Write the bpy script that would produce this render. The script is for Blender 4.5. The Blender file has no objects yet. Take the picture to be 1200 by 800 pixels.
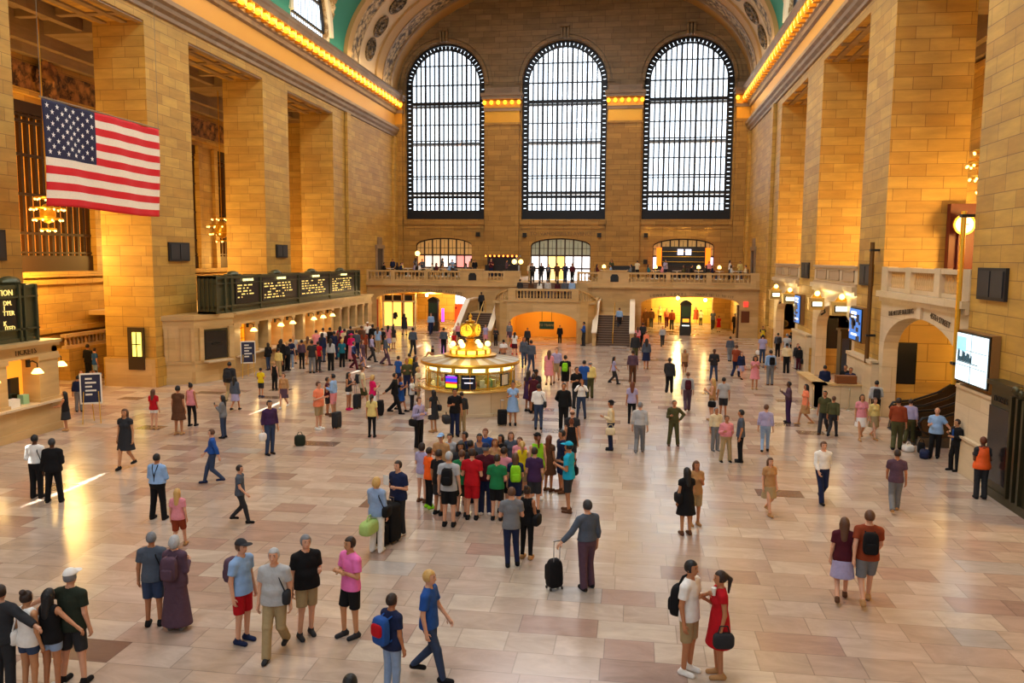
import bpy, bmesh, math, random
import numpy as np
from mathutils import Matrix, Vector, Euler
random.seed(7)
PI = math.pi
SC = bpy.context.scene
COL = SC.collection
XL, XR, YF, XC = -24.3, 10.8, 82.0, -6.75   # hall walls (m): left, right, far, middle

# ---------------------------------------------------------------- materials
def lin(h):
    if not isinstance(h, str): return tuple(h)
    r = [int(h[i:i+2], 16)/255 for i in (0, 2, 4)]
    return tuple((c/12.92 if c <= .04045 else ((c+.055)/1.055)**2.4) for c in r)
_M = {}
def bsdf(m): return m.node_tree.nodes['Principled BSDF']
def mat(name, col='808080', rough=.6, metal=0., emit=None, es=0., spec=.5, alpha=1., bump=0., bscale=20., coat=0.):
    if name in _M: return _M[name]
    m = bpy.data.materials.new(name); m.use_nodes = True; nt = m.node_tree; b = bsdf(m)
    c = lin(col)
    b.inputs['Base Color'].default_value = (*c, 1); b.inputs['Roughness'].default_value = rough
    b.inputs['Metallic'].default_value = metal; b.inputs['Specular IOR Level'].default_value = spec
    b.inputs['Coat Weight'].default_value = coat
    if emit is not None:
        b.inputs['Emission Color'].default_value = (*lin(emit), 1); b.inputs['Emission Strength'].default_value = es
    n = nt.nodes.new('ShaderNodeTexNoise'); n.inputs['Scale'].default_value = bscale; n.inputs['Detail'].default_value = 3
    tc = nt.nodes.new('ShaderNodeTexCoord'); nt.links.new(tc.outputs['Object'], n.inputs['Vector'])
    mp = nt.nodes.new('ShaderNodeMapRange'); mp.inputs['To Min'].default_value = .86; mp.inputs['To Max'].default_value = 1.14
    nt.links.new(n.outputs['Fac'], mp.inputs['Value'])
    vm = nt.nodes.new('ShaderNodeVectorMath'); vm.operation = 'SCALE'; vm.inputs[0].default_value = c
    nt.links.new(mp.outputs['Result'], vm.inputs['Scale']); nt.links.new(vm.outputs['Vector'], b.inputs['Base Color'])
    if bump:
        bp = nt.nodes.new('ShaderNodeBump'); bp.inputs['Strength'].default_value = bump; bp.inputs['Distance'].default_value = .05
        nt.links.new(n.outputs['Fac'], bp.inputs['Height']); nt.links.new(bp.outputs['Normal'], b.inputs['Normal'])
    _M[name] = m; return m

def wall_uv(nt):
    """(along the wall, height) in metres for any upright face; plan coordinates on level faces"""
    g = nt.nodes.new('ShaderNodeNewGeometry')
    s = nt.nodes.new('ShaderNodeSeparateXYZ'); nt.links.new(g.outputs['Position'], s.inputs[0])
    n = nt.nodes.new('ShaderNodeSeparateXYZ'); nt.links.new(g.outputs['True Normal'], n.inputs[0])
    def absgt(sock, t):
        a = nt.nodes.new('ShaderNodeMath'); a.operation = 'ABSOLUTE'; nt.links.new(sock, a.inputs[0])
        b = nt.nodes.new('ShaderNodeMath'); b.operation = 'GREATER_THAN'; nt.links.new(a.outputs[0], b.inputs[0]); b.inputs[1].default_value = t
        return b.outputs[0]
    def mix(f, a, b):
        m = nt.nodes.new('ShaderNodeMix'); m.data_type = 'FLOAT'; nt.links.new(f, m.inputs[0]); nt.links.new(a, m.inputs[2]); nt.links.new(b, m.inputs[3])
        return m.outputs[0]
    u = mix(absgt(n.outputs[0], .6), s.outputs[0], s.outputs[1])
    v = mix(absgt(n.outputs[2], .7), s.outputs[2], s.outputs[1])
    c = nt.nodes.new('ShaderNodeCombineXYZ'); nt.links.new(u, c.inputs[0]); nt.links.new(v, c.inputs[1])
    return c.outputs[0], g

def stone(name, c1, c2, c3, bw=1.75, rh=.62, mortar=.02, rough=.55, blocks=True, dirt=.25):
    if name in _M: return _M[name]
    m = bpy.data.materials.new(name); m.use_nodes = True; nt = m.node_tree; b = bsdf(m)
    uv, g = wall_uv(nt)
    b.inputs['Roughness'].default_value = rough
    br = nt.nodes.new('ShaderNodeTexBrick'); nt.links.new(uv, br.inputs['Vector'])
    br.inputs['Color1'].default_value = (*lin(c1), 1); br.inputs['Color2'].default_value = (*lin(c2), 1); br.inputs['Mortar'].default_value = (*lin(c3), 1)
    br.inputs['Scale'].default_value = 1; br.inputs['Mortar Size'].default_value = mortar if blocks else 0; br.inputs['Mortar Smooth'].default_value = .3
    br.inputs['Brick Width'].default_value = bw; br.inputs['Row Height'].default_value = rh; br.inputs['Bias'].default_value = 0.
    br.offset = .5; br.squash = .8; br.squash_frequency = 3
    n = nt.nodes.new('ShaderNodeTexNoise'); n.inputs['Scale'].default_value = .9; n.inputs['Detail'].default_value = 6; n.inputs['Roughness'].default_value = .65
    st = nt.nodes.new('ShaderNodeMapping'); st.inputs['Scale'].default_value = (.5, 2.4, 1); nt.links.new(uv, st.inputs['Vector']); nt.links.new(st.outputs[0], n.inputs['Vector'])
    mp = nt.nodes.new('ShaderNodeMapRange'); mp.inputs['From Min'].default_value = .3; mp.inputs['From Max'].default_value = .7
    mp.inputs['To Min'].default_value = 1-dirt; mp.inputs['To Max'].default_value = 1+dirt*.5
    nt.links.new(n.outputs['Fac'], mp.inputs['Value'])
    mu = nt.nodes.new('ShaderNodeVectorMath'); mu.operation = 'SCALE'; nt.links.new(br.outputs['Color'], mu.inputs[0]); nt.links.new(mp.outputs['Result'], mu.inputs['Scale'])
    nt.links.new(mu.outputs['Vector'], b.inputs['Base Color'])
    if blocks:
        bp = nt.nodes.new('ShaderNodeBump'); bp.inputs['Strength'].default_value = .35; bp.inputs['Distance'].default_value = .03; bp.invert = True
        nt.links.new(br.outputs['Fac'], bp.inputs['Height']); nt.links.new(bp.outputs['Normal'], b.inputs['Normal'])
    _M[name] = m; return m

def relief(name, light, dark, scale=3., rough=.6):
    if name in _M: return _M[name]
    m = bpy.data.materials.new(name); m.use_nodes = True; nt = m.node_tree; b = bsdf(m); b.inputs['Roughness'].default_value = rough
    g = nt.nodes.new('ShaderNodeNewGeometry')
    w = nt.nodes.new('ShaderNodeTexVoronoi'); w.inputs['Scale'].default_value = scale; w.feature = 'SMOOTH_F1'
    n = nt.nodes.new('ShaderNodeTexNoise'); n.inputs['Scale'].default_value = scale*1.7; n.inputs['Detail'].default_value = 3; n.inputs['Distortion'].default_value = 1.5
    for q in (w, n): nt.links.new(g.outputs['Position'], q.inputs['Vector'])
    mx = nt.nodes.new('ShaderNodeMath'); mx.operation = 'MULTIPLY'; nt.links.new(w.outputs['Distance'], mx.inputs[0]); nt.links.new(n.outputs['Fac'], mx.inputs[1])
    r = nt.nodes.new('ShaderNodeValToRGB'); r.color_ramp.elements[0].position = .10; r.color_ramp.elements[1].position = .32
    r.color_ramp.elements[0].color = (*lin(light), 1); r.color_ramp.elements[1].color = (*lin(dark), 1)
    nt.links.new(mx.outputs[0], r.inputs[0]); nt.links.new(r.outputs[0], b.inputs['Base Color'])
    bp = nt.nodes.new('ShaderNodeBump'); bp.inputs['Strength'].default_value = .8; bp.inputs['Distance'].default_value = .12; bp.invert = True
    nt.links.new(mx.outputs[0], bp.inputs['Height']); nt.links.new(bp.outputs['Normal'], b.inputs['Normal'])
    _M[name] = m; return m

def floor_mat():
    m = bpy.data.materials.new('marble slabs'); m.use_nodes = True; nt = m.node_tree; b = bsdf(m); L = nt.links.new
    g = nt.nodes.new('ShaderNodeNewGeometry'); s = nt.nodes.new('ShaderNodeSeparateXYZ'); L(g.outputs['Position'], s.inputs[0])
    def M(op, a, bb=None, c=None):
        n = nt.nodes.new('ShaderNodeMath'); n.operation = op
        for i, v in enumerate((a, bb, c)):
            if v is None: continue
            if isinstance(v, (int, float)): n.inputs[i].default_value = v
            else: L(v, n.inputs[i])
        return n.outputs[0]
    RH, BW = .74, 1.2
    v = M('DIVIDE', s.outputs[1], RH); row = M('FLOOR', v); fv = M('FRACT', v)
    wn = nt.nodes.new('ShaderNodeTexWhiteNoise'); wn.noise_dimensions = '1D'; L(row, wn.inputs['W'])
    bw = M('MULTIPLY_ADD', wn.outputs['Value'], .7, BW-.35)
    u = M('ADD', M('DIVIDE', s.outputs[0], bw), M('MULTIPLY', wn.outputs['Value'], 17.3)); col = M('FLOOR', u); fu = M('FRACT', u)
    cb = nt.nodes.new('ShaderNodeCombineXYZ'); L(col, cb.inputs[0]); L(row, cb.inputs[1])
    w2 = nt.nodes.new('ShaderNodeTexWhiteNoise'); w2.noise_dimensions = '2D'; L(cb.outputs[0], w2.inputs['Vector'])
    r = nt.nodes.new('ShaderNodeValToRGB'); cr = r.color_ramp; cr.interpolation = 'CONSTANT'
    cols = [(0, 'bba797'), (.22, 'b19c8b'), (.4, 'c1b09f'), (.56, 'b0998a'), (.68, 'b8a493'), (.8, 'a88c7e'), (.87, 'beab9b'), (.935, '9c8174'), (.96, 'aea49c'), (.985, '745b50')]
    cr.elements[0].position = 0; cr.elements[0].color = (*lin(cols[0][1]), 1); cr.elements[1].position = cols[1][0]; cr.elements[1].color = (*lin(cols[1][1]), 1)
    for p, c in cols[2:]: e = cr.elements.new(p); e.color = (*lin(c), 1)
    L(w2.outputs['Value'], r.inputs[0])
    off = nt.nodes.new('ShaderNodeVectorMath'); off.operation = 'SCALE'; L(w2.outputs['Color'], off.inputs[0]); off.inputs['Scale'].default_value = 30
    ad = nt.nodes.new('ShaderNodeVectorMath'); ad.operation = 'ADD'; L(g.outputs['Position'], ad.inputs[0]); L(off.outputs[0], ad.inputs[1])
    mp = nt.nodes.new('ShaderNodeMapping'); mp.inputs['Scale'].default_value = (.7, 1.9, 1); mp.inputs['Rotation'].default_value = (0, 0, .25); L(ad.outputs[0], mp.inputs['Vector'])
    n = nt.nodes.new('ShaderNodeTexNoise'); n.inputs['Scale'].default_value = 1.1; n.inputs['Detail'].default_value = 8; n.inputs['Roughness'].default_value = .7; n.inputs['Distortion'].default_value = 1.2
    L(mp.outputs[0], n.inputs['Vector'])
    vr = nt.nodes.new('ShaderNodeMapRange'); vr.inputs['From Min'].default_value = .3; vr.inputs['From Max'].default_value = .7; vr.inputs['To Min'].default_value = .78; vr.inputs['To Max'].default_value = 1.14; L(n.outputs['Fac'], vr.inputs['Value'])
    jy = M('MINIMUM', M('MULTIPLY', fv, RH), M('MULTIPLY', M('SUBTRACT', 1., fv), RH)); jx = M('MINIMUM', M('MULTIPLY', fu, bw), M('MULTIPLY', M('SUBTRACT', 1., fu), bw))
    jj = M('GREATER_THAN', M('MINIMUM', jx, jy), .010)
    jd = M('MULTIPLY_ADD', jj, .3, .7)
    sc = nt.nodes.new('ShaderNodeVectorMath'); sc.operation = 'SCALE'; L(r.outputs[0], sc.inputs[0]); L(M('MULTIPLY', vr.outputs[0], jd), sc.inputs['Scale'])
    L(sc.outputs[0], b.inputs['Base Color'])
    rr = nt.nodes.new('ShaderNodeMapRange'); rr.inputs['To Min'].default_value = .12; rr.inputs['To Max'].default_value = .30; L(n.outputs['Fac'], rr.inputs['Value'])
    L(rr.outputs[0], b.inputs['Roughness']); b.inputs['Specular IOR Level'].default_value = .7
    return m

def glass_mat(name, tint=(1, 1, 1), gloss=.07, rough=.03):
    if name in _M: return _M[name]
    m = bpy.data.materials.new(name); m.use_nodes = True; nt = m.node_tree; nt.nodes.clear()
    o = nt.nodes.new('ShaderNodeOutputMaterial'); t = nt.nodes.new('ShaderNodeBsdfTransparent'); t.inputs[0].default_value = (*tint, 1)
    g = nt.nodes.new('ShaderNodeBsdfGlossy'); g.inputs['Roughness'].default_value = rough
    x = nt.nodes.new('ShaderNodeMixShader'); x.inputs[0].default_value = gloss
    nt.links.new(t.outputs[0], x.inputs[1]); nt.links.new(g.outputs[0], x.inputs[2]); nt.links.new(x.outputs[0], o.inputs[0])
    _M[name] = m; return m

def glow(name, col, s):
    if name in _M: return _M[name]
    m = bpy.data.materials.new(name); m.use_nodes = True; b = bsdf(m); c = (*lin(col), 1)
    b.inputs['Base Color'].default_value = c; b.inputs['Emission Color'].default_value = c; b.inputs['Emission Strength'].default_value = s
    _M[name] = m; return m

STONE = stone('buff limestone blocks', 'cda24a', 'b98b39', '8c662c', bw=1.45, rh=.52, mortar=.014)
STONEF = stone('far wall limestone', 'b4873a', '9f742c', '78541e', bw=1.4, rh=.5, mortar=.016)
STONEP = stone('smooth buff marble', 'cfae78', 'c09c62', 'a88658', blocks=False, dirt=.18, rough=.4)
STONEQ = stone('pale marble', 'ddc9a8', 'd2bb94', 'b89a70', bw=1.6, rh=1.1, mortar=.01, dirt=.15, rough=.35)
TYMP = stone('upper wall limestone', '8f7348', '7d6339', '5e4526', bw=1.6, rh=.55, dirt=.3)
MOULD = stone('moulded stone', '9d8467', '8d7355', '6e5438', blocks=False, dirt=.25)
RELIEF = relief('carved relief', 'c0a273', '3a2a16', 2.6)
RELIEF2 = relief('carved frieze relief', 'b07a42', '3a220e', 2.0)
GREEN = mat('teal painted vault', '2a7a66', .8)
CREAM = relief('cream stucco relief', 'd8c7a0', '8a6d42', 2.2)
IRON = mat('dark window iron', '10141b', .5, .3)
BRONZE = mat('weathered bronze', '4b4630', .4, .7)
BRONZED = mat('dark bronze', '2a261c', .45, .6)
GOLD = mat('polished brass', 'e2ae38', .3, .75)
BLACK = mat('black panel', '0c0c0e', .45)
WHITE = mat('white paint', 'e6e2d8', .5)
GLASS = glass_mat('clear window glass')
DKGLASS = mat('dark glass', '1a1712', .12, 0, spec=.7)
BULB = glow('lit amber bulb', 'ffa826', 3.2)
BULBW = glow('lit warm globe', 'ffd070', 5.)
AMBER = glow('amber lit glass', 'ff9a2a', .95)

# ---------------------------------------------------------------- meshes
class MB:
    def __init__(s): s.v = []; s.f = []; s.m = []; s.k = 0; s.T = None
    def mi(s, k): s.k = k; return s
    def add(s, vs, fs):
        o = len(s.v)
        if s.T: vs = [s.T(*p) for p in vs]
        s.v += [tuple(p) for p in vs]; s.f += [tuple(i+o for i in f) for f in fs]; s.m += [s.k]*len(fs); return s
    def box(s, x0, x1, y0, y1, z0, z1):
        if x0 > x1: x0, x1 = x1, x0
        if y0 > y1: y0, y1 = y1, y0
        if z0 > z1: z0, z1 = z1, z0
        return s.add([(x, y, z) for x in (x0, x1) for y in (y0, y1) for z in (z0, z1)],
                     [(0, 1, 3, 2), (4, 6, 7, 5), (0, 4, 5, 1), (2, 3, 7, 6), (0, 2, 6, 4), (1, 5, 7, 3)])
    def prism(s, pts, ax, a0, a1):
        """pts: outline in the two other axes (in xyz order)"""
        n = len(pts)
        def P(a, p): q = list(p); q.insert(ax, a); return tuple(q)
        vs = [P(a0, p) for p in pts]+[P(a1, p) for p in pts]
        return s.add(vs, [tuple(range(n-1, -1, -1)), tuple(range(n, 2*n))]+[(i, (i+1) % n, n+(i+1) % n, n+i) for i in range(n)])
    def lathe(s, prof, cx=0, cy=0, n=16, cz=0):
        vs = []; fs = []
        for r, z in prof:
            for i in range(n): a = 2*PI*i/n; vs.append((cx+r*math.cos(a), cy+r*math.sin(a), cz+z))
        for j in range(len(prof)-1):
            for i in range(n): fs.append((j*n+i, j*n+(i+1) % n, (j+1)*n+(i+1) % n, (j+1)*n+i))
        fs.append(tuple(range(n-1, -1, -1))); fs.append(tuple((len(prof)-1)*n+i for i in range(n)))
        return s.add(vs, fs)
    def ball(s, c, r, n=10, m=6, sc=(1, 1, 1)):
        vs = [(c[0], c[1], c[2]-r*sc[2])]
        for j in range(1, m):
            t = PI*j/m
            for i in range(n): a = 2*PI*i/n; vs.append((c[0]+r*sc[0]*math.sin(t)*math.cos(a), c[1]+r*sc[1]*math.sin(t)*math.sin(a), c[2]-r*sc[2]*math.cos(t)))
        vs.append((c[0], c[1], c[2]+r*sc[2])); fs = []
        for i in range(n): fs.append((0, 1+(i+1) % n, 1+i)); fs.append((len(vs)-1, 1+(m-2)*n+i, 1+(m-2)*n+(i+1) % n))
        for j in range(m-2):
            for i in range(n): fs.append((1+j*n+i, 1+j*n+(i+1) % n, 1+(j+1)*n+(i+1) % n, 1+(j+1)*n+i))
        return s.add(vs, fs)
    def tube(s, pts, r, n=6, closed=False):
        P = [Vector(p) for p in pts]; rs = r if isinstance(r, (list, tuple)) else [r]*len(P); vs = []; up = None
        for i, p in enumerate(P):
            a = P[i-1] if (i > 0 or closed) else p; b = P[(i+1) % len(P)] if (i < len(P)-1 or closed) else p
            d = (b-a).normalized()
            if up is None: up = Vector((0, 0, 1)) if abs(d.z) < .9 else Vector((1, 0, 0))
            x = d.cross(up).normalized(); y = x.cross(d).normalized(); up = y
            for k in range(n): t = 2*PI*k/n; vs.append(tuple(p+(x*math.cos(t)+y*math.sin(t))*rs[i]))
        fs = []; L = len(P)
        for i in range(L if closed else L-1):
            for k in range(n): j = (i+1) % L; fs.append((i*n+k, i*n+(k+1) % n, j*n+(k+1) % n, j*n+k))
        if not closed: fs += [tuple(range(n-1, -1, -1)), tuple((L-1)*n+k for k in range(n))]
        return s.add(vs, fs)
    def quad(s, a, b, c, d): return s.add([a, b, c, d], [(0, 1, 2, 3)])
    def arch(s, u0, u1, a0, a1, zb, zs, zc, zt, w0, w1, n=14):
        """wall panel u0..u1 x zb..zt, thickness w0..w1, with an arched opening a0..a1 (u, w, z through s.T)"""
        if a0 > u0: s.box(u0, a0, w0, w1, zb, zt)
        if u1 > a1: s.box(a1, u1, w0, w1, zb, zt)
        c = (a0+a1)/2; R = (a1-a0)/2; pts = []
        for i in range(n+1): t = PI*(1-i/n); pts.append((c+R*math.cos(t), zs+(zc-zs)*math.sin(t)))
        for i in range(n):
            (ua, za), (ub, zbb) = pts[i], pts[i+1]
            s.add([(ua, w0, za), (ub, w0, zbb), (ub, w0, zt), (ua, w0, zt), (ua, w1, za), (ub, w1, zbb), (ub, w1, zt), (ua, w1, zt)],
                  [(0, 1, 2, 3), (5, 4, 7, 6), (0, 4, 5, 1), (3, 2, 6, 7)])
        return s
    def build(s, name, mats, parent=None, smooth=False, loc=None, kind=None, shade=40):
        me = bpy.data.meshes.new(name); me.from_pydata(s.v, [], s.f)
        if not isinstance(mats, (list, tuple)): mats = [mats]
        for m in mats: me.materials.append(m)
        if len(mats) > 1: me.polygons.foreach_set('material_index', s.m)
        bm = bmesh.new(); bm.from_mesh(me); bmesh.ops.recalc_face_normals(bm, faces=bm.faces); bm.to_mesh(me); bm.free()
        if smooth:
            me.polygons.foreach_set('use_smooth', [True]*len(me.polygons)); me.set_sharp_from_angle(angle=math.radians(shade))
        me.update(); return link(name, me, parent, loc, kind)
def link(name, data, parent=None, loc=None, kind=None):
    o = bpy.data.objects.new(name, data); COL.objects.link(o)
    if parent: o.parent = parent
    if loc: o.location = loc
    if kind: o['kind'] = kind
    return o
def tag(o, label, cat, group=None, kind=None):
    o['label'] = label; o['category'] = cat
    if group: o['group'] = group
    if kind: o['kind'] = kind
    return o
def empty(name, loc=(0, 0, 0), rz=0, label=None, cat=None, group=None):
    o = link(name, None); o.location = loc; o.rotation_euler = (0, 0, rz); o.empty_display_size = .2
    if label: tag(o, label, cat, group)
    return o
def struct(mb, name, mats, parent=None, **k):
    return mb.build(name, mats, parent, kind='structure' if parent is None else None, **k)
def copyt(o, loc=None, parent=None, rz=None, label=None, group=None):
    c = o.copy(); COL.objects.link(c)
    if parent: c.parent = parent
    if loc is not None: c.location = loc
    if rz is not None: c.rotation_euler = (0, 0, rz)
    if label: c['label'] = label
    if group: c['group'] = group
    for ch in list(o.children): copyt(ch, parent=c)
    return c
def text(name, body, size, loc, rot, m, parent=None, ext=.01, align='CENTER', sx=1.):
    cu = bpy.data.curves.new(name, 'FONT'); cu.body = body; cu.size = size; cu.extrude = ext; cu.align_x = align; cu.align_y = 'CENTER'
    cu.materials.append(m); cu.resolution_u = 2
    o = link(name, cu, parent, loc); o.rotation_euler = rot; o.scale = (sx, 1, 1); return o
def area(name, loc, rot, sx, sy, e, col, spread=PI):
    l = bpy.data.lights.new(name, 'AREA'); l.shape = 'RECTANGLE'; l.size = sx; l.size_y = sy; l.energy = e; l.color = col; l.spread = spread
    o = link(name, l); o.location = loc; o.rotation_euler = rot; return o
def point(name, loc, e, col, r=.25):
    l = bpy.data.lights.new(name, 'POINT'); l.energy = e; l.color = col; l.shadow_soft_size = r
    o = link(name, l); o.location = loc; return o
TL = lambda u, w, z: (XL-w, u, z)       # left wall: u along the hall, w into the wall
TR = lambda u, w, z: (XR+w, u, z)
TF = lambda u, w, z: (u, YF+w, z)

# ---------------------------------------------------------------- camera
def camera():
    f = 950.; H = 6.8
    y = Vector((742-600, 303-400, f)).normalized(); h = Vector((1, .007, 0)); up = y.cross(h).normalized()
    if up.y > 0: up = -up
    x = y.cross(up)
    if x.x < 0: x = -x
    # rows of W: camera right, camera down, camera forward expressed in world axes
    right = Vector((x[0], y[0], up[0])); down = Vector((x[1], y[1], up[1])); fwd = Vector((x[2], y[2], up[2]))
    R = Matrix((right, -down, -fwd)).transposed()
    cd = bpy.data.cameras.new('camera'); cd.sensor_width = 36; cd.lens = f/1200*36; cd.clip_end = 400; cd.clip_start = .1
    o = link('camera', cd); o.matrix_world = Matrix.Translation((0, 0, H)) @ R.to_4x4(); SC.camera = o
camera()

# ---------------------------------------------------------------- the shell
FLOOR = floor_mat()
fl = struct(MB().add([(-42, -11, 0), (26, -11, 0), (26, 110, 0), (-42, 110, 0), (-42, -11, -.3), (26, -11, -.3), (26, 110, -.3), (-42, 110, -.3)],
       [(0, 1, 2, 3), (7, 6, 5, 4), (0, 4, 5, 1), (1, 5, 6, 2), (2, 6, 7, 3), (3, 7, 4, 0)]), 'floor', FLOOR)

PL = [(-14.5, -10.4), (-.5, 3.5), (12.5, 16.5), (25.5, 29.5), (38.5, 42.6), (51.6, 55.5), (64.2, 67.0)]
PR = [(-14.5, -10.4), (-1.5, 2.5), (11.5, 15.5), (24.0, 28.1), (37.5, 41.5), (51.0, 55.4), (64.6, 67.0)]
def side_wall(side):
    T, P, dep = (TL, PL, 2.8) if side == 'left' else (TR, PR, 3.2)
    mb = MB(); mb.T = T
    for i, (a, b) in enumerate(P):
        if b < 0: continue
        mb.box(a, b, 0, dep, 0, 18.4)
        mb.box(a-.12, b+.12, -.12, dep+.1, 0, 1.5)
    mb.box(67, 82.2, 0, 1.2, 0, 18.4)                     # solid end bay
    mb.box(67.0, 67.9, -.25, 0, 0, 18.9); mb.box(80.6, 82, -.25, 0, 4.6, 18.9)
    mb.box(-11, 82.2, 0, dep, 18.4, 23.0)                    # lintel wall over the openings
    w = struct(mb, 'wall_'+side, STONE)
    # passage behind the piers: ceiling beams and outer wall
    mb = MB(); mb.T = T
    back = 6.7 if side == 'left' else 6.4
    mb.box(-11, 70, dep, back+1, 18.7, 19.2)
    for i, (a, b) in enumerate(P):
        mb.box(a+.4, b-.4, dep, back, 18.0, 18.7)
    for k in range(7):
        y0 = [-10, 3.5, 16.5, 29.5, 42.6, 55.5, 67][k]
        for q in (1.4, 4.4, 7.4): mb.box(y0+q, y0+q+.4, .07, back, 18.32, 18.7)
    for q in (.06, .9, 2.0): mb.box(-11, 67, q+(dep-2.8), q+.35+(dep-2.8), 18.3 if q else 18.35, 18.7)
    mb.box(-11, 67, 3.6, 4.0, 18.1, 18.7); mb.box(-11, 67, back-.9, back, 17.4, 18.7); mb.box(-11, 67, back-.5, back, 16.9, 17.4)
    struct(mb, 'ceiling_passage_'+side, MOULD)
    return w
side_wall('left'); side_wall('right')

# outer wall of the left passage, with bronze grille windows and a carved frieze
mb = MB(); mb.T = TL
GW = [(31.0, 43.2), (45.8, 54.8), (57.5, 66)]
prev = -11
for a, b in GW:
    mb.box(prev, a, 6.7, 7.4, 0, 19); mb.box(a, b, 6.7, 7.4, 0, 5.9); mb.box(a, b, 6.7, 7.4, 14.6, 19); prev = b
mb.box(prev, 70, 6.7, 7.4, 0, 19)
for z, d in ((5.6, .35), (5.2, .2), (2.6, .3), (2.2, .15), (14.9, .3), (12.9, .0)):
    if d: mb.box(-11, 66.9, 6.7-d, 6.7, z, z+.28)
for a, b in GW:
    mb.box(a-.5, a, 6.45, 6.7, 5.9, 14.6); mb.box(b, b+.5, 6.45, 6.7, 5.9, 14.6)
struct(mb, 'wall_passage_left', STONE)
mb = MB(); mb.T = TL
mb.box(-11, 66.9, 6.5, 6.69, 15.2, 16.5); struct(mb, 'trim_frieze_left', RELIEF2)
mb = MB(); mb.T = TL
for a, b in GW:
    c = (a+b)/2 if a > 40 else 39.8
    for rr, ww in ((.95, .3), (.6, .45), (.3, .6)):
        mb.add([(c+rr*math.cos(t*PI/8), 6.5-ww*.5, 15.85+1.15*rr*math.sin(t*PI/8)) for t in range(16)]+[(c, 6.5-ww*.8, 15.85)], [(t, (t+1) % 16, 16) for t in range(16)])
struct(mb, 'trim_frieze_medallion', RELIEF2)
for i, (a, b) in enumerate(GW):
    mb = MB(); mb.T = TL
    n = int((b-a)/.5)
    for k in range(n+1):
        u = a+(b-a)*k/n; mb.box(u-.1, u+.1, 6.8, 7.0, 6.6, 14.6)
    for z in (7.9, 9.9, 11.9, 13.6): mb.box(a, b, 6.76, 6.98, z-.07, z+.07)
    for z in (6.9, 13.9): mb.box(a, b, 6.74, 7.0, z-.05, z+.05)
    mb.box(a, b, 6.7, 7.05, 5.9, 6.75); mb.box(a, b, 6.7, 7.05, 14.0, 14.6)
    g = struct(mb, 'window_%d' % (i+11), mat('bronze grille', '3b2510', .5, .4))
    gb = MB(); gb.T = TL; gb.box(a, b, 7.2, 7.3, 6.6, 14.2); gb.build('glass', AMBER, g)

for side, T_, bk in (('left', TL, 6.7), ('right', TR, 6.4)):
    q = MB(); q.T = T_; q.box(66.9, 67.3, 0, bk+.6, 0, 19.2); q.box(-10.6, -10.2, 0, bk+.6, 0, 19.2); struct(q, 'wall_passage_end_'+side, STONE)
# right passage outer wall
mb = MB(); mb.T = TR
mb.box(-11, 70, 6.4, 7.0, 0, 19)
for z in (5.6, 12.0, 16.4): mb.box(-11, 66.9, 6.1, 6.4, z, z+.3)
struct(mb, 'wall_passage_right', STONE)

# ---------------------------------------------------------------- far wall with three arched windows
WIN = [(-23.3, -15.1), (-11.3, -2.86), (.72, 9.3)]
DOOR = [(-22.25, -16.35), (-10.28, -4.25), (1.9, 7.85)]
BAY = [(-24.3, -13.2), (-13.2, -1.08), (-1.08, 10.8)]
UP = MB(); UP.T = TF
mb = MB(); mb.T = TF
for (w0, w1), (d0, d1), (b0, b1) in zip(WIN, DOOR, BAY):
    mb.arch(b0, b1, d0, d1, 0, 8.05, 8.8, 9.7, 0, .6, 12)
    mb.box(b0, b1, 0, .6, 9.7, 10.67)
    mb.box(b0, w0, 0, 1, 10.67, 23.3); mb.box(w1, b1, 0, 1, 10.67, 23.3); UP.arch(b0, b1, w0, w1, 23.3, 24.0, 28.2, 28.9, 0, 1.0, 22)
    mb.box(w0-.1, w1+.1, -.22, .05, 10.15, 10.67); mb.box(w0, w1, -.1, .0, 9.75, 10.15)
    # raised archivolt around the window head
    c = (w0+w1)/2
    for R, dd in ((4.95, .12), (4.55, .22)):
        n = 24; ins = R-.32; pts = [(c+q*R*math.cos(PI*i/n), z0) for i, q, z0 in []]
        for i in range(n):
            a, b2 = PI*i/n, PI*(i+1)/n
            V = []
            for (rr, aa) in ((ins, a), (R, a), (R, b2), (ins, b2)):
                V.append((c+rr*math.cos(aa), -dd, 24+rr*math.sin(aa)))
            V += [(x, 0, z) for x, _, z in V]
            UP.add(V, [(0, 1, 2, 3), (1, 5, 6, 2), (0, 3, 7, 4)])
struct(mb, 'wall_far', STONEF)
mb = MB(); mb.T = TF
n = 40; a, bb = 17.55, 10.6
for i in range(n):                        # tympanum above the windows, up to the vault
    t0, t1 = PI*i/n, PI*(i+1)/n
    x0, x1 = XC-a*math.cos(t0), XC-a*math.cos(t1); z0, z1 = 23.4+bb*math.sin(t0)+.3, 23.4+bb*math.sin(t1)+.3
    if max(z0, z1) > 28.9: mb.add([(x0, 0, 28.9), (x1, 0, 28.9), (x1, 0, max(z1, 28.9)), (x0, 0, max(z0, 28.9)), (x0, 1, 28.9), (x1, 1, 28.9), (x1, 1, max(z1, 28.9)), (x0, 1, max(z0, 28.9))], [(0, 1, 2, 3), (4, 7, 6, 5)])
mb.v, n_ = UP.v+mb.v, len(UP.v); mb.f = UP.f+[tuple(i+n_ for i in f) for f in mb.f]; mb.m = UP.m+mb.m
struct(mb, 'wall_far_tympanum', TYMP)
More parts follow.
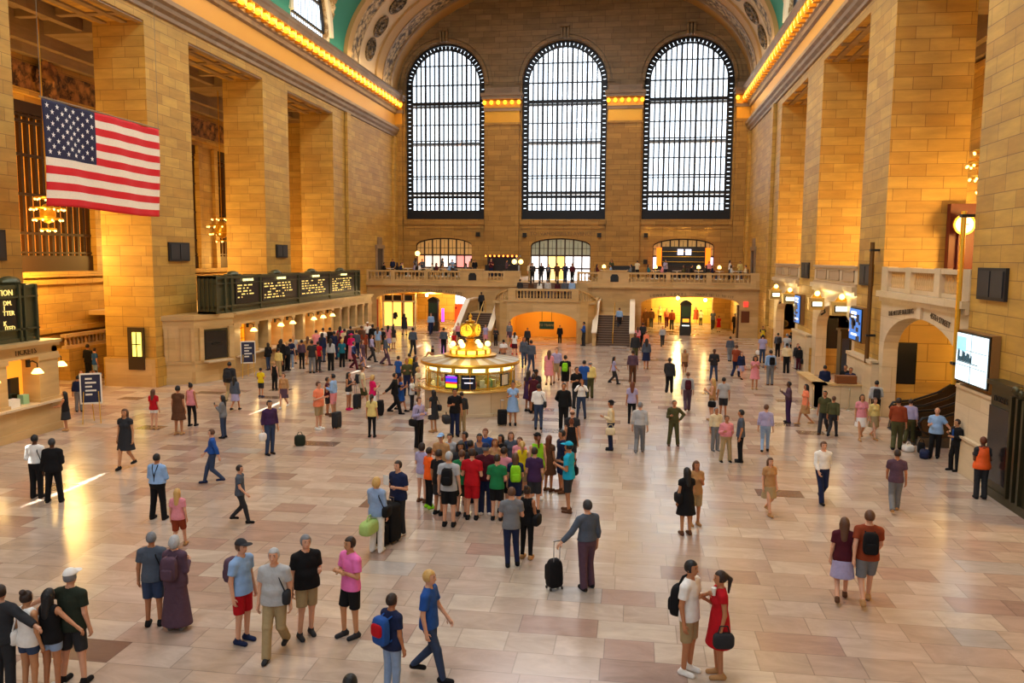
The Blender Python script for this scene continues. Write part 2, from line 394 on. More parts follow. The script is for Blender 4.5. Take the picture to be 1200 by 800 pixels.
# pilasters between the windows with gilded, bulb-lit capitals
PIL = [(-24.3, -23.55), (-14.95, -11.5), (-2.7, .55), (9.5, 10.8)]
mb = MB(); mb.T = TF; cp = MB(); cp.T = TF; gf = MB(); gf.T = TF
for p0, p1 in PIL:
    mb.box(p0, p1, -.4, 0, 4.6, 20.0); mb.box(p0-.1, p1+.1, -.5, 0, 19.95, 20.2); gf.box(p0-.03, p1+.03, -.44, 0, 20.2, 21.3)
    cp.box(p0-.12, p1+.12, -.55, 0, 21.3, 21.6); cp.box(p0-.25, p1+.25, -1.0, 0, 22.4, 22.7); cp.box(p0-.35, p1+.35, -1.1, 0, 22.7, 23.0)
    gf.box(p0-.1, p1+.1, -.6, 0, 21.6, 22.35); cp.box(p0, p1, -.5, 0, 22.95, 23.6)
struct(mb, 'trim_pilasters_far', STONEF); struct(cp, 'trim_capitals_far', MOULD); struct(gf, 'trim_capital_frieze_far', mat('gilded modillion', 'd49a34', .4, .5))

def big_window(n, w0, w1, T, deep=.7, zoff=0):
    fr = MB(); fr.T = T; c = (w0+w1)/2; R = (w1-w0)/2
    def topz(u, r=R, zr=4.2): d = max(0, 1-((u-c)/r)**2); return 24+zr*math.sqrt(d)
    # outer ornamental band: two rails with studs between
    for s in (-1, 1):
        e = c+s*R; q = e-s*.55
        fr.box(min(e, e-s*.14), max(e, e-s*.14), deep-.12, deep+.12, 10.67, 24.1); fr.box(min(q, q+s*.12), max(q, q+s*.12), deep-.12, deep+.12, 10.67, 24.1)
        z = 11.4
        while z < 24: fr.box(min(e, q), max(e, q), deep-.08, deep+.08, z, z+.37); z += .44
    fr.box(w0, w1, deep-.16, deep+.16, 10.67, 11.4)
    for (r0, z0), (r1, z1) in (((R, 4.2), (R-.16, 4.04)), ((R-.46, 3.72), (R-.62, 3.56))):
        for i in range(28):
            a, b2 = PI*i/28, PI*(i+1)/28
            V = [(c+r0*math.cos(a), 24+z0*math.sin(a)), (c+r1*math.cos(a), 24+z1*math.sin(a)), (c+r1*math.cos(b2), 24+z1*math.sin(b2)), (c+r0*math.cos(b2), 24+z0*math.sin(b2))]
            fr.add([(x, deep-.12, z) for x, z in V]+[(x, deep+.12, z) for x, z in V], [(0, 1, 2, 3), (7, 6, 5, 4), (0, 4, 5, 1), (3, 2, 6, 7), (0, 3, 7, 4), (1, 5, 6, 2)])
    for i in range(30):
        a = PI*(i+.5)/30
        if i % 1 == 0:
            r0, r1 = R-.1, R-.52
            p = [(c+r0*math.cos(a-.043), 24+(r0)*math.sin(a-.043)), (c+r0*math.cos(a+.043), 24+r0*math.sin(a+.043)), (c+r1*math.cos(a+.045), 24+r1*math.sin(a+.045)), (c+r1*math.cos(a-.045), 24+r1*math.sin(a-.045))]
            fr.add([(x, deep-.05, z) for x, z in p]+[(x, deep+.05, z) for x, z in p], [(0, 1, 2, 3), (7, 6, 5, 4), (0, 4, 5, 1), (3, 2, 6, 7), (0, 3, 7, 4), (1, 5, 6, 2)])
    i0, i1 = w0+.55, w1-.55; nb = 15
    for k in range(nb+1):
        u = i0+(i1-i0)*k/nb; hw = .1 if k % 3 == 0 else .07
        zt = topz(u, R-.4, 3.8) if 0 < k < nb else 24.5
        fr.box(u-hw, u+hw, deep-.08, deep+.08, 11.3, zt)
    for z, h in ((11.5, .12), (26.07, .05), (24.16, .06), (22.35, .16), (22.0, .04), (20.23, .05), (18.62, .05), (18.4, .05), (16.72, .05), (15.05, .06), (14.8, .05), (13.38, .12), (12.95, .05), (12.2, .04)):
        hw = (R-.5) if z < 24 else (R-.4)*math.sqrt(max(0, 1-((z-24)/3.8)**2))
        fr.box(c-hw, c+hw, deep-.09, deep+.09, z-h, z+h)
    for k in range(nb):                               # small arched heads in the lowest tier
        u = i0+(i1-i0)*(k+.5)/nb
        fr.box(u-.22, u+.22, deep-.05, deep+.05, 12.82, 13.1)
    o = struct(fr, 'window_%d' % n, IRON)
    g = MB(); g.T = T; vs = [(w0, deep+.02, 10.8), (w1, deep+.02, 10.8)]
    for i in range(21): t = PI*i/20; vs.append((c+R*math.cos(t), deep+.02, 24+4.2*math.sin(t)))
    g.add(vs, [tuple(range(len(vs)))]); g.build('glass', GLASS, o)
    # scrolled keystone bracket above
    k = MB(); k.T = T; k.box(c-.45, c+.45, -.75, 0, 29.2, 29.45)
    for s in (-1, 0, 1): k.box(c+s*.32-.1, c+s*.32+.1, -.5, 0, 28.2, 29.2)
    k.build('keystone', TYMP, o)
    return o
for i, (a, b) in enumerate(WIN): big_window(i+1, a, b, TF)
# the walkway floors and outer glazing bars behind the big windows
mb = MB(); mb.T = TF
for z in (13.4, 18.5, 22.4): mb.box(-23.4, 9.6, 2.4, 3.2, z-.08, z+.08)
struct(mb, 'trim_window_walkway', mat('grey walkway', '9aa2ac', .6))

# side cornices
PROF = [(0, 18.9), (.12, 18.95), (.12, 19.15), (.3, 19.3), (.34, 19.5), (.5, 19.62), (.5, 19.85), (.1, 19.95), (.06, 20.05)]
PROF2 = [(.06, 21.2), (.22, 21.3), (.28, 21.55), (.4, 21.65), (.42, 22.3), (.8, 22.42), (.85, 22.7), (.92, 22.8), (.92, 23.0), (.7, 23.1), (.5, 23.4), (0, 23.4)]
def cornice(side):
    T = TL if side == 'left' else TR
    def ext(prof, y0, y1, back=.0):
        mb = MB(); mb.T = T
        pts = [(-o, z) for o, z in prof]+[(back, prof[-1][1]), (back, prof[0][1])]
        mb.prism(pts, 0, y0, y1); return mb
    o = struct(ext(PROF, -11, 82), 'trim_moulding_'+side, MOULD)
    o2 = struct(ext(PROF2, -11, 82), 'trim_cornice_'+side, MOULD)
    mb = MB(); mb.T = T; mb.box(-11, 82, -.05, 0, 19.95, 21.25); mb.build('frieze', mat('ochre frieze', 'bd8c36', .5), o2)
    d = MB(); d.T = T
    y = 20.0
    while y < 81.5: d.box(y+.33, y+.72, -.8, -.4, 21.7, 22.4); d.box(y+.4, y+.65, -.86, -.8, 21.8, 22.3); y += 1.05
    d.build('modillions', mat('gilded modillion', 'd49a34', .4, .5), o2)
cornice('left'); cornice('right')
bulb = MB().ball((0, 0, 0), .2, 8, 5, (1, 1.1, 1.1)).build('light_bulb', BULB, smooth=True)
bulb.location = (XL+.72, 36, 22.02); tag(bulb, 'gold bare bulb in the row under the cornice of the left wall', 'light bulb', 'bulbs along the left cornice')
y = 37.05
while y < 81.8: copyt(bulb, (XL+.72, y, 22.02)); y += 1.05
y = 49.0
while y < 81.8: copyt(bulb, (XR-.72, y, 22.02), label='gold bare bulb in the row under the cornice of the right wall', group='bulbs along the right cornice'); y += 1.05
for (p0, p1), wh in zip(PIL, ('left corner pilaster', 'pilaster left of the middle window', 'pilaster right of the middle window', 'right corner pilaster')):
    k = max(2, int((p1-p0)/.58)); 
    for i in range(k+1):
        copyt(bulb, (p0+(p1-p0)*i/k, YF-.8, 22.1), label='gold bulb on the capital of the '+wh, group='bulbs on the '+wh)

# vault: green barrel with a lunette over every bay; decorated arch at the far end
LUN = [8, 21, 34, 47, 60]; LH, LR, LS = 4.1, 3.6, 24.4
def vault():
    a, b = 17.55, 10.6; ts = np.concatenate([np.linspace(0, .5, 26), np.linspace(.55, PI/2, 24)]); ts = np.concatenate([ts, PI-ts[::-1][1:]])
    ys = np.arange(-11, 67.01, .25)
    V = np.zeros((len(ts), len(ys), 3)); W = np.zeros((len(ts), len(ys)), int)
    for i, t in enumerate(ts):
        x = XC-a*math.cos(t); zm = 23.4+b*math.sin(t)
        for j, y in enumerate(ys):
            z = zm; k = 0
            for c in LUN:
                d = abs(y-c)
                if d < LR+.15:
                    zc = LS+(LH+.15)*math.sqrt(max(0, 1-(d/(LR+.15))**2))
                    if zc > z: z = zc; k = 1
            V[i, j] = (x, y, z); W[i, j] = k
    mb = MB(); n, m = len(ts), len(ys); mb.v = [tuple(p) for p in V.reshape(-1, 3)]
    for i in range(n-1):
        for j in range(m-1):
            mb.f.append((i*m+j, i*m+j+1, (i+1)*m+j+1, (i+1)*m+j)); mb.m.append(1 if W[i:i+2, j:j+2].sum() >= 2 else 0)
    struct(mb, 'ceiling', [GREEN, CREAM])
    # end arch, bands of plain stone and carved relief
    def strip(y0, y1, off=0.):
        q = MB(); N = 48; vs = []
        for i in range(N+1):
            t = PI*i/N; c, s = math.cos(t), math.sin(t)
            vs += [(XC-(a-off)*c, y0, 23.4+(b-off)*s), (XC-(a-off)*c, y1, 23.4+(b-off)*s), (XC-a*c, y0, 23.4+b*s+.02), (XC-a*c, y1, 23.4+b*s+.02)]
        fs = []
        for i in range(N):
            o = 4*i; fs += [(o, o+1, o+5, o+4)]
            if off: fs += [(o, o+4, o+6, o+2), (o+1, o+3, o+7, o+5)]
        q.add(vs, fs); return q
    PLAIN = mat('ochre plaster', 'b08b54', .7); PALE = mat('pale plaster', 'c2a987', .7)
    e = struct(strip(67, 82.3, .0), 'ceiling_end_arch', PALE)
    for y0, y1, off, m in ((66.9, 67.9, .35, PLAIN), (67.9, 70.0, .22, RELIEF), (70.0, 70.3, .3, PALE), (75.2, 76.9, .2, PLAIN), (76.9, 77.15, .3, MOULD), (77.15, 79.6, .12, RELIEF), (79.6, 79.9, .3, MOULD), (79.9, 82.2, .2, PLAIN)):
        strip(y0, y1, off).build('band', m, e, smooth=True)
    md = MB()
    prof = [(1.02, 0), (1.05, .18), (.85, .24), (.8, .1), (.5, .1), (.45, .3), (.2, .38), (.16, .2), (.01, .25)]
    md.lathe(prof, n=20)
    for i in range(12): t = 2*PI*i/12; md.ball((.65*math.cos(t), .65*math.sin(t), .12), .1, 6, 4)
    mo = md.build('medallion', relief('dark carved medallion', '8a714c', '1e1710', 5), e, smooth=True)
    first = True
    for k in range(3, 46, 3):
        t = PI*k/48
        if .45*PI < t < .55*PI: continue
        o = mo if first else copyt(mo, parent=e); first = False
        o.location = (XC-(a-.02)*math.cos(t), 72.8, 23.4+(b-.02)*math.sin(t))
        nrm = Vector((math.cos(t)*b, 0, -math.sin(t)*a)).normalized(); o.rotation_euler = nrm.to_track_quat('Z', 'Y').to_euler()
vault()
# clerestory walls with arched lunette windows
for side, T, k0 in (('left', TL, 20), ('right', TR, 30)):
    mb = MB(); mb.T = T; e = [-11, 14.5, 27.5, 40.5, 53.5, 67]
    for c, u0, u1 in zip(LUN, e[:-1], e[1:]): mb.arch(u0, u1, c-LR, c+LR, 23.3, LS, LS+LH, 29.2, 0, .5, 16)
    mb.box(67, 83, 0, 1.6, 23.0, 29)
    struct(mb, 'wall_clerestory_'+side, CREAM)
    for i, c in enumerate(LUN):
        fr = MB(); fr.T = T
        for k in range(-8, 9):
            u = c+k*.42; zt = LS+LH*math.sqrt(max(0, 1-((u-c)/LR)**2))
            fr.box(u-.03, u+.03, .40, .43, 23.35, zt)
        for z in (24.4, 26.4): 
            hw = LR*math.sqrt(max(0, 1-(max(0, z-LS)/LH)**2)); fr.box(c-hw, c+hw, 0.34, 0.5, z-.08, z+.08)
        fr.tube([(c+(LR-.12)*math.cos(PI*q/18), 0.42, LS+(LH-.12)*math.sin(PI*q/18)) for q in range(19)], .13, 6)
        o = struct(fr, 'window_%d' % (k0+i), IRON)
        g = MB(); g.T = T; vs = [(c-LR, .44, 23.3), (c+LR, .44, 23.3)]+[(c+LR*math.cos(PI*q/18), .44, LS+LH*math.sin(PI*q/18)) for q in range(19)]
        g.add(vs, [tuple(range(len(vs)))]); g.build('glass', GLASS, o)
        a = MB(); a.T = T; a.tube([(c+(LR+.25)*math.cos(PI*q/20), -.1, LS-.3+(LH+.5)*math.sin(PI*q/20)) for q in range(21)], .24, 6); a.build('archivolt', mat('cream rib', 'ddd0b0', .6), o, smooth=True)
# end wall behind the camera, same three windows
mb = MB(); mb.T = lambda u, w, z: (u, -10-w, z)
for (w0, w1), (b0, b1) in zip(WIN, BAY):
    mb.box(b0, b1, 0, .6, 0, 10.67); mb.arch(b0, b1, w0, w1, 10.67, 24, 28.2, 35, 0, 1, 16)
mb.box(-32, -24.3, 0, .6, 0, 19.2); mb.box(10.8, 18.5, 0, .6, 0, 19.2)
struct(mb, 'wall_near', STONEF)
# ---------------------------------------------------------------- far balcony, arches beneath, stairs
YB = 72.3
mb = MB(); TB = lambda u, w, z: (u, YB+w, z); mb.T = TB
AL, AR = (-23.4, -14.9), (.8, 9.2)
mb.arch(-24.3, -12.6, AL[0], AL[1], 0, 3.0, 3.6, 4.1, 0, .9, 14)
mb.arch(-.6, 10.8, AR[0], AR[1], 0, 2.9, 3.57, 4.1, 0, .9, 14)
mb.box(-12.6, -.6, 0, .9, 0, 4.1)
mb.box(-24.3, -10.0, -.12, 9.7, 4.1, 4.6); mb.box(-3.9, 10.8, -.12, 9.7, 4.1, 4.6); mb.box(-10.0, -3.9, 0, 9.7, 4.1, 4.6)
mb.box(-24.3, -10.0, -.3, .2, 4.22, 4.4); mb.box(-3.9, 10.8, -.3, .2, 4.22, 4.4)
struct(mb, 'wall_balcony_front', STONEP)
# rooms behind the two arches
def passage(name, x0, x1, ylen, wallm, lightc, e):
    mb = MB(); mb.T = TB
    mb.box(x0-.4, x0, .9, ylen, 0, 4.0); mb.box(x1, x1+.4, .9, ylen, 0, 4.0); mb.box(x0-.4, x1+.4, ylen, ylen+.4, 0, 4.0); mb.box(x0-.4, x1+.4, .9, ylen, 3.75, 4.0)
    mb.box(x0, x1, 6, 6.5, 3.2, 3.75)
    struct(mb, name, wallm)
    for q in (.3, .7): point('passage lamp', ((x0+x1)/2+(q-.5)*3, YB+1.5+ylen*q, 3.3), e, lightc, .3)
YEL = stone('honey passage stone', 'e0b458', 'd3a448', 'a87c34', bw=1.6, rh=.8, dirt=.1)
passage('wall_passage_far_right', .4, 9.6, 16, YEL, (1, .72, .22), 2600)
passage('wall_passage_far_left', -23.8, -14.5, 14, YEL, (1, .68, .22), 900)

def balustrade(name, T, u0, u1, z0, h, n, parent_label, cat='balustrade', step=.27, piers=(), m=STONEP, grp=None):
    """rail and plinth with free-standing balusters between u0 and u1; piers: solid blocks"""
    e = empty(name); tag(e, parent_label, cat, grp)
    mb = MB(); mb.T = T; mb.box(u0, u1, -.02, .34, z0+h-.16, z0+h); mb.box(u0, u1, .03, .29, z0, z0+.16); mb.build('rail', m, e)
    bs = []
    if 'bal' not in _M:
        q = MB().lathe([(.075, 0), (.075, .05), (.045, .08), (.085, .22), (.07, .34), (.04, .52), (.06, .6), (.075, .62), (.075, .66)], n=8)
        me = bpy.data.meshes.new('baluster'); me.from_pydata(q.v, [], q.f); me.materials.append(m); me.polygons.foreach_set('use_smooth', [True]*len(me.polygons)); _M['bal'] = me
    segs = []; a = u0
    for p0, p1 in sorted(piers)+[(u1, u1)]:
        segs.append((a, p0)); a = p1
    for p0, p1 in piers:
        mb = MB(); mb.T = T; mb.box(p0, p1, -.05, .37, z0-.02, z0+h+.03); mb.build('pedestal', m, e)
    k = 0
    for a, b in segs:
        L = b-a
        if L < .3: continue
        nn = max(1, int(L/step))
        for i in range(nn):
            if k >= 98: break
            o = link('baluster', _M['bal'], e); o.location = T(a+L*(i+.5)/nn, .16, z0+.16); o.scale = (1, 1, (h-.32)/.66); k += 1
    return e
X = lambda px: -24.68+(px-425)*.07635
balustrade('balustrade', TB, -24.3, X(548), 4.62, .98, 0, 'stone balustrade of the far balcony, left of the stairs, near the station boards', piers=((-24.3, -24.1), (X(460), X(465)), (X(501), X(506)), (X(545), X(548))), step=.33)
balustrade('balustrade', TB, X(573), -10.0, 4.62, .98, 0, 'short stone balustrade just left of the middle stairs', piers=((X(573), X(579)), (X(597), -10.0)), step=.3)
balustrade('balustrade', TB, -4.9, X(714), 4.62, .98, 0, 'short stone balustrade just right of the middle stairs', piers=((-4.9, X(687)), (X(708), X(714))), step=.3)
balustrade('balustrade', TB, X(741), 10.8, 4.62, .98, 0, 'stone balustrade of the far balcony, right of the stairs, above the lit arch', piers=((X(741), X(744)), (X(786), X(791)), (X(831), X(837)), (X(880), 10.8)), step=.36)
for a, b, w in ((X(548), X(573), 'left'), (X(714), X(741), 'right')):
    mb = MB(); mb.T = TB; mb.box(a, b, -.12, .45, 4.6, 5.72); mb.box(a-.06, b+.06, -.18, .5, 5.66, 5.78)
    o = mb.build('stone_pedestal', STONEP); tag(o, 'solid stone block with a dark niche in the balcony rail, '+w+' of the stairs', 'pedestal')
    q = MB(); q.T = TB; c = (a+b)/2; q.prism([(c-.36, 4.75), (c+.36, 4.75), (c+.36, 5.2), (c+.22, 5.42), (c-.22, 5.42), (c-.36, 5.2)], 1, -.15, -.11); q.build('niche_panel', BLACK, o)

# middle stair mass: curved front with a low arch, side flights, landing
YM = 64.6
mb = MB(); mb.T = lambda u, w, z: (u, YM+w, z)
mb.arch(-10.0, -4.1, -9.85, -4.25, 0, 1.5, 2.53, 3.3, 0, .6, 14)
mb.box(-10.3, -4.0, -.08, .4, 3.3, 3.42)
for s, c in ((-1, -10.0), (1, -4.1)):
    P = [(0, 0), (.62, .25), (1.05, .8), (1.25, 1.6), (1.25, 7.6)]
    for (a, b), (a2, b2) in zip(P[:-1], P[1:]):
        for z0, z1, t in ((0, 3.3, .3), (3.3, 3.42, .36)):
            V = [(c+s*a, b), (c+s*a2, b2), (c+s*(a2-.3), b2+.05), (c+s*(a-.3), b+.3)]
            mb.add([(x, y, z0) for x, y in V]+[(x, y, z1) for x, y in V], [(0, 1, 2, 3), (4, 5, 6, 7), (0, 1, 5, 4), (1, 2, 6, 5), (2, 3, 7, 6), (3, 0, 4, 7)])
mb.box(-11.2, -2.9, .3, 5.2, 3.15, 3.3)
struct(mb, 'wall_stair_front', STONEP)
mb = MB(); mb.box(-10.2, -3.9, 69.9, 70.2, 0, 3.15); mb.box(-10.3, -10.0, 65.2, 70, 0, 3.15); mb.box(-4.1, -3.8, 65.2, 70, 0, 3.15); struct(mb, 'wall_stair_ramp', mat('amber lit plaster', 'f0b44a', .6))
point('ramp lamp', (-7.0, 67.2, 2.7), 150, (1, .66, .18), .3); point('ramp lamp', (-9.0, 67.0, 2.5), 60, (1, .66, .18), .3)
SIGNG = mat('dark green sign', '1f4a2c', .5)
o = MB().box(-7.5, -6.3, 66.0, 66.12, 1.0, 1.62).build('hanging_sign', SIGNG); tag(o, 'dark green sign hanging inside the low orange arch under the middle landing', 'sign')
MB().tube([(-7.3, 66.06, 1.6), (-7.3, 66.06, 2.55)], .02).tube([(-6.5, 66.06, 1.6), (-6.5, 66.06, 2.6)], .02).build('hanger', BLACK, o)
text('lettering', 'TO TRAINS', .26, (-6.9, 65.99, 1.32), (PI/2, 0, 0), mat('sign gold letters', 'c9b060', .5), o)
balustrade('balustrade', lambda u, w, z: (u, YM+w, z), -9.9, -4.2, 3.42, .92, 0, 'stone balustrade of the landing in the middle of the stairs', piers=((-9.9, -9.3), (-4.8, -4.2)), step=.26)
for s, c, w in ((-1, -10.0, 'left'), (1, -4.1, 'right')):
    e = empty('stair_parapet', label='curved pierced stone parapet stepping down on the %s of the middle landing' % w, cat='parapet')
    P = [(0, .1, 4.3), (.62, .35, 4.05), (1.05, .9, 3.75), (1.2, 1.6, 3.5)]
    for k in range(3):
        (a, b, z), (a2, b2, z2) = P[k], P[k+1]
        for zz0, zz1, t in ((-.12, 0, .3), (-.92, -.74, .26)):
            V = [(c+s*a, YM+b, z), (c+s*a2, YM+b2, z2), (c+s*(a2-.25), YM+b2+.1, z2), (c+s*(a-.25), YM+b+.2, z)]
            q = MB().add([(x, y, zz+zz0) for x, y, zz in V]+[(x, y, zz+zz1) for x, y, zz in V], [(0, 1, 2, 3), (4, 5, 6, 7), (0, 1, 5, 4), (1, 2, 6, 5), (2, 3, 7, 6), (3, 0, 4, 7)])
            q.build('coping', STONEP, e)
        for j in range(3):
            f = (j+.5)/3; x = c+s*(a+(a2-a)*f)-s*.1; y = YM+b+(b2-b)*f+.08; zt = z+(z2-z)*f-.12
            MB().lathe([(.06, zt-.64), (.085, zt-.5), (.04, zt-.2), (.07, zt)], x, y, 8).build('baluster', STONEP, e)
STEP = mat('dark stone steps', '5a4536', .5); STEPE = mat('step nosing', '8a7058', .5)
def flight(name, x0, x1, y0, y1, z0, z1, n, lab, axis='y'):
    e = MB(); ed = MB()
    for i in range(n):
        ya = y0+(y1-y0)*i/n; yb = y1; za = z0; zb = z0+(z1-z0)*(i+1)/n
        if axis == 'y': e.box(x0, x1, ya, yb, za if i == 0 else z0+(z1-z0)*i/n, zb); ed.box(x0, x1, ya-.02, ya+.04, zb-.03, zb+.01)
        else: xa = x0+(x1-x0)*i/n; e.box(xa, x1, y0, y1, z0 if i == 0 else z0+(z1-z0)*i/n, zb)
    o = e.build(name, STEP); tag(o, lab, 'stairs')
    if axis == 'y': ed.build('nosing', STEPE, o)
    return o
for x0, x1, w in ((-2.75, -.15, 'right'), (-13.8, -11.3, 'left')):
    flight('stone_stairs', x0, x1, 63.6, 68.0, 0, 2.1, 13, 'broad flight of dark steps on the %s side of the middle landing' % w)
    struct(MB().box(x0, x1, 68.0, 72.3, 0, 2.1), 'floor_side_landing', STONEP)
    rail = MB(); xm = (x0+x1)/2
    rail.tube([(xm, 63.7, 0), (xm, 63.7, .95), (xm, 68.2, 3.1), (xm, 69, 3.1), (xm, 69, 2.1)], .035)
    o = rail.build('handrail', GOLD, smooth=True); tag(o, 'brass handrail down the middle of the %s flight of steps' % w, 'handrail')
flight('stone_stairs', -2.9, -4.2, 70.3, 72.2, 2.1, 3.3, 7, 'short upper flight turning in from the right side landing', 'x')
flight('stone_stairs', -11.2, -9.9, 70.3, 72.2, 2.1, 3.3, 7, 'short upper flight turning in from the left side landing', 'x')
flight('stone_stairs', -9.9, -5.0, 69.9, 72.2, 3.3, 4.6, 8, 'wide steps from the middle landing up to the balcony')
CAP = mat('pale marble coping', 'efe2cc', .3)
for x0, w in ((-3.05, 'right flight, beside the middle arch'), (-.12, 'right flight, beside the lit passage'), (-11.4, 'left flight, beside the middle arch'), (-14.15, 'left flight, beside the shop')):
    mb = MB(); mb.prism([(63.3, 0), (63.3, 1.0), (63.9, 1.1), (68.3, 3.1), (72.3, 3.1), (72.3, 0)], 0, x0, x0+.3)
    o = mb.build('stair_side_wall', STONEP); tag(o, 'sloping side wall with pale coping of the '+w, 'side wall')
    mb = MB(); mb.prism([(63.2, 1.0), (63.2, 1.1), (63.9, 1.22), (68.3, 3.24), (72.3, 3.24), (72.3, 3.1), (68.3, 3.1), (63.9, 1.1)], 0, x0-.06, x0+.36); mb.build('coping', CAP, o)

# door fronts on the far balcony
for i, (d0, d1) in enumerate(DOOR):
    fr = MB(); fr.T = TF; c = (d0+d1)/2; n = 7
    for k in range(n+1):
        u = d0+(d1-d0)*k/n; zt = 8.05+.75*math.sqrt(max(0, 1-((u-c)/((d1-d0)/2))**2)); fr.box(u-.07, u+.07, .3, .42, 4.6, zt)
    for z in (5.75, 7.05): fr.box(d0, d1, .29, .43, z-.08, z+.08)
    fr.tube([(c+(d1-d0)/2*math.cos(PI*q/12), .36, 8.0+.74*math.sin(PI*q/12)) for q in range(13)], .08, 5)
    for k in range(n):
        u = d0+(d1-d0)*(k+.5)/n; fr.box(u-.02, u+.02, .33, .39, 7.1, 8.6 if 1 < k < 5 else 8.3); 
    fr.box(d0, d1, .33, .39, 7.75, 7.8)
    o = struct(fr, 'door_%d' % (i+1), mat('dark bronze door frame', '3a2312', .5, .3))
    cols = (['ffb070', 'fff0e0', 'ffe6d0', 'fffaf0', 'ffffff', 'ff9a90', 'ffb0a8'], ['fff6ea', 'ffffff', 'ffd88a', 'ffcf70', 'ffffff', 'ffffff', 'ffffff'], ['e8e0ff', '302010', '201408', '201408', '201408', '302010', 'e8e0ff'])[i]
    for k in range(n):
        a, b = d0+(d1-d0)*k/n+.05, d0+(d1-d0)*(k+1)/n-.05
        q = MB(); q.T = TF; q.box(a, b, .34, .38, 5.8, 6.98)
        if i == 1: q.box(a, b, .34, .38, 4.62, 5.7)
        q.build('lit_pane', glow('door pane %d %d' % (i, k), cols[k], (1.6 if i else 1.0)) if cols[k][0] in 'ef' else DKGLASS, o)
    q = MB(); q.T = TF; q.box(d0, d1, .36, .4, 7.12, 8.0); 
    if i != 1: q.box(d0, d1, .36, .4, 4.62, 5.7)
    A0 = (d0+d1)/2; q.prism([(d0, 7.95)]+[(A0-(d1-d0)/2*math.cos(PI*t/12), 8.0+.74*math.sin(PI*t/12)) for t in range(13)]+[(d1, 7.95)], 1, .36, .4); q.build('fanlight_pane', glow('fanlight', 'c79a58', .35) if i != 1 else glow('fanlight grey', '9a9a80', .3), o)
mb = MB()
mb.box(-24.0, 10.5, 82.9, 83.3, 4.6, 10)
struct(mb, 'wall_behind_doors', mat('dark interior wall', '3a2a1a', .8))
text('wall_inscription', 'TO  VANDERBILT  AVENUE', .5, (-7.2, 81.97, 9.22), (PI/2, 0, 0), mat('incised letters', '7a5a30', .6), sx=1.05)['kind'] = 'structure'
# speakers beside the doors
for x, z, w in ((-10.9, 9.1, 'left of the Vanderbilt Avenue door'), (-3.4, 9.1, 'right of the Vanderbilt Avenue door'), (1.2, 9.1, 'upper left of the bar arch'), (1.2, 6.5, 'lower left of the bar arch'), (-15.7, 9.15, 'upper right of the left door arch')):
    mb = MB().box(x-.2, x+.2, 81.75, 82.0, z-.22, z+.22); o = mb.build('wall_speaker', BLACK); tag(o, 'small black box speaker on the far wall, '+w, 'speaker')
    MB().box(x-.15, x+.15, 81.72, 81.75, z-.17, z+.17).build('grille', BRONZED, o)

for T_, w in ((TL, 'left'), (TR, 'right')):
    q = MB(); q.T = T_; q.box(75.2, 76.9, -.06, 0, 4.6, 7.6); o = struct(q, 'door_%d' % (8 if w == 'left' else 9), mat('dark doorway', '2c1c10', .5))
    q = MB(); q.T = T_; q.box(74.9, 75.2, -.14, 0, 4.6, 7.9); q.box(76.9, 77.2, -.14, 0, 4.6, 7.9); q.box(74.8, 77.3, -.2, 0, 7.6, 7.95); q.prism([(-.12, 75.2), (0, 75.2), (0, 76.9), (-.12, 76.9)] if 0 else [(75.1, -.15), (77.0, -.15), (77.0, 0), (75.1, 0)], 2, 7.95, 8.1) if 0 else q.box(75.5, 76.6, -.16, 0, 7.95, 8.7); q.build('surround', MOULD, o)
# bar in the right door arch
e = empty('bar_counter', (4.85, 80.6, 5.0), label='dark bar with bottle shelves before the right door arch', cat='bar')
mb = MB(); mb.box(-2.8, 2.8, -.3, .3, 0, 1.05); mb.box(-2.9, 2.9, -.4, .4, 1.05, 1.12); mb.build('counter', mat('bar wood', '2a1a10', .4), e)
mb = MB(); mb.box(-2.2, 2.2, .8, 1.2, 0, 3.0); mb.build('back_bar', mat('bar back', '15100c', .4), e)
for s in (-1, 1): MB().box(s*2.35-.25, s*2.35+.25, .6, .9, .6, 2.9).build('lit_column', glow('orange lit column', 'ff7a10', 1.6), e)
for z in (1.5, 2.0, 2.5): MB().box(-2.0, 2.0, .55, .8, z, z+.05).build('shelf', GOLD, e)
for x in (-.3, .45): MB().box(x-.28, x+.28, .5, .54, 2.2, 2.75).build('screen', glow('bar screen', 'dfe0ff', 1.6), e)
e = empty('kiosk', (-12.6, 78.5, 5.0), label='black kiosk with a row of amber lights on the far balcony', cat='kiosk')
MB().box(-1.6, 1.6, -.8, .8, 0, 1.1).box(-1.4, 1.4, -.6, .6, 1.1, 1.9).build('counter', mat('kiosk black', '120c0a', .4), e)
MB().box(-1.7, 1.7, -.9, .9, 1.9, 2.05).build('roof', mat('kiosk roof', '40140a', .5), e)
for k in range(8): MB().ball((-1.5+k*.43, -.95, 1.97), .09, 8, 5).build('lamp', glow('orange lamp', 'ff7a2a', 8), e)
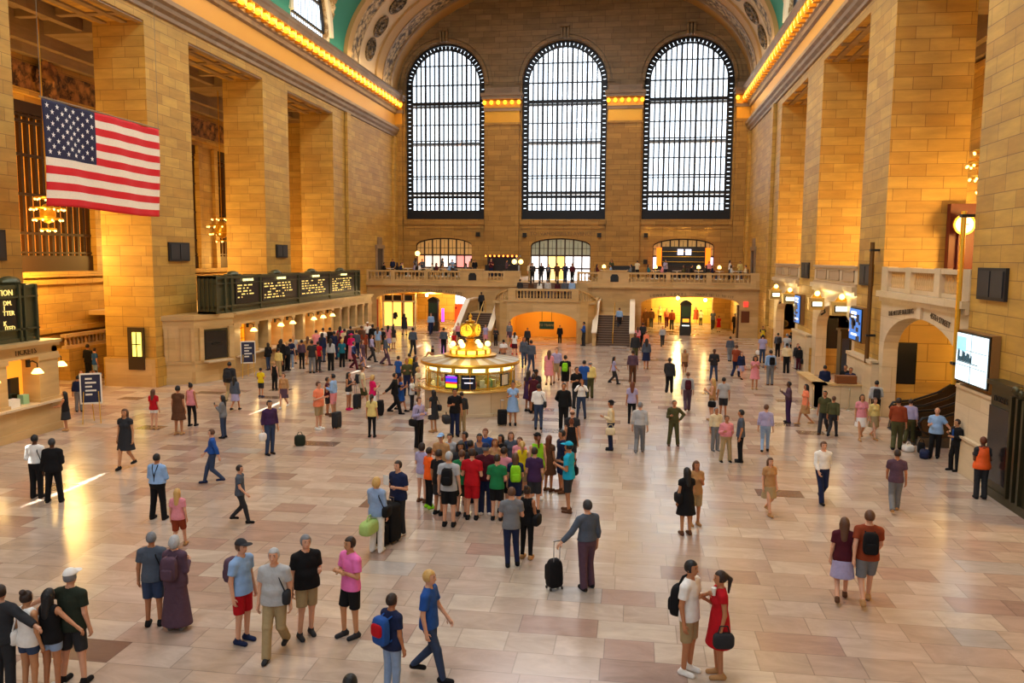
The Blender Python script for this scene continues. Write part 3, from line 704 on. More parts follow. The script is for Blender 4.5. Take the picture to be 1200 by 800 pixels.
# lamp posts and little table lamps on the balcony
lp = empty('globe_lamp', (-20.3, 75.4, 5.0), label='tall lamp post with one glowing globe on the far balcony, left of the left door', cat='lamp')
MB().lathe([(.14, 0), (.12, .15), (.05, .25), (.045, 1.9), (.1, 1.95)]).build('post', BRONZED, lp, smooth=True); MB().ball((0, 0, 2.15), .24, 12, 8).build('globe', BULBW, lp, smooth=True)
lp2 = empty('globe_lamp', (-10.4, 73.4, 4.6), label='lamp post with a cluster of two glowing globes beside the middle stairs', cat='lamp')
MB().lathe([(.14, 0), (.12, .15), (.05, .25), (.045, 1.5), (.1, 1.6)]).build('post', BRONZED, lp2, smooth=True)
for x in (-.3, .3): MB().ball((x, 0, 1.85), .22, 10, 8).build('globe', BULBW, lp2, smooth=True)
CLOTH = mat('white tablecloth', 'e6dfd0', .7)
tb = empty('dining_table', (-22, 74.5, 4.6), label='small round cafe table under a white cloth at the left end of the far balcony', cat='table', group='cafe tables on the far balcony')
MB().lathe([(.45, 0), (.42, .05), (.05, .08), (.05, .7), (.42, .72), (.42, .75)], n=12).build('table', CLOTH, tb, smooth=True)
ch = empty('dining_chair', (-22, 74.5, 4.6), label='dark cafe chair at the tables on the far balcony', cat='chair', group='dark cafe chairs on the far balcony')
q = MB(); q.box(-.22, .22, -.22, .22, .42, .47); q.build('seat', BRONZED, ch); MB().box(-.22, .22, .19, .23, .47, .92).build('backrest', BRONZED, ch)
for a in (-.19, .19):
    for b in (-.19, .19): MB().box(a-.02, a+.02, b-.02, b+.02, 0, .42).build('leg', BRONZED, ch)
tl = empty('table_lamp', (2.6, 74, 5.35), label='small glowing lamp on the balcony rail tables, near the bar', cat='lamp', group='glowing table lamps on the right of the balcony')
MB().lathe([(.09, 0), (.08, .03), (.02, .05), (.02, .2)], n=8).build('base', GOLD, tl); MB().lathe([(.12, .2), (.17, .22), (.15, .42), (.06, .5)], n=10).build('lamp_shade', BULBW, tl, smooth=True)
struct(MB().box(-24.2, -10.3, 73.0, 81.9, 4.6, 5.0).box(-3.6, 10.7, 73.0, 81.9, 4.6, 5.0), 'floor_dining', STONEP)
TAB = [(-22.6, 74.2), (-20.9, 74.0), (-19.2, 74.3), (-17.5, 74.0), (-16.0, 74.2), (-21.5, 76.5), (-19.5, 76.6), (-17.5, 76.4), (2.0, 74.3), (3.9, 74.2), (5.8, 74.3), (7.6, 74.2), (9.3, 74.6), (-2.6, 74.2), (-.8, 74.4)]
for i, (x, y) in enumerate(TAB):
    where = ('left part of the far balcony', 'right part of the far balcony')[x > -5]
    lab = 'small round cafe table under a white cloth on the '+where
    if i == 0: tb.location = (x, y, 5.0); tb['label'] = lab; tb['group'] = 'cafe tables, '+where
    else: copyt(tb, (x, y, 5.0), label=lab, group='cafe tables, '+where)
    for j, (dx, r) in enumerate(((-.62, PI/2), (.62, -PI/2))):
        lab = 'dark cafe chair at the tables on the '+where
        if i == j == 0: ch.location = (x+dx, y, 5.0); ch.rotation_euler = (0, 0, r); ch['label'] = lab; ch['group'] = 'cafe chairs, '+where
        else: copyt(ch, (x+dx, y, 5.0), rz=r, label=lab, group='cafe chairs, '+where)
for i, x in enumerate((2.0, 5.8, 7.6)): 
    if i == 0: tl.location = (x, 74.3, 5.75)
    else: copyt(tl, (x, 74.3, 5.75))
o = copyt(tl, (-2.6, 74.2, 5.75), label='small glowing lamp on the cafe table just right of the middle stairs', group='lamp by the stairs'); del o['group']
o = MB().box(-2.0, .2, 75.1, 75.3, 5.4, 6.15).build('display_screen', BLACK); tag(o, 'black display screen standing on the balcony right of the middle stairs', 'screen'); MB().box(-1.2, -.6, 75.15, 75.25, 5.0, 5.4).build('stand', BLACK, o)

# signs, kiosks, lights under the balcony
def letters(body, x0, x1, ybase, zf, size, m, y, n='engraved_lettering'):
    L = len(body); e = None
    for i, ch_ in enumerate(body):
        if ch_ == ' ': continue
        u = x0+(x1-x0)*i/(L-1); o = text('letter', ch_, size, (u, y, zf(u)), (PI/2, 0, 0), m)
        if e is None: e = o; o.name = n; o['kind'] = 'structure'
        else: o.parent = e; o.matrix_parent_inverse = Matrix.Translation(-Vector(e.location)) if False else Matrix(); o.location = Vector((u, y, zf(u)))-Vector(e.location); 
        if o is not e:
            v = o.location.copy(); o.location = (v.x, v.z, -v.y); o.rotation_euler = (0, 0, 0)
    return e
INC = mat('incised dark letters', '4f3a20', .7)
zr = lambda c, h, s: (lambda u: s+.62*math.sqrt(max(0, 1-((u-c)/(h+.5))**2)))
letters('LOWER LEVEL', 1.6, 4.6, 0, zr(5.0, 4.2, 3.12), .3, INC, YB-.03)
letters('TRACKS NO 11 TO 117', 5.5, 8.6, 0, zr(5.0, 4.2, 3.12), .26, INC, YB-.03)
letters('LEXINGTON AVENUE', -22.6, -19.4, 0, zr(-19.15, 4.25, 3.15), .26, INC, YB-.03)
letters('GRAYBAR PASSAGE', -18.6, -15.4, 0, zr(-19.15, 4.25, 3.15), .26, INC, YB-.03)
def board_kiosk(x, y, lab, h=3.1, w=1.0):
    e = empty('notice_kiosk', (x, y, 0), label=lab, cat='kiosk')
    MB().box(-w/2, w/2, -.3, .3, 0, .9).box(-w/2+.05, w/2-.05, -.25, .25, .9, h-.35).build('body', mat('kiosk dark green', '17190f', .4), e)
    MB().prism([(-w/2-.04, h-.35), (w/2+.04, h-.35), (w/2-.12, h-.1), (0, h+.08), (-w/2+.12, h-.1)], 1, -.32, .32).build('pediment', BRONZED, e)
    MB().box(-w/2+.14, w/2-.14, -.27, -.25, 1.7, 2.6).build('notice', mat('notice green', '1e3a20', .5), e)
    return e
k = board_kiosk(4.76, 73.9, 'dark free-standing notice kiosk in the lit arch right of the stairs')
MB().box(-.28, .28, -.28, -.26, 1.2, 1.5).build('lit_notice', glow('lit yellow notice', 'f0b030', 1.2), k); MB().box(-.3, .3, -.33, -.3, .86, .93).build('lit_edge', glow('white edge', 'ffffff', 2.), k)
board_kiosk(-18.2, 73.2, 'dark free-standing notice kiosk in the shop arch left of the stairs')
for x, z, l in ((4.0, 3.35, 'bright star-like lamp hanging in the lit arch, nearer the stairs'), (6.4, 3.2, 'smaller bright lamp hanging in the lit arch, nearer the right wall'), (-18.9, 3.3, 'cluster lamp glowing in the shop arch left of the stairs')):
    e = empty('pendant_lamp', (x, YB+1.1, z), label=l, cat='lamp'); MB().ball((0, 0, 0), .14, 10, 7).build('bulb', glow('very bright lamp', 'ffd070', 60), e, smooth=True); MB().tube([(0, 0, .1), (0, 0, .55)], .02).build('stem', GOLD, e)
    point('arch lamp', (x, YB+.9, z-.3), 60, (1, .66, .25), .15)
o = MB().box(9.35, 10.05, YB-.06, YB, 1.35, 2.35).build('wall_plaque', mat('red bronze plaque', '6a3a1c', .4, .4)); tag(o, 'brown bronze plaque on the pale wall right of the lit arch', 'plaque')
o = MB().box(9.55, 9.9, YB-.08, YB, 2.75, 3.15).build('exit_sign', glow('red exit sign', 'ff2a20', 3.)); tag(o, 'small glowing red sign on the wall above the bronze plaque', 'sign')
o = MB().box(9.0, 9.18, YB-.02, YB+.7, 0, 2.85).build('trim_arch_post', mat('brown door post', '5a3a1a', .5)); o['kind'] = 'structure'
# shop in the left arch
e = empty('storefront', (-21.6, YB+2.2, 0), label='brightly lit shop front behind the left arch', cat='shop')
mb = MB(); mb.box(-1.9, -1.75, -.1, .1, 0, 3.2)
for x in (-.9, .2, 1.3): mb.box(x-.06, x+.06, -.1, .1, 0, 3.3)
mb.box(-1.8, 1.4, -.1, .1, 2.55, 2.7); mb.box(-1.8, 1.4, -.1, .1, 0, .3); mb.build('frame', mat('shop frame', 'e8d8b8', .5), e)
for x in (-1.7, -.84, .26): MB().box(x, x+.75, 0, .05, .3, 2.55).build('lit_window', glow('shop window', 'ffcf58', 1.9), e)
for x in (-1.7, -.84, .26): MB().box(x, x+.75, 0, .05, 2.7, 3.2).build('transom', BLACK, e)
o = MB().box(-24.0, -23.3, YB+.1, YB+.3, .2, 2.9).build('hanging_banner', mat('red banner', 'b8401c', .6)); tag(o, 'red upright banner at the left edge of the shop arch', 'banner')
o = MB().box(-17.35, -17.2, YB+.6, YB+.8, .9, 2.1).build('neon_sign', glow('purple neon', '9a30ff', 5.)); tag(o, 'glowing purple upright sign beside the dark kiosk in the shop arch', 'sign')
e = empty('shop_display', (-16.0, YB+4.5, 0), label='orange lit display with a white screen in the shop arch', cat='shop display')
MB().box(-.9, 1.3, -.05, .3, 2.35, 3.3).build('screen', glow('pale blue screen', 'cfe4ff', 2.2), e); MB().box(-1.0, 1.4, 0, .3, .5, 2.3).build('shelf', glow('orange display', 'e0521a', .9), e)
rr = random.Random(3)
for k in range(14): x, z = rr.uniform(-.9, 1.3), rr.uniform(.7, 2.2); MB().ball((x, -.1, z), .13, 8, 5).build('balloon', mat('balloon'+'abc'[k % 3], ('d83a1a', 'f08a2a', 'b8201a')[k % 3], .4), e)

# ---------------------------------------------------------------- left ticket office with departure boards
def office(y0, y1, splay, lab, xf=-22.0, bays=(), lampys=(), zt=3.65):
    e = empty('ticket_office', label=lab, cat='ticket office')
    mb = MB(); xw = -24.3
    mb.box(xw, xf, y0, y1, 3.05, zt-.25)                     # entablature
    mb.box(xw-6.5, xf+.12, y0-.1 if not splay else y0, y1, zt-.25, zt-.12); mb.box(xw-6.5, xf+.22, y0-.2 if not splay else y0, y1, zt-.12, zt)
    mb.box(xw, xf+.06, y0, y1, 2.95, 3.06)
    mb.box(xf-.9, xf+.05, y0, y1, 0, 1.12); mb.box(xf-.9, xf+.12, y0, y1, 0, .3)
    mb.build('stone_front', STONEP, e)
    mb = MB(); mb.box(xf-.8, xf+.22, y0+.2, y1, 1.12, 1.2); mb.build('counter', STONEQ, e)
    mb = MB(); mb.box(xw, xf-.85, y0+.1, y1, 1.12, 3.0); mb.build('inner_wall', mat('warm lit inner wall', 'e0a848', .6), e)
    for a, b in bays:                                     # piers between the ticket windows
        MB().box(xf-.82, xf+.02, a, b, 1.2, 2.97).box(xf-.8, xf+.07, a-.05, b+.05, 2.8, 2.95).box(xf-.8, xf+.07, a-.05, b+.05, 1.2, 1.32).build('pier', STONEP, e)
    return e
ys = [43.0]+[44.0+1.756*k for k in range(0, 13)]
bays = [(42.3, 43.1)]+[(44.9+1.756*k, 45.3+1.756*k) for k in range(12)]+[(65.6, 66.6)]
e = office(42.3, 66.6, True, 'long stone ticket office under the departure boards', bays=bays)
cen = [(a[1]+b[0])/2 for a, b in zip(bays[:-1], bays[1:])]
lampy = [44.03, 47.69, 49.48, 53.01, 54.71, 56.52]
for i, (a, b) in enumerate(zip(bays[:-1], bays[1:])):
    lit = any(a[1]-.1 < l < b[0]+.1 for l in lampy)
    w = MB(); w.box(-22.8, -22.72, a[1], b[0], 1.2, 2.96)
    if lit:
        o = w.build('ticket_window', mat('near black glass', '0c0a08', .3), e); hm = (a[1]+b[0])/2; MB().box(-22.72, -22.68, hm, b[0], 1.2, 2.96).build('lit_half', glow('lit ticket window', 'ffa51c', .95), o)
    else: o = w.build('ticket_window', mat('near black glass', '0c0a08', .3), e)
    g = MB(); n = 5
    for k in range(n+1): yk = a[1]+(b[0]-a[1])*k/n; g.box(-22.66, -22.62, yk-.02, yk+.02, 1.5, 2.9)
    for z in (1.5, 2.0, 2.6): g.box(-22.67, -22.61, a[1], b[0], z-.02, z+.02)
    g.build('grille', GOLD if lit else BRONZE, o)
# splayed end bays facing the camera
mb = MB(); P = [(-24.3, 39.15), (-22.95, 39.9), (-22.0, 42.3), (-24.3, 42.3)]
def poly(mb, P, z0, z1, grow=0.):
    c = (sum(p[0] for p in P)/len(P), sum(p[1] for p in P)/len(P)); Q = [(p[0]+(p[0]-c[0])*grow, p[1]+(p[1]-c[1])*grow) for p in P]
    return mb.prism(Q, 2, z0, z1)
poly(mb, P, 0, .35, .06); poly(mb, P, .35, 1.05, .01); poly(mb, P, 1.05, 1.2, .05); poly(mb, P, 1.2, 2.95, -.02); poly(mb, P, 2.95, 3.4, .0); poly(mb, P, 3.4, 3.65, .08)
mb.build('splayed_end', STONEP, e)
def facet(p, q, u0, u1, z0, z1, d0, d1, m, name):
    v = Vector((q[0]-p[0], q[1]-p[1])); L = v.length; v /= L; nrm = Vector((v.y, -v.x)); mb = MB()
    mb.T = lambda u, w, z: (p[0]+v.x*u*L+nrm.x*w, p[1]+v.y*u*L+nrm.y*w, z); mb.box(u0, u1, d0, d1, z0, z1); return mb.build(name, m, e)
facet(P[1], P[2], .1, .2, 1.2, 2.95, 0, .12, STONEP, 'pier'); facet(P[1], P[2], .85, .98, 1.2, 2.95, 0, .14, STONEP, 'pier'); facet(P[0], P[1], .05, .15, 1.2, 2.95, 0, .1, STONEP, 'pier'); facet(P[0], P[1], .55, .6, 1.2, 2.95, 0, .08, STONEP, 'pier'); facet(P[0], P[1], .88, .98, 1.2, 2.95, 0, .12, STONEP, 'pier')
o = facet(P[1], P[2], .24, .8, 1.25, 2.75, -.02, .06, DKGLASS, 'end_window'); 
facet(P[1], P[2], .2, .84, 1.18, 2.85, -.02, .03, BRONZE, 'window_frame'); facet(P[1], P[2], .2, .86, 1.08, 1.16, 0, .45, STONEQ, 'ledge')
facet(P[1], P[2], .42, .68, 2.0, 2.1, .05, .1, BLACK, 'notice')

def wall_lamp(x, y, z, lab, grp=None):
    e = empty('wall_lamp', (x, y, z), label=lab, cat='lamp', group=grp)
    MB().lathe([(.02, .0), (.1, -.02), (.2, -.16), (.21, -.2), (.02, -.2)], n=12).build('lamp_shade', BULBW, e, smooth=True)
    MB().tube([(-.36, 0, .18), (-.2, 0, .26), (0, 0, .18), (0, 0, 0)], .025, 6).box(-.42, -.34, -.08, .08, .02, .3).build('bracket', BRONZED, e)
    return e
wl = None
for y in lampy:
    l = 'glowing bell-shaped lamp on the front of the long ticket office'
    if wl is None: wl = wall_lamp(-21.62, y, 2.68, l, 'lamps along the long ticket office')
    else: copyt(wl, (-21.62, y, 2.68))
    point('ticket lamp', (-21.55, y, 2.4), 22, (1, .62, .22), .12)

GREENM = mat('green-black bronze board', '4c4e36', .4, .4); BFACE = mat('black departure panel', '0b0b10', .35)
AMB = glow('amber board text', 'ffdf80', 1.0)
bd = empty('departure_board', label='long row of green-black departure boards on top of the long ticket office', cat='departure board')
mb = MB(); X0, X1 = -22.25, -23.3
mb.box(X1, X0, 40.95, 64.3, 3.66, 3.78); mb.box(X1, X0+.05, 40.95, 64.3, 3.95, 4.05); mb.box(X1+.06, X0-.06, 41.0, 64.25, 3.78, 5.6); mb.box(X1, X0+.05, 40.95, 64.3, 5.55, 5.68); mb.box(X1, X0+.04, 40.95, 64.3, 5.25, 5.3)
for y in (40.95, 41.9, 42.6, 46.2, 51.9, 57.6, 63.2, 64.2): mb.box(X1, X0+.06, y, y+.18, 3.66, 5.72)
mb.build('case', GREENM, bd)
for k in range(4): MB().box(X1+.1+k*.25, X1+.18+k*.25, 40.88, 40.95, 3.8, 5.6).build('rib', GREENM, bd)
for y in (43.5, 49.1, 54.9, 60.6): MB().ball((X0-.3, y, 5.75), .3, 10, 6, (1, 1.6, .7)).ball((X0-.3, y+.6, 5.7), .16, 8, 5, (1, 3, .6)).ball((X0-.3, y-.6, 5.7), .16, 8, 5, (1, 3, .6)).build('crest', GREENM, bd, smooth=True)
rr = random.Random(5)
for (a, b) in ((43.2, 46.1), (46.6, 51.8), (52.3, 57.5), (58.0, 63.1)):
    o = MB().box(X0-.08, X0+.0, a, b, 4.08, 5.5).build('panel', BFACE, bd)
    t = MB()
    for r in range(6 if a > 43.5 else 5):
        z = 5.12-r*.17; u = b-.3 if False else a+.25
        while u < b-1.0:
            w = rr.choice((.16, .3, .34, .5, .62))
            if rr.random() < .84:
                n = max(1, int(w/.11))
                for q in range(n): t.box(X0, X0+.012, u+q*.11, u+q*.11+.07, z-.034, z+.034)
            u += w+.16
    t.build('timetable_rows', AMB, o)
    text('heading', 'DEPARTURES', .2, (X0+.06, (a+b)/2, 5.42), (PI/2, 0, PI/2), glow('board heading', 'fff0a0', 2.2), o, sx=1.1)

# near ticket booth at the left edge
bays = [(13.0, 13.5), (15.2, 15.6), (17.3, 17.7), (19.4, 19.8), (21.5, 21.9), (23.5, 24.0), (25.55, 25.95), (27.55, 28.6)]
e2 = office(12, 28.6, False, 'near stone ticket booth at the left edge with lit window and board on top', xf=-22.25, bays=bays, zt=3.55)
MB().box(-24.3, -23.2, 28.2, 28.6, 0, 3.3).box(-28, -22.25, 28.3, 28.6, 0, 3.3).build('end_wall', STONEP, e2)
MB().prism([(-28, 28.6), (-22.1, 28.6), (-22.1, 28.0), (-28, 28.0)], 2, 1.0, 1.12).build('ledge', STONEP, e2)
for a, b in zip(bays[:-1], bays[1:]):
    o = MB().box(-23.0, -22.95, a[1], b[0], 1.2, 2.96).build('ticket_window', glow('lit booth interior', 'ffab30', .7), e2)
    MB().box(-22.9, -22.86, a[1]+.3, b[0]-.3, 1.25, 2.2).build('dark_screen', DKGLASS, o)
text('frieze_lettering', 'TICKETS', .3, (-22.22, 26.9, 3.2), (PI/2, 0, PI/2), INC, e2)
for y, z in ((24.9, 2.55), (27.0, 2.6)):
    wall_lamp(-21.85, y, z, 'glowing bell-shaped lamp in the %s window of the near ticket booth' % ('farther' if y > 26 else 'nearer'))
    point('booth lamp', (-21.8, y, z-.3), 14, (1, .62, .22), .12)
o = wall_lamp(-22.4, 29.0, 2.6, 'glowing lamp on a bracket at the end wall of the near ticket booth'); o.rotation_euler = (0, 0, PI/2)
point('booth lamp', (-22.3, 29.1, 2.3), 25, (1, .62, .22), .12)
nb = empty('information_board', label='tall green-black board with amber words on top of the near ticket booth', cat='board')
mb = MB(); mb.box(-23.6, -22.5, 14, 28.0, 3.56, 3.7); mb.box(-23.55, -22.55, 14, 27.95, 3.7, 5.6); mb.box(-23.6, -22.5, 14, 28.0, 5.55, 5.68); mb.box(-23.6, -22.46, 14, 28.0, 5.2, 5.27); mb.box(-23.6, -22.44, 14, 28.0, 4.0, 4.06)
for y in (14, 16.8, 27.0, 27.25, 27.85): mb.box(-23.6, -22.44, y, y+.1, 3.56, 5.7)
mb.build('case', GREENM, nb); mb = MB(); mb.ball((-22.9, 27.1, 5.78), .32, 10, 6, (1, 1.5, .7)); mb.build('crest', GREENM, nb, smooth=True)
o = MB().box(-22.58, -22.52, 17.0, 26.95, 4.1, 5.18).build('panel', BFACE, nb)
text('heading', 'INFORMATION', .3, (-22.44, 26.7, 5.4), (PI/2, 0, PI/2), AMB, nb, align='RIGHT')
for k, s in enumerate(('DM.', 'I', 'TTER', '', 'K', 'ITED')):
    if s: text('board_words', s, .24, (-22.5, 26.7-(0, .35, -.1, 0, .3, -.1)[k]*1., 5.02-k*.185), (PI/2, 0, PI/2), AMB, o, align='RIGHT')
o = MB().box(-22.6, -22.3, 25.9, 26.6, 1.2, 1.5).build('paper_stack', WHITE); tag(o, 'white stack of papers on the counter of the near ticket booth', 'papers')
o = MB().box(-22.75, -22.5, 27.0, 27.3, 1.2, 1.55).build('counter_sign', mat('pale green sign', '8fbf9a', .5)); tag(o, 'small pale green sign on the counter of the near ticket booth', 'sign')
o = MB().prism([(24.2, 1.2), (25.4, 1.2), (24.9, 2.3), (24.3, 2.4)], 0, -22.75, -22.6).build('poster_board', mat('pale yellow poster', 'e8dca0', .5)); tag(o, 'slanted pale poster at the very left window of the near ticket booth', 'poster')

# easel posters
def easel(x, y, rz, lab):
    e = empty('easel_sign', (x, y, 0), rz, lab, 'easel sign')
    MB().box(-.36, .36, -.03, .03, .85, 2.0).build('panel', mat('navy poster', '1c2040', .5), e)
    fr = MB(); fr.box(-.4, .4, -.05, .04, .8, .86); fr.box(-.4, .4, -.05, .04, 1.99, 2.05); fr.box(-.4, -.35, -.05, .04, .8, 2.05); fr.box(.35, .4, -.05, .04, .8, 2.05); fr.build('frame', WHITE, e)
    for a, b in ((-.33, -.2), (.33, -.2), (0, .5)): MB().tube([(a, b, 0), (a*.8, 0, 1.4)], .02, 5).build('leg', GOLD, e)
    q = MB()
    for k in range(5): q.box(-.2, .2 if k % 2 else .05, -.045, -.035, 1.15+k*.16, 1.22+k*.16)
    q.build('print', WHITE, e)
easel(-21.6, 29.6, .5, 'navy poster on an easel beside the near ticket booth')
easel(-21.3, 42.6, .5, 'navy poster on an easel at the near corner of the long ticket office')
# dark wall panels (speakers) on the piers and the little lit door
for y0, y1, z0, z1, s in ((25.9, 28.4, 7.0, 8.3, 'left'), (39.9, 41.9, 6.5, 7.5, 'left'), (53.0, 54.8, 6.7, 7.6, 'left'), (25.45, 27.4, 5.62, 6.6, 'right'), (38.85, 40.9, 5.64, 6.62, 'right'), (52.35, 54.5, 5.66, 6.64, 'right')):
    T = TL if s == 'left' else TR; mb = MB(); mb.T = T
    if y0 == 25.9: y0, y1 = 26.6, 28.6; z0, z1 = 6.55, 7.75
    mb.box(y0, y1, -.1, .0, z0, z1); o = mb.build('wall_grille', mat('dark louvre panel', '15161a', .5)); nth = {25: 'nearest', 26: 'nearest', 39: 'middle', 38: 'middle', 53: 'farthest', 52: 'farthest'}[int(y0)]
    tag(o, 'dark square louvre panel high on the %s pier of the %s wall' % (nth, s), 'panel')
    q = MB(); q.T = T; q.box(y0+.12, (y0+y1)/2-.05, -.13, -.1, z0+.1, z1-.1); q.box((y0+y1)/2+.05, y1-.12, -.13, -.1, z0+.1, z1-.1); q.build('louvre', mat('louvre', '26282c', .5), o)
e = empty('lit_doorway', label='narrow dark door with a yellow lit window in the side of the second left pier', cat='door')
MB().box(-25.75, -24.85, 38.3, 38.4, .9, 3.1).build('door', mat('dark door', '3a2a14', .5), e); MB().box(-25.45, -24.98, 38.24, 38.3, 1.6, 2.85).build('lit_window', glow('yellow window', 'ffe060', 2.2), e)
g = MB(); g.box(-25.23, -25.19, 38.2, 38.24, 1.6, 2.85); g.box(-25.45, -24.98, 38.2, 38.24, 2.2, 2.25); g.build('bars', BLACK, e)
struct(MB().box(-27.1, -24.3, 38.36, 38.5, 0, 1.45), 'trim_pier_base_left', STONEP)
balustrade('balustrade', lambda u, w, z: (-30.55+w, u, z), 39.6, 43.8, 1.72, .78, 0, 'small orange-lit balustrade behind the second left pier, above a ramp wall', step=.3)
struct(MB().box(-31, -30.1, 39.6, 44.0, 0, 1.72), 'wall_ramp_left', STONE)

# ---------------------------------------------------------------- chandeliers
def chandelier(x, y, z, r, lab, h=1.7):
    e = empty('chandelier', (x, y, z), label=lab, cat='chandelier')
    mb = MB()
    for zz, q in ((-.5*h, .45), (-.2*h, .85), (.1*h, 1.), (.4*h, .7)): mb.tube([(r*q*math.cos(2*PI*k/16), r*q*math.sin(2*PI*k/16), zz) for k in range(16)], .05, 5, True)
    mb.tube([(0, 0, -.6*h), (0, 0, 18.2-z)], .03, 5); mb.ball((0, 0, -.05*h), r*.5, 10, 7, (1, 1, 1.3)); mb.build('frame', GOLD, e, smooth=True)
    for zz, q, n in ((-.5*h, .45, 6), (-.2*h, .85, 10), (.1*h, 1., 12), (.4*h, .7, 8)):
        for k in range(n): a = 2*PI*k/n; MB().ball((r*q*math.cos(a), r*q*math.sin(a), zz-.08), .055, 6, 5).build('bulb', BULBW, e)
    return e
chandelier(-28.4, 53.4, 8.7, .95, 'glowing chandelier behind the third left pier')
chandelier(-28.6, 36.6, 8.9, .75, 'glowing chandelier behind the flag, in front of the bronze grille')
chandelier(13.6, 34.6, 10.4, .7, 'glowing chandelier in the nearest right opening')
chandelier(14.6, 46.5, 10.4, .8, 'chandelier hidden high in the second right opening')
for (x, y) in ((-28.5, 34.5), (-28.9, 37.5), (-28.5, 47.5), (-28.5, 60.5), (-28.5, 21)): point('passage chandelier light', (x, y, 6.8), 950, (1, .58, .14), .7); point('passage chandelier light', (x, y, 13.5), 70, (1, .6, .17), .7)
for (x, y) in ((14.6, 46.5), (14.6, 60), (14.6, 33.2), (14.6, 20)): point('passage chandelier light', (x, y, 8.0), 1350, (1, .6, .15), .7)

# ---------------------------------------------------------------- flag
def flag():
    Y0, Y1, Z0, Z1, Xf = 28.1, 35.7, 8.62, 12.62, -22.0
    ny, nz = 52, 39; V = []; F = []; MI = []
    wob = lambda u, v: .10*math.sin(u*1.5+v*.35)*(.3+.7*(1-v/4))+.03*math.sin(u*4+v)
    for i in range(ny+1):
        for j in range(nz+1):
            u = (Y1-Y0)*i/ny; v = (Z1-Z0)*j/nz; V.append((Xf+wob(u, v), Y0+u, Z0+v+.06*math.sin(u*.8)*(1-v/4)))
    for i in range(ny):
        for j in range(nz):
            st = j//3; canton = i < 21 and j >= 18
            F.append((i*(nz+1)+j, (i+1)*(nz+1)+j, (i+1)*(nz+1)+j+1, i*(nz+1)+j+1)); MI.append(2 if canton else (0 if st % 2 == 0 else 1))
    mb = MB(); mb.v, mb.f, mb.m = V, F, MI
    fl = mb.build('flag', [mat('flag red', 'd5101c', .7), mat('flag white', 'f0e2cc', .7), mat('flag navy', '14163c', .7)], smooth=True)
    sm = fl.modifiers.new('cloth thickness', 'SOLIDIFY'); sm.thickness = .02
    tag(fl, 'large American flag hanging in front of the bronze grille on the left', 'flag')
    s = MB(); cw = (Y1-Y0)*21/52; ch = (Z1-Z0)*21/39
    for r in range(9):
        for c in range(6 if r % 2 == 0 else 5):
            u = cw*(2*c+1+(r % 2))/12; v = (Z1-Z0)-ch*(r+1)/10; P = []
            for k in range(10): a = PI/2+k*PI/5; q = .115 if k % 2 == 0 else .046; P.append((u+q*math.cos(a), v+q*math.sin(a)))
            s.add([(Xf+wob(u, v)+.03, Y0+a, Z0+b+.06*math.sin(a*.8)*(1-b/4)) for a, b in P]+[(Xf+wob(u, v)+.035, Y0+u, Z0+v+.06*math.sin(u*.8)*(1-v/4))], [(k, (k+1) % 10, 10) for k in range(10)])
    s.build('stars', mat('star white', 'f4f0ec', .7), fl)
    m = MB(); m.tube([(Xf, Y0-.1, Z1+.04), (Xf, Y1+.1, Z1+.04)], .03)
    for y in (Y0, Y1): m.tube([(Xf, y, Z1), (Xf, y, 23)], .012, 4)
    m.build('hanging_cable', mat('cable', '8a7a60', .5), fl)
flag()

# ---------------------------------------------------------------- right side: parapets, arches, signs, screens
mb = MB(); mb.T = TR
def unit(y0, y1, a0, a1, zs, zc):
    mb.arch(y0, y1, a0, a1, 0, zs, zc, 5.25, 0, .6, 16)
    mb.box(y0, y1, -.25, .6, 5.25, 5.5); mb.box(y0, y1, -.12, 0, 5.05, 5.25); mb.box(y0-.0, y1, 0, 3.2, 5.2, 5.5)
unit(28.1, 37.5, 28.5, 36.9, 3.0, 4.6)
mb.box(32.3, 32.7, -.1, 0, 4.6, 5.1)
unit(41.5, 51.0, 42.0, 49.9, 2.95, 4.35); unit(55.4, 64.6, 56.2, 63.6, 2.85, 4.15)
mb.box(41.5, 51.0, 0, .3, 5.5, 6.45); mb.box(55.4, 64.6, 0, .3, 5.5, 6.45)
struct(mb, 'wall_right_parapets', STONEQ)
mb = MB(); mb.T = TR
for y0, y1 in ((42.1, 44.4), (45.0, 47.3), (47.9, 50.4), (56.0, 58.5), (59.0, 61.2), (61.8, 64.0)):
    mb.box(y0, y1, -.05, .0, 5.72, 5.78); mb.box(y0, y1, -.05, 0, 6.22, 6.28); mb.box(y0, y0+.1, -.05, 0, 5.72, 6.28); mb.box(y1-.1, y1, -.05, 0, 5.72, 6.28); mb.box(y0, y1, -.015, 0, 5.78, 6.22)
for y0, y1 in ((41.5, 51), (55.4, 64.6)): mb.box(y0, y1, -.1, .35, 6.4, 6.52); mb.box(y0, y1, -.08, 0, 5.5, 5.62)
struct(mb, 'trim_parapet_panels', mat('darker panel stone', 'b59a78', .5))  # panel frames and rails in a stone darker than the parapet wall
balustrade('balustrade', TR, 28.1, 37.5, 5.5, 1.0, 0, 'stone balustrade above the escalator arch in the right wall', piers=((28.1, 28.7), (30.7, 31.25), (33.8, 34.4), (36.7, 37.5)), step=.23, m=STONEQ)
text('wall_inscription', 'THE METLIFE BUILDING', .28, (10.77, 34.9, 4.72), (PI/2, 0, -PI/2), INC, sx=1.05)['kind'] = 'structure'
o = bpy.data.objects['wall_inscription.001']; o.rotation_euler = Euler((PI/2, 0, -PI/2)); o.rotation_euler.rotate_axis('Z', .10); o.location = (10.77, 34.8, 4.70)
o = text('wall_inscription', '45TH STREET', .30, (10.77, 30.5, 4.70), (PI/2, 0, -PI/2), INC, sx=1.1); o['kind'] = 'structure'; o.rotation_euler.rotate_axis('Z', -.12)
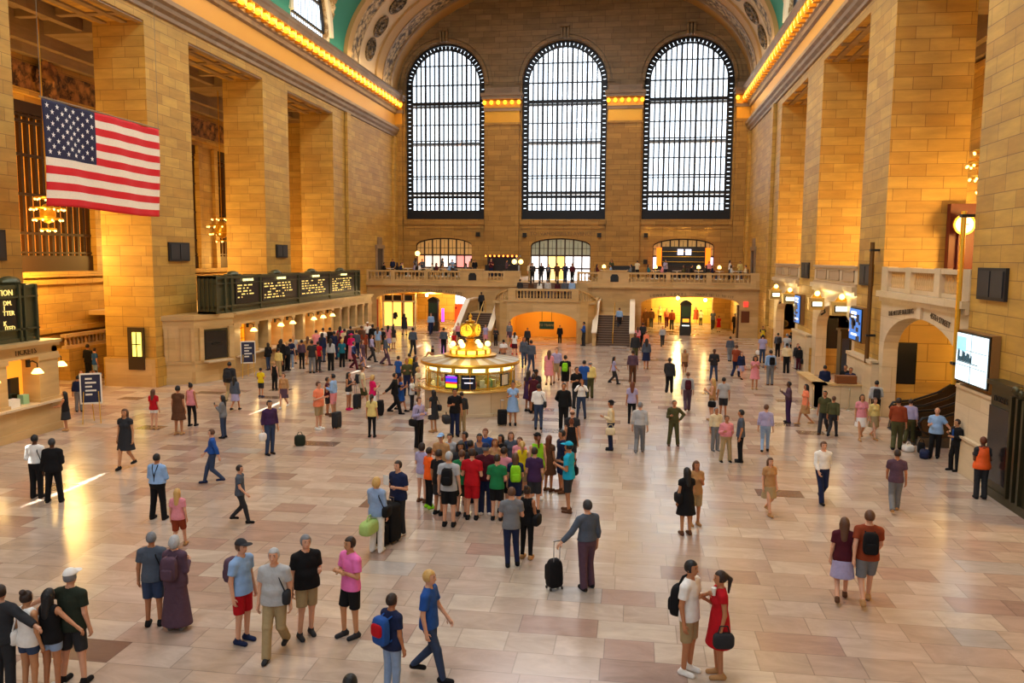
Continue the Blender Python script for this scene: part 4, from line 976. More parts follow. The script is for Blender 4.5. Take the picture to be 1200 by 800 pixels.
# side walls of the arches (face the camera) and dark door panels
mb = MB(); mb.box(10.9, 17.2, 37.45, 37.9, 0, 5.2); mb.box(10.9, 17.2, 51.0, 51.4, 0, 5.2); mb.box(10.9, 17.2, 64.6, 65, 0, 5.2)
mb.box(10.9, 17.2, 28.0, 28.1, 0, 5.2); mb.box(10.9, 17.2, 41.5, 41.6, 0, 5.2); mb.box(10.9, 17.2, 55.3, 55.4, 0, 5.2)
struct(mb, 'wall_arch_sides_right', YEL)
for x0, x1, y, z0, z1, l in ((11.5, 12.3, 37.4, 1.45, 3.2, 'tall black panel on the yellow wall inside the escalator arch'), (11.55, 12.25, 50.95, 1.5, 3.3, 'tall black panel on the yellow wall inside the second right arch')):
    o = MB().box(x0, x1, y-.06, y, z0, z1).build('wall_panel', BLACK); tag(o, l, 'panel'); MB().box(x0-.04, x1+.04, y-.04, y+.0, z0-.04, z1+.04).build('frame', BRONZED, o)
o = MB().lathe([(.3, 0), (.3, .08), (.2, .12), (.02, .12)], n=14).build('wall_disc', BRONZE); o.location = (11.6, 64.5, 1.9); o.rotation_euler = (PI/2, 0, 0); tag(o, 'small round bronze plate on the yellow wall of the farthest right arch', 'plate')
for y, e_ in ((33, 150), (46, 120), (60, 130)): point('arch ceiling lamp', (13.0, y+1, 4.3), e_, (1, .66, .24), .25)
# escalators
def escalator(y0, y1, lab, lift=0.):
    e = empty('escalator', label=lab, cat='escalator')
    prof = [(10.75, .95), (11.3, 1.0), (12.2, 1.35), (13.6, 2.3), (16.4, 4.3)]
    for y in (y0, y1):
        loop = [(10.9, y, .45), (10.62, y, .6), (10.5, y, .85), (10.62, y, 1.05), (10.9, y, 1.1)]+[(a+.1, y, b+.15) for a, b in prof[1:]]
        MB().tube(loop, .05, 6).build('handrail', mat('black rubber', '0d0d0d', .35), e, smooth=True)
        MB().prism([(10.65, .35), (10.6, .95), (11.0, 1.05)]+[(a+.1, b+.08) for a, b in prof[1:]]+[(16.4, 3.3), (13.6, 1.3), (12.2, .45), (11.3, .3)], 1, y-.02, y+.02).build('balustrade_panel', mat('bronze tinted panel', '5a4630', .2, .4), e)
        MB().prism([(10.5, 0), (10.55, .35), (11.3, .35), (12.2, .5), (13.6, 1.35), (16.4, 3.3), (16.4, 2.6), (13.6, .3), (13.2, 0)], 1, y-.12, y+.12).build('skirt', mat('steel skirt', '6a6458', .3, .8), e)
    st = MB()
    for k in range(16):
        x = 11.4+k*.32; z = max(.05, .1+(x-12.0)*.62); st.box(x, x+.32, y0+.12, y1-.12, z-.15, z+.05)
    st.box(10.4, 11.4, y0+.12, y1-.12, 0, .05); st.build('steps', mat('escalator steps', '3a3a3a', .4, .6), e)
escalator(31.2, 32.4, 'nearer escalator inside the arch of the right wall'); escalator(33.4, 34.6, 'farther escalator inside the arch of the right wall')
# tall gold poles against the piers
o = MB().tube([(10.55, 28.35, 2.75), (10.55, 28.35, 8.4)], .085, 8).build('gold_pole', GOLD, smooth=True); tag(o, 'tall gold pole in front of the nearest right pier', 'pole'); MB().box(10.45, 10.85, 28.22, 28.48, 8.2, 8.3).box(10.45, 10.85, 28.22, 28.48, 3.4, 3.5).build('bracket', BLACK, o)
o = MB().tube([(10.5, 38.2, 2.2), (10.5, 38.2, 7.6)], .1, 8).build('bronze_pole', mat('brown pole', '6a4a22', .4, .5), smooth=True); tag(o, 'tall brown pole in front of the second right pier', 'pole'); MB().box(10.4, 10.85, 38.1, 38.3, 7.2, 7.3).box(10.4, 10.85, 38.1, 38.3, 3.4, 3.5).build('bracket', BLACK, o)
# display screens
def screen(y0, y1, z0, z1, lab, big=False):
    e = empty('display_screen', label=lab, cat='display screen')
    MB().box(10.55, 10.79, y0-.1, y1+.1, z0-.1, z1+.1).build('case', mat('tan screen case', '8a6232', .5), e)
    MB().box(10.5, 10.55, y0-.06, y1+.06, z0-.06, z1+.06).build('frame', BRONZED, e)
    if big:
        MB().box(10.47, 10.5, y0, y1, z0, z1).build('picture', glow('bright screen', 'd8f2ff', 1.25), e)
        q = MB(); q.box(10.46, 10.47, (y0+y1)/2-.01, (y0+y1)/2+.01, z0, z1); q.box(10.46, 10.47, y0, y1, z0+(z1-z0)*.33, z0+(z1-z0)*.34); q.box(10.46, 10.47, y0, y1, z0+(z1-z0)*.66, z0+(z1-z0)*.67); q.build('screen_seams', mat('seam', '7a98a8', .5), e)
        g = MB(); rr = random.Random(2); u = y1-.15
        while u > y0+1.1: h = rr.uniform(.12, .38); g.box(10.455, 10.468, u-.05, u, z0+(z1-z0)*.42, z0+(z1-z0)*.42+h); u -= .085
        g.box(10.455, 10.468, y0+.6, y1-.1, z0+(z1-z0)*.40, z0+(z1-z0)*.415)
        g.build('picture_lines', mat('picture dark lines', '28586a', .5), e)
        MB().box(10.458, 10.468, y1-.75, y1-.05, z1-.55, z1-.1).build('picture_patch', glow('cyan patch', '9adcf0', .9), e)
    else:
        MB().box(10.47, 10.5, y0, y1, z0, z1).build('picture', glow('blue screen', '3a78d0', .9), e)
        q = MB(); rr = random.Random(int(y0))
        for k in range(9):
            a = rr.uniform(y0, y1-.5); z = rr.uniform(z0, z1-.4); q.box(10.46, 10.47, a, a+rr.uniform(.3, .9), z, z+rr.uniform(.08, .4))
        q.build('picture_shapes', mat('navy shapes', '141c38', .4), e)
        MB().box(10.455, 10.465, y1-1.2, y1-.3, z1-.25, z1-.12).box(10.455, 10.465, y1-1.2, y1-.3, z1-.42, z1-.34).box(10.455, 10.465, y1-1.4, y1-.4, z0+.2, z0+.3).build('picture_words', glow('white words', 'ffffff', 1.2), e)
screen(25.75, 28.05, 3.0, 4.5, 'large bright pale blue screen on the nearest right pier', True)
screen(39.4, 41.3, 3.05, 4.5, 'tall blue screen on the second right pier'); screen(53.4, 55.0, 2.8, 4.5, 'narrow blue screen on the third right pier')
# track signs: bronze cases with globes
def track_sign(x, y, z, w, h, lab):
    e = empty('track_sign', (x, y, z), label=lab, cat='sign')
    MB().box(-w/2, w/2, -.02, .5, 0, h).box(-w/2-.05, w/2+.05, -.06, .54, h, h+.06).build('case', mat('cream gold case', 'c8a860', .35, .3), e)
    MB().box(-w/2+.12, w/2-.12, -.05, -.02, h*.25, h*.8).build('recess', BLACK, e)
    t = MB(); t.box(-w/2+.18, w/2-.14, -.07, -.05, h*.33, h*.72); t.build('lit_panel', glow('white lit sign', 'fff2c8', 3.), e)
    MB().prism([(-w*.36, h+.06), (w*.36, h+.06), (w*.22, h+.24), (0, h+.32), (-w*.22, h+.24)], 1, .05, .4).build('pediment', GOLD, e)
    MB().ball((0, -.02, h+.3), .15, 10, 7).build('globe', BULBW, e, smooth=True)
    MB().tube([(w/2, .25, .2), (w/2+.12, .25, -.15), (w/2-.1, .25, -.3)], .06, 6).build('bracket', BLACK, e)
    point('sign lamp', (x, y-.3, z+h+.4), 14, (1, .75, .35), .12)
track_sign(10.4, 48.2, 3.98, .82, .62, 'lit bronze track sign over the second right arch, farther one of its pair'); track_sign(10.55, 43.3, 3.98, .92, .66, 'lit bronze track sign over the second right arch, nearer one of its pair, largest')
track_sign(10.15, 60.2, 3.98, .8, .62, 'lit bronze track sign over the farthest right arch, farther one of its pair'); track_sign(10.3, 55.8, 3.9, .85, .62, 'lit bronze track sign over the farthest right arch, nearer one of its pair')
# round clock, red drape in the near right opening
o = empty('wall_clock', (13.5, 36.2, 8.3), label='small round pale clock glowing in the nearest right opening', cat='clock')
o.rotation_euler = (PI/2, 0, 0); MB().lathe([(.42, -.1), (.42, .05), (.36, .05)], n=20).build('rim', GOLD, o, smooth=True); MB().lathe([(.35, 0), (.35, .06)], n=20).build('dial', glow('clock dial', 'ffe8b0', 2.), o)
MB().box(-.02, .02, 0, .22, .07, .08).box(0, .16, -.02, .02, .07, .08).build('hands', BLACK, o)
struct(MB().box(13.2, 15.4, 36.9, 37.3, 5.5, 9.2).box(13.5, 15.2, 36.7, 36.9, 5.5, 8.6), 'door_5', mat('dark red door', '5a1208', .5))
# low dado wall, bronze cabinet by the near right pier
mb = MB(); mb.T = TR; mb.box(25.4, 28.3, -.26, 0, 0, 1.15); mb.box(25.4, 28.3, -.31, 0, 1.15, 1.22); mb.box(24, 28.3, -.17, 0, 1.2, 2.75); mb.box(24, 28.3, -.21, 0, 2.7, 2.8); struct(mb, 'trim_dado_right', STONEQ)
mb = MB(); mb.T = TR; mb.box(37.4, 41.6, -.3, 0, 0, 2.3); mb.box(37.4, 41.6, -.36, 0, 2.25, 2.4); mb.box(51, 55.5, -.3, 0, 0, 2.2); mb.box(51, 55.5, -.36, 0, 2.15, 2.3); struct(mb, 'trim_pier_dado_right', STONEQ)
e = empty('bronze_cabinet', (10.64, 23.3, 0), label='tall bronze cabinet with a dark panel at the right edge', cat='cabinet')
MB().box(-.2, .15, -1.6, 1.9, 0, 3.25).build('body', BRONZE, e); MB().box(-.3, .15, -1.75, 2.05, 3.25, 3.38).build('cornice', BRONZE, e); MB().box(-.24, .15, -1.7, 1.98, 0, .25).build('plinth', BRONZE, e)
MB().box(-.26, -.2, .6, 1.85, .5, 2.65).build('dark_panel', mat('dark cabinet glass', '1a1618', .2), e)
for y in (.45, .1, -.25, -1.5): MB().box(-.3, -.2, y-.06, y+.06, .25, 3.1).build('post', BRONZE, e)
text('heading', 'TICKETS', .24, (-.24, 1.22, 2.88), (PI/2, 0, -PI/2), BLACK, e)
q = MB(); q.ball((-.25, .2, 3.3), .16, 8, 6); q.ball((-.25, -.1, 3.25), .12, 8, 6); q.build('scroll_ornament', BRONZE, e, smooth=True)
# grey-green cabinet in the second right arch, desk lamp
e = empty('tall_cabinet', (11.6, 45.9, 0), label='tall grey green cabinet standing in the second right arch', cat='cabinet'); MB().box(-.45, .45, -.4, .4, 0, 3.0).box(-.52, .52, -.46, .46, 3.0, 3.12).build('body', BRONZE, e); MB().box(-.38, -.02, -.43, -.4, .4, 2.6).build('door', mat('blue grey door', '3a4450', .3), e)
o = empty('wall_lamp', (11.3, 43.7, 3.3), label='orange shaded lamp glowing in the second right arch', cat='lamp'); MB().lathe([(.12, .3), (.26, -.1), (.24, -.12), (.05, 0)], n=10).build('lamp_shade', glow('orange shade', 'ffab40', 2.2), o); MB().tube([(0, 0, .3), (0, .3, .5)], .03).build('bracket', BRONZED, o)
# police desk
e = empty('service_desk', (9.9, 42.4, 0), label='low stone service desk with a brown front box near the right wall', cat='desk')
MB().box(-1.4, .6, -3.6, -3.3, 0, 1.05).box(-1.4, -1.1, -3.6, .3, 0, 1.05).build('body', STONEQ, e)
MB().box(-1.5, .6, -3.7, -3.1, 1.05, 1.13).box(-1.5, -.9, -3.7, .4, 1.05, 1.13).build('desk_top', STONEP, e)
MB().box(-.5, .4, -3.6, -3.2, 1.13, 1.5).build('box', mat('brown box', '7a4418', .5), e)
for x, l in ((-1.3, 'silver post'), (.3, 'post')):
    o = empty('rope_stanchion', (9.6+x, 38.4, 0), label='pale rope stanchion standing in front of the service desk, '+('farther from the wall' if x < 0 else 'closer to the wall'), cat='stanchion'); MB().lathe([(.17, 0), (.16, .03), (.03, .05), (.03, .9), (.05, .92), (.03, .98)], n=10).build('post', mat('brushed steel', 'c8c0a8', .3, .9), o, smooth=True)

# ---------------------------------------------------------------- information booth with the four-faced clock
BX, BY = -7.15, 35.55
e = empty('information_booth', (BX, BY, 0), label='round marble information booth with brass frame in the middle of the hall', cat='booth')
MB().lathe([(2.12, 0), (2.12, .12), (2.05, .14), (2.05, 1.05)], n=40).build('base', STONEQ, e, smooth=True)
MB().lathe([(2.05, 1.0), (2.3, 1.05), (2.34, 1.1), (2.3, 1.16), (1.75, 1.16)], n=40).build('counter', mat('brass and marble ledge', 'd8b060', .25, .5), e, smooth=True)
NP = 16
for k in range(NP):
    a = 2*PI*(k+.5)/NP-PI/2
    q = MB(); c, s = math.cos(a), math.sin(a); q.tube([(1.98*c, 1.98*s, 1.12), (1.98*c, 1.98*s, 2.2)], .035, 6); q.build('post', GOLD, e)
q = MB()
for z in (1.84, 1.2): q.tube([(1.98*math.cos(2*PI*k/40), 1.98*math.sin(2*PI*k/40), z) for k in range(40)], .025, 5, True)
q.build('glazing_bar', GOLD, e)
MB().lathe([(1.96, 1.18), (1.96, 2.1), (1.955, 2.1), (1.955, 1.18)], n=40).build('glass', glass_mat('booth glass', (.95, .97, .9), .12), e)
for k in range(NP):
    a = 2*PI*k/NP-PI/2; da = .14; q = MB(); P = [(a-da, 1.9), (a+da, 1.9), (a+da, 2.06), (a-da, 2.06)]
    q.add([(1.93*math.cos(t), 1.93*math.sin(t), z) for t, z in P]+[(1.85*math.cos(t), 1.85*math.sin(t), z) for t, z in P], [(0, 1, 2, 3), (7, 6, 5, 4), (0, 4, 5, 1), (3, 2, 6, 7), (0, 3, 7, 4), (1, 5, 6, 2)])
    q.build('canopy_lamp', glow('canopy lamp', 'fff0a8', 4.), e)
q = MB(); q.lathe([(1.9, 2.12), (2.2, 2.1), (2.24, 2.2), (2.2, 2.26)], n=40); q.build('canopy_rim', GOLD, e, smooth=True)
q = MB(); N = 32; prof = [(2.2, 2.26), (1.5, 2.36), (1.05, 2.44)]
for j in range(2):
    for i in range(N):
        a, b = 2*PI*i/N, 2*PI*(i+1)/N; (r0, z0), (r1, z1) = prof[j], prof[j+1]; q.k = i % 2
        q.quad((r0*math.cos(a), r0*math.sin(a), z0), (r0*math.cos(b), r0*math.sin(b), z0), (r1*math.cos(b), r1*math.sin(b), z1), (r1*math.cos(a), r1*math.sin(a), z1))
q.build('roof', [mat('silver roof strips', 'b8b4a8', .35, .6), mat('brass roof strips', '9a8458', .35, .6)], e)
MB().lathe([(1.15, 2.42), (1.2, 2.5), (.95, 2.54), (.92, 2.56)], n=32).lathe([(.85, 2.7), (.9, 2.75), (.7, 2.82), (.35, 2.9), (.22, 3.0), (.16, 3.1), (.24, 3.18), (.1, 3.22)], n=24).build('pedestal', GOLD, e, smooth=True)
MB().lathe([(.9, 2.54), (.9, 2.71), (.2, 2.71)], n=24).build('lit_drum', glow('lit drum', 'ffc850', 3.), e)
q = MB()
for k in range(12): a = 2*PI*k/12; q.box(.9*math.cos(a)-.05, .9*math.cos(a)+.05, .9*math.sin(a)-.05, .9*math.sin(a)+.05, 2.54, 2.72)
q.build('drum_bars', GOLD, e)
for k in range(6):
    a = 2*PI*(k+.25)/6; MB().ball((.78*math.cos(a), .78*math.sin(a), 2.95), .13, 10, 7).build('globe_lamp', BULBW, e, smooth=True); MB().tube([(.5*math.cos(a), .5*math.sin(a), 2.84), (.78*math.cos(a), .78*math.sin(a), 2.84)], .03).build('lamp_arm', GOLD, e)
ck = MB(); ck.ball((0, 0, 3.58), .38, 24, 14); ck.lathe([(.2, 3.93), (.24, 3.98), (.1, 4.02), (.06, 4.1), (.09, 4.16), (.05, 4.25), (.01, 4.34)], n=14); ck = ck.build('clock', GOLD, e, smooth=True)
for k in range(4):
    a = -PI/2-.3+k*PI/2; c, s = math.cos(a), math.sin(a)
    f = link('dial', None) if False else None
    m = Matrix.Translation((0, 0, 3.58)) @ Matrix.Rotation(a, 4, 'Z') @ Matrix.Rotation(PI/2, 4, 'Y') @ Matrix.Translation((0, 0, .29))
    d = MB().lathe([(.29, 0), (.29, .09), (.25, .1)], n=24).build('dial_rim', GOLD, ck, smooth=True); d.matrix_local = m
    d = MB().lathe([(.255, .04), (.255, .1)], n=24).build('dial', glow('opal dial', 'ffe24a', 1.5), ck); d.matrix_local = m
    h = MB().box(-.19, 0, -.012, .012, .1, .112).box(-.015, .015, 0, .13, .1, .112)
    for q_ in range(12): t = 2*PI*q_/12; h.box(.21*math.cos(t)-.012, .21*math.cos(t)+.012, .21*math.sin(t)-.012, .21*math.sin(t)+.012, .1, .108)
    d = h.build('clock_hands', BLACK, ck); d.matrix_local = m
def arcpanel(a0, a1, z0, z1, r, m, name, par):
    q = MB(); n = 6; V = []
    for i in range(n+1): a = a0+(a1-a0)*i/n; V += [(r*math.cos(a), r*math.sin(a), z0), (r*math.cos(a), r*math.sin(a), z1)]
    V += [(x*.985, y*.985, z) for x, y, z in V]; F = [(2*i, 2*i+2, 2*i+3, 2*i+1) for i in range(n)]; o = 2*(n+1); F += [(o+2*i, o+2*i+1, o+2*i+3, o+2*i+2) for i in range(n)]
    F += [(0, 1, o+1, o), (2*n, o+2*n, o+2*n+1, 2*n+1)]
    return q.add(V, F).build(name, m, par)
s1 = arcpanel(-1.95, -1.63, 1.19, 1.82, 2.01, BLACK, 'monitor', e)
for k, c in enumerate(('c8e020', 'f0c020', 'c02030', '2a30d0', '2038a0', '8a2ad0')): arcpanel(-1.92, -1.66, 1.26+k*.08, 1.34+k*.08, 2.025, glow('screen band '+c, c, 1.4), 'screen_picture', s1)
arcpanel(-1.88, -1.70, 1.75, 1.79, 2.025, glow('screen heading', 'a0a0c0', 1.), 'screen_picture', s1)
s2 = arcpanel(-1.57, -1.26, 1.19, 1.78, 2.01, mat('navy monitor', '1a2238', .2), 'monitor', e); arcpanel(-1.5, -1.32, 1.45, 1.5, 2.025, glow('white word', 'e0e0f0', 1.), 'screen_picture', s2); arcpanel(-1.54, -1.3, 1.66, 1.69, 2.025, glow('white word', 'e0e0f0', 1.), 'screen_picture', s2)
s3 = arcpanel(-.62, -.42, 1.3, 1.75, 2.01, WHITE, 'notice', e); arcpanel(-.66, -.38, 1.26, 1.79, 2.005, BLACK, 'notice_frame', e)
MB().lathe([(.9, 0), (.9, 2.0)], n=20).build('core', mat('booth core', '8a7a40', .6), e)
rr = random.Random(9)
for k in range(16):
    a = rr.uniform(-PI*.95, -.05*PI); r = rr.uniform(1.2, 1.7); x, y = r*math.cos(a), r*math.sin(a); h = rr.uniform(.12, .4)
    MB().box(x-.1, x+.1, y-.08, y+.08, 1.16, 1.16+h).build('papers', mat('booth thing %d' % (k % 5), ('d8d8c0', '58a048', 'c8b040', 'b04030', 'e8e8e0')[k % 5], .5), e)
MB().lathe([(1.9, 1.1), (1.9, 1.15)], n=32).build('inner_desk', mat('inner desk', '6a5a30', .5), e)
for k in range(3): point('booth light', (BX+1.3*math.cos(-PI/2+(k-1)*1.1), BY+1.3*math.sin(-PI/2+(k-1)*1.1), 1.95), 12, (1, .85, .4), .15)
point('clock fill', (BX, BY-1.2, 3.3), 60, (1, .8, .3), .15)  # fill added in front to brighten the clock ball; no lamp stands there

# ---------------------------------------------------------------- light
w = bpy.data.worlds.new('daylight'); SC.world = w; w.use_nodes = True
bg = w.node_tree.nodes['Background']; bg.inputs[0].default_value = (.78, .89, 1, 1); bg.inputs[1].default_value = 3.0
for (a, b) in WIN:
    for y, rx in ((YF+1.15, -PI/2), (-11.1, PI/2)):
        o = area('window portal', ((a+b)/2, y, 19.4), (rx, 0, 0), b-a, 17.2, 1, (1, 1, 1)); o.data.cycles.is_portal = True
s = bpy.data.lights.new('sun', 'SUN'); s.energy = 30; s.angle = .006; s.color = (1, .95, .86); o = link('sun', s)
o.rotation_euler = Vector((-1, 0, 3.23)).to_track_quat('Z', 'Y').to_euler()
# fill lights added under the vault to brighten the hall; lamps along the cornices
for y in (4, 16, 28, 40, 52, 64): area('vault fill', (XC, y, 31.5), (0, 0, 0), 10, 5, 2000, (1, .95, .96))
for s_, x in ((1, XL+1.15), (-1, XR-1.15)):
    area('cornice lamp', (x, 40, 22.2), (0, s_*math.radians(38), 0), .25, 80, 1500, (1, .62, .16))
    area('cornice uplight', (x-s_*.5, 40, 23.6), (0, PI-s_*math.radians(25), 0), .3, 80, 500, (1, .76, .45))
area('far cornice lamp', (XC, YF-1.3, 22.0), (math.radians(-35), 0, 0), 34, .25, 700, (1, .66, .2))
for x in (-19, -7, 5): point('balcony lamp', (x, 77, 7.6), 60, (1, .66, .3), .5)
for x in (1.5, 3.4, 5.0, 7.0): area('arch downlight', (x, 81.6, 10.0), (math.radians(-15), 0, 0), .3, .1, 10, (1, .7, .2))
SC.view_settings.view_transform = 'Standard'; SC.view_settings.look = 'None'; SC.view_settings.exposure = 0; SC.view_settings.gamma = 1; SC.view_settings.use_curve_mapping = False
SC.cycles.use_denoising = True; SC.cycles.max_bounces = 8; SC.cycles.diffuse_bounces = 4; SC.cycles.glossy_bounces = 4; SC.cycles.transparent_max_bounces = 12; SC.cycles.sample_clamp_indirect = 4
SC.cycles.caustics_reflective = False; SC.cycles.caustics_refractive = False
# ---------------------------------------------------------------- people: smooth distance-field figures
def nets(F, org, h):
    S = F < 0; shp = np.array(F.shape)-1; acc = np.zeros((*shp, 3)); cnt = np.zeros(shp); edges = []
    for ax in range(3):
        sa = [slice(None)]*3; sb = [slice(None)]*3; sa[ax] = slice(0, -1); sb[ax] = slice(1, None)
        A, B = F[tuple(sa)], F[tuple(sb)]; cr = S[tuple(sa)] != S[tuple(sb)]; idx = np.argwhere(cr)
        if not len(idx): continue
        a, b = A[cr], B[cr]; pos = idx.astype(float); pos[:, ax] += a/(a-b); o1, o2 = [k for k in range(3) if k != ax]; cells = []
        for d1 in (0, 1):
            for d2 in (0, 1):
                c = idx.copy(); c[:, o1] -= d1; c[:, o2] -= d2; cells.append(c)
        ok = np.ones(len(idx), bool)
        for c in cells: ok &= ((c >= 0) & (c < shp)).all(1)
        for c in cells:
            c = c[ok]; np.add.at(acc, (c[:, 0], c[:, 1], c[:, 2]), pos[ok]); np.add.at(cnt, (c[:, 0], c[:, 1], c[:, 2]), 1)
        edges.append((ax, [c[ok] for c in cells], (a < 0)[ok]))
    m = cnt > 0; ids = -np.ones(shp, int); ids[m] = np.arange(m.sum()); V = acc[m]/cnt[m][:, None]*h+org; FC = []
    for ax, (c00, c01, c10, c11), neg in edges:
        q = np.stack([ids[c[:, 0], c[:, 1], c[:, 2]] for c in (c00, c10, c11, c01)], 1)
        fl = neg if ax != 1 else ~neg
        q[~fl] = q[~fl][:, ::-1]; FC.append(q)
    return V, (np.concatenate(FC) if FC else np.zeros((0, 4), int))
def smin(a, b, k): hh = np.clip(.5+.5*(b-a)/k, 0, 1); return b*(1-hh)+a*hh-k*hh*(1-hh)
def cone(a, b, ra, rb, k=.03, cut=False, sy=1.): return ('c', np.array(a, float), np.array(b, float), ra, rb, k, cut, sy)
def ell(c, r, k=.03): return ('e', np.array(c, float), np.array(r, float), k)
def field(P, h, infl=0.):
    lo = np.min([np.minimum(p[1], p[2])-max(p[3], p[4]) if p[0] == 'c' else p[1]-p[2] for p in P], 0)-infl-3*h
    hi = np.max([np.maximum(p[1], p[2])+max(p[3], p[4]) if p[0] == 'c' else p[1]+p[2] for p in P], 0)+infl+3*h
    n = np.ceil((hi-lo)/h).astype(int)+1; F = np.full(n, 9.); ax = [lo[i]+h*np.arange(n[i]) for i in range(3)]
    for p in P:
        if p[0] == 'c': l = np.minimum(p[1], p[2])-max(p[3], p[4]); u = np.maximum(p[1], p[2])+max(p[3], p[4]); k = p[5]
        else: l = p[1]-p[2]; u = p[1]+p[2]; k = p[3]
        pad = infl+k+2.5*h; i0 = np.maximum(0, np.floor((l-pad-lo)/h).astype(int)); i1 = np.minimum(n, np.ceil((u+pad-lo)/h).astype(int)+1)
        X_, Y_, Z_ = np.meshgrid(ax[0][i0[0]:i1[0]], ax[1][i0[1]:i1[1]], ax[2][i0[2]:i1[2]], indexing='ij')
        if p[0] == 'e':
            q = np.sqrt(((X_-p[1][0])/p[2][0])**2+((Y_-p[1][1])/p[2][1])**2+((Z_-p[1][2])/p[2][2])**2); d = (q-1)*min(p[2])*np.where(q > 1, 1.15, 1)-infl
        else:
            a, b, ra, rb, sy = p[1], p[2], p[3], p[4], p[7]; v = b-a; L2 = max(1e-9, (v*v).sum())
            wx, wy, wz = X_-a[0], Y_-a[1], Z_-a[2]; t = np.clip((wx*v[0]+wy*v[1]+wz*v[2])/L2, 0, 1)
            dx, dy, dz = wx-t*v[0], (wy-t*v[1])/sy, wz-t*v[2]; d = np.sqrt(dx*dx+dy*dy+dz*dz)-(ra+(rb-ra)*t)-infl
            if p[6]: L = math.sqrt(L2); d = np.maximum(d, (wx*v[0]+wy*v[1]+wz*v[2])/L-L)
        s = (slice(i0[0], i1[0]), slice(i0[1], i1[1]), slice(i0[2], i1[2])); F[s] = smin(F[s], d, k)
    return F, lo, ax
def sdfmesh(name, P, h, infl=0., cuts=(), mats=1, extra=None, dbl=None):
    F, lo, ax = field(P, h, infl); G = np.meshgrid(*ax, indexing='ij', sparse=True)
    for c in cuts: F = np.maximum(F, c(*G))
    V, Q = nets(F, lo, h)
    vs = [tuple(v) for v in V]; fs = [tuple(int(i) for i in q) for q in Q]; mi = [0]*len(fs)
    if extra: extra(vs, fs, mi)
    me = bpy.data.meshes.new(name); me.from_pydata(vs, [], fs)
    for k in range(mats): me.materials.append(None)
    if mats > 1: me.polygons.foreach_set('material_index', mi)
    me.polygons.foreach_set('use_smooth', [True]*len(fs)); me.update(); return me
ARM = dict(d=((.05, .02, -.28), (.07, -.04, -.53)), b=((.05, .02, -.28), (-.02, -.24, -.2)), p=((.04, -.02, -.28), (-.09, -.24, -.12)), c=((.06, -.03, -.27), (-.2, -.19, -.2)),
           h=((.2, .08, -.2), (.03, -.0, -.42)), P=((.1, -.2, -.12), (-.07, -.33, .08)), f=((.03, -.17, -.22), (0, -.42, -.2)), s=((.16, -.02, -.23), (.34, -.06, -.4)), k=((.08, .15, -.24), (.12, .34, -.4)),
           a=((.24, .08, -.1), (.44, .12, -.2)), w=((.04, -.07, -.27), (.02, -.24, -.46)), W=((.06, .12, -.25), (.08, .18, -.49)), H=((.17, -.1, .14), (.0, -.08, .2)), B=((.1, .13, -.25), (-.1, .17, -.42)), g=((.05, -.1, -.27), (.0, -.34, -.3)))
LEG = dict(s=(((.095, -.01, .5), (.105, .02, .09)),)*2, w=(((.13, -.01, .5), (.17, .02, .09)),)*2, t=(((.11, -.08, .52), (.14, -.05, .09)), ((.09, .01, .5), (.08, .04, .09))),
           k=(((.09, -.16, .52), (.09, -.25, .1)), ((.09, -.03, .48), (.09, .27, .17))), S=(((.13, -.42, .5), (.13, -.4, .09)), ((.13, -.42, .5), (.13, -.36, .09))), F=(((.16, -.36, .38), (.2, -.55, .08)), ((.14, -.34, .4), (.14, -.6, .08))))
def skel(sex, arms, legs, fat):
    w = sex == 'w'; sh = .158 if w else .182; dz = -.45 if legs == 'S' else (-.8 if legs == 'F' else 0); J = {}; z = lambda v: v+dz
    J['sh'] = sh; J['dz'] = dz
    T = [ell((0, .005, z(.95)), ((.17 if w else .16)+fat, .115+fat, .12)), ell((0, -.01-fat*.5, z(1.09)), ((.125 if w else .143)+fat, .1+fat*1.3, .14)), ell((0, 0, z(1.29)), ((.145 if w else .165)+fat*.6, .108+fat*.5, .16)),
         cone((0, 0, z(1.42)), (-sh, 0, z(1.395)), .05, .05, .05), cone((0, 0, z(1.42)), (sh, 0, z(1.395)), .05, .05, .05)]
    T += [cone((s*.02, .012, z(1.485)), (s*.13, .005, z(1.415)), .032, .04, .05) for s in (-1, 1)]
    if w: T += [ell((s*.065, -.085, z(1.27)), (.058, .05, .055), .03) for s in (-1, 1)]
    A = []; L = []
    for i, s in enumerate((-1, 1)):
        e, wr = ARM[arms[i]]; S0 = np.array((s*sh, 0, z(1.395))); E = S0+np.array((s*e[0], e[1], e[2])); W = S0+np.array((s*wr[0], wr[1], wr[2])); f = .9 if w else 1.
        d = (W-E)/np.linalg.norm(W-E); A.append((S0, E, W, W+d*.085, f))
        kn, an = LEG[legs][i]; H = np.array((s*.088, 0, z(.91) if dz == 0 else (.5 if legs == 'S' else .14))); L.append((H, np.array((s*kn[0], kn[1], kn[2])), np.array((s*an[0], an[1], an[2]))))
    J.update(T=T, A=A, L=L); return J
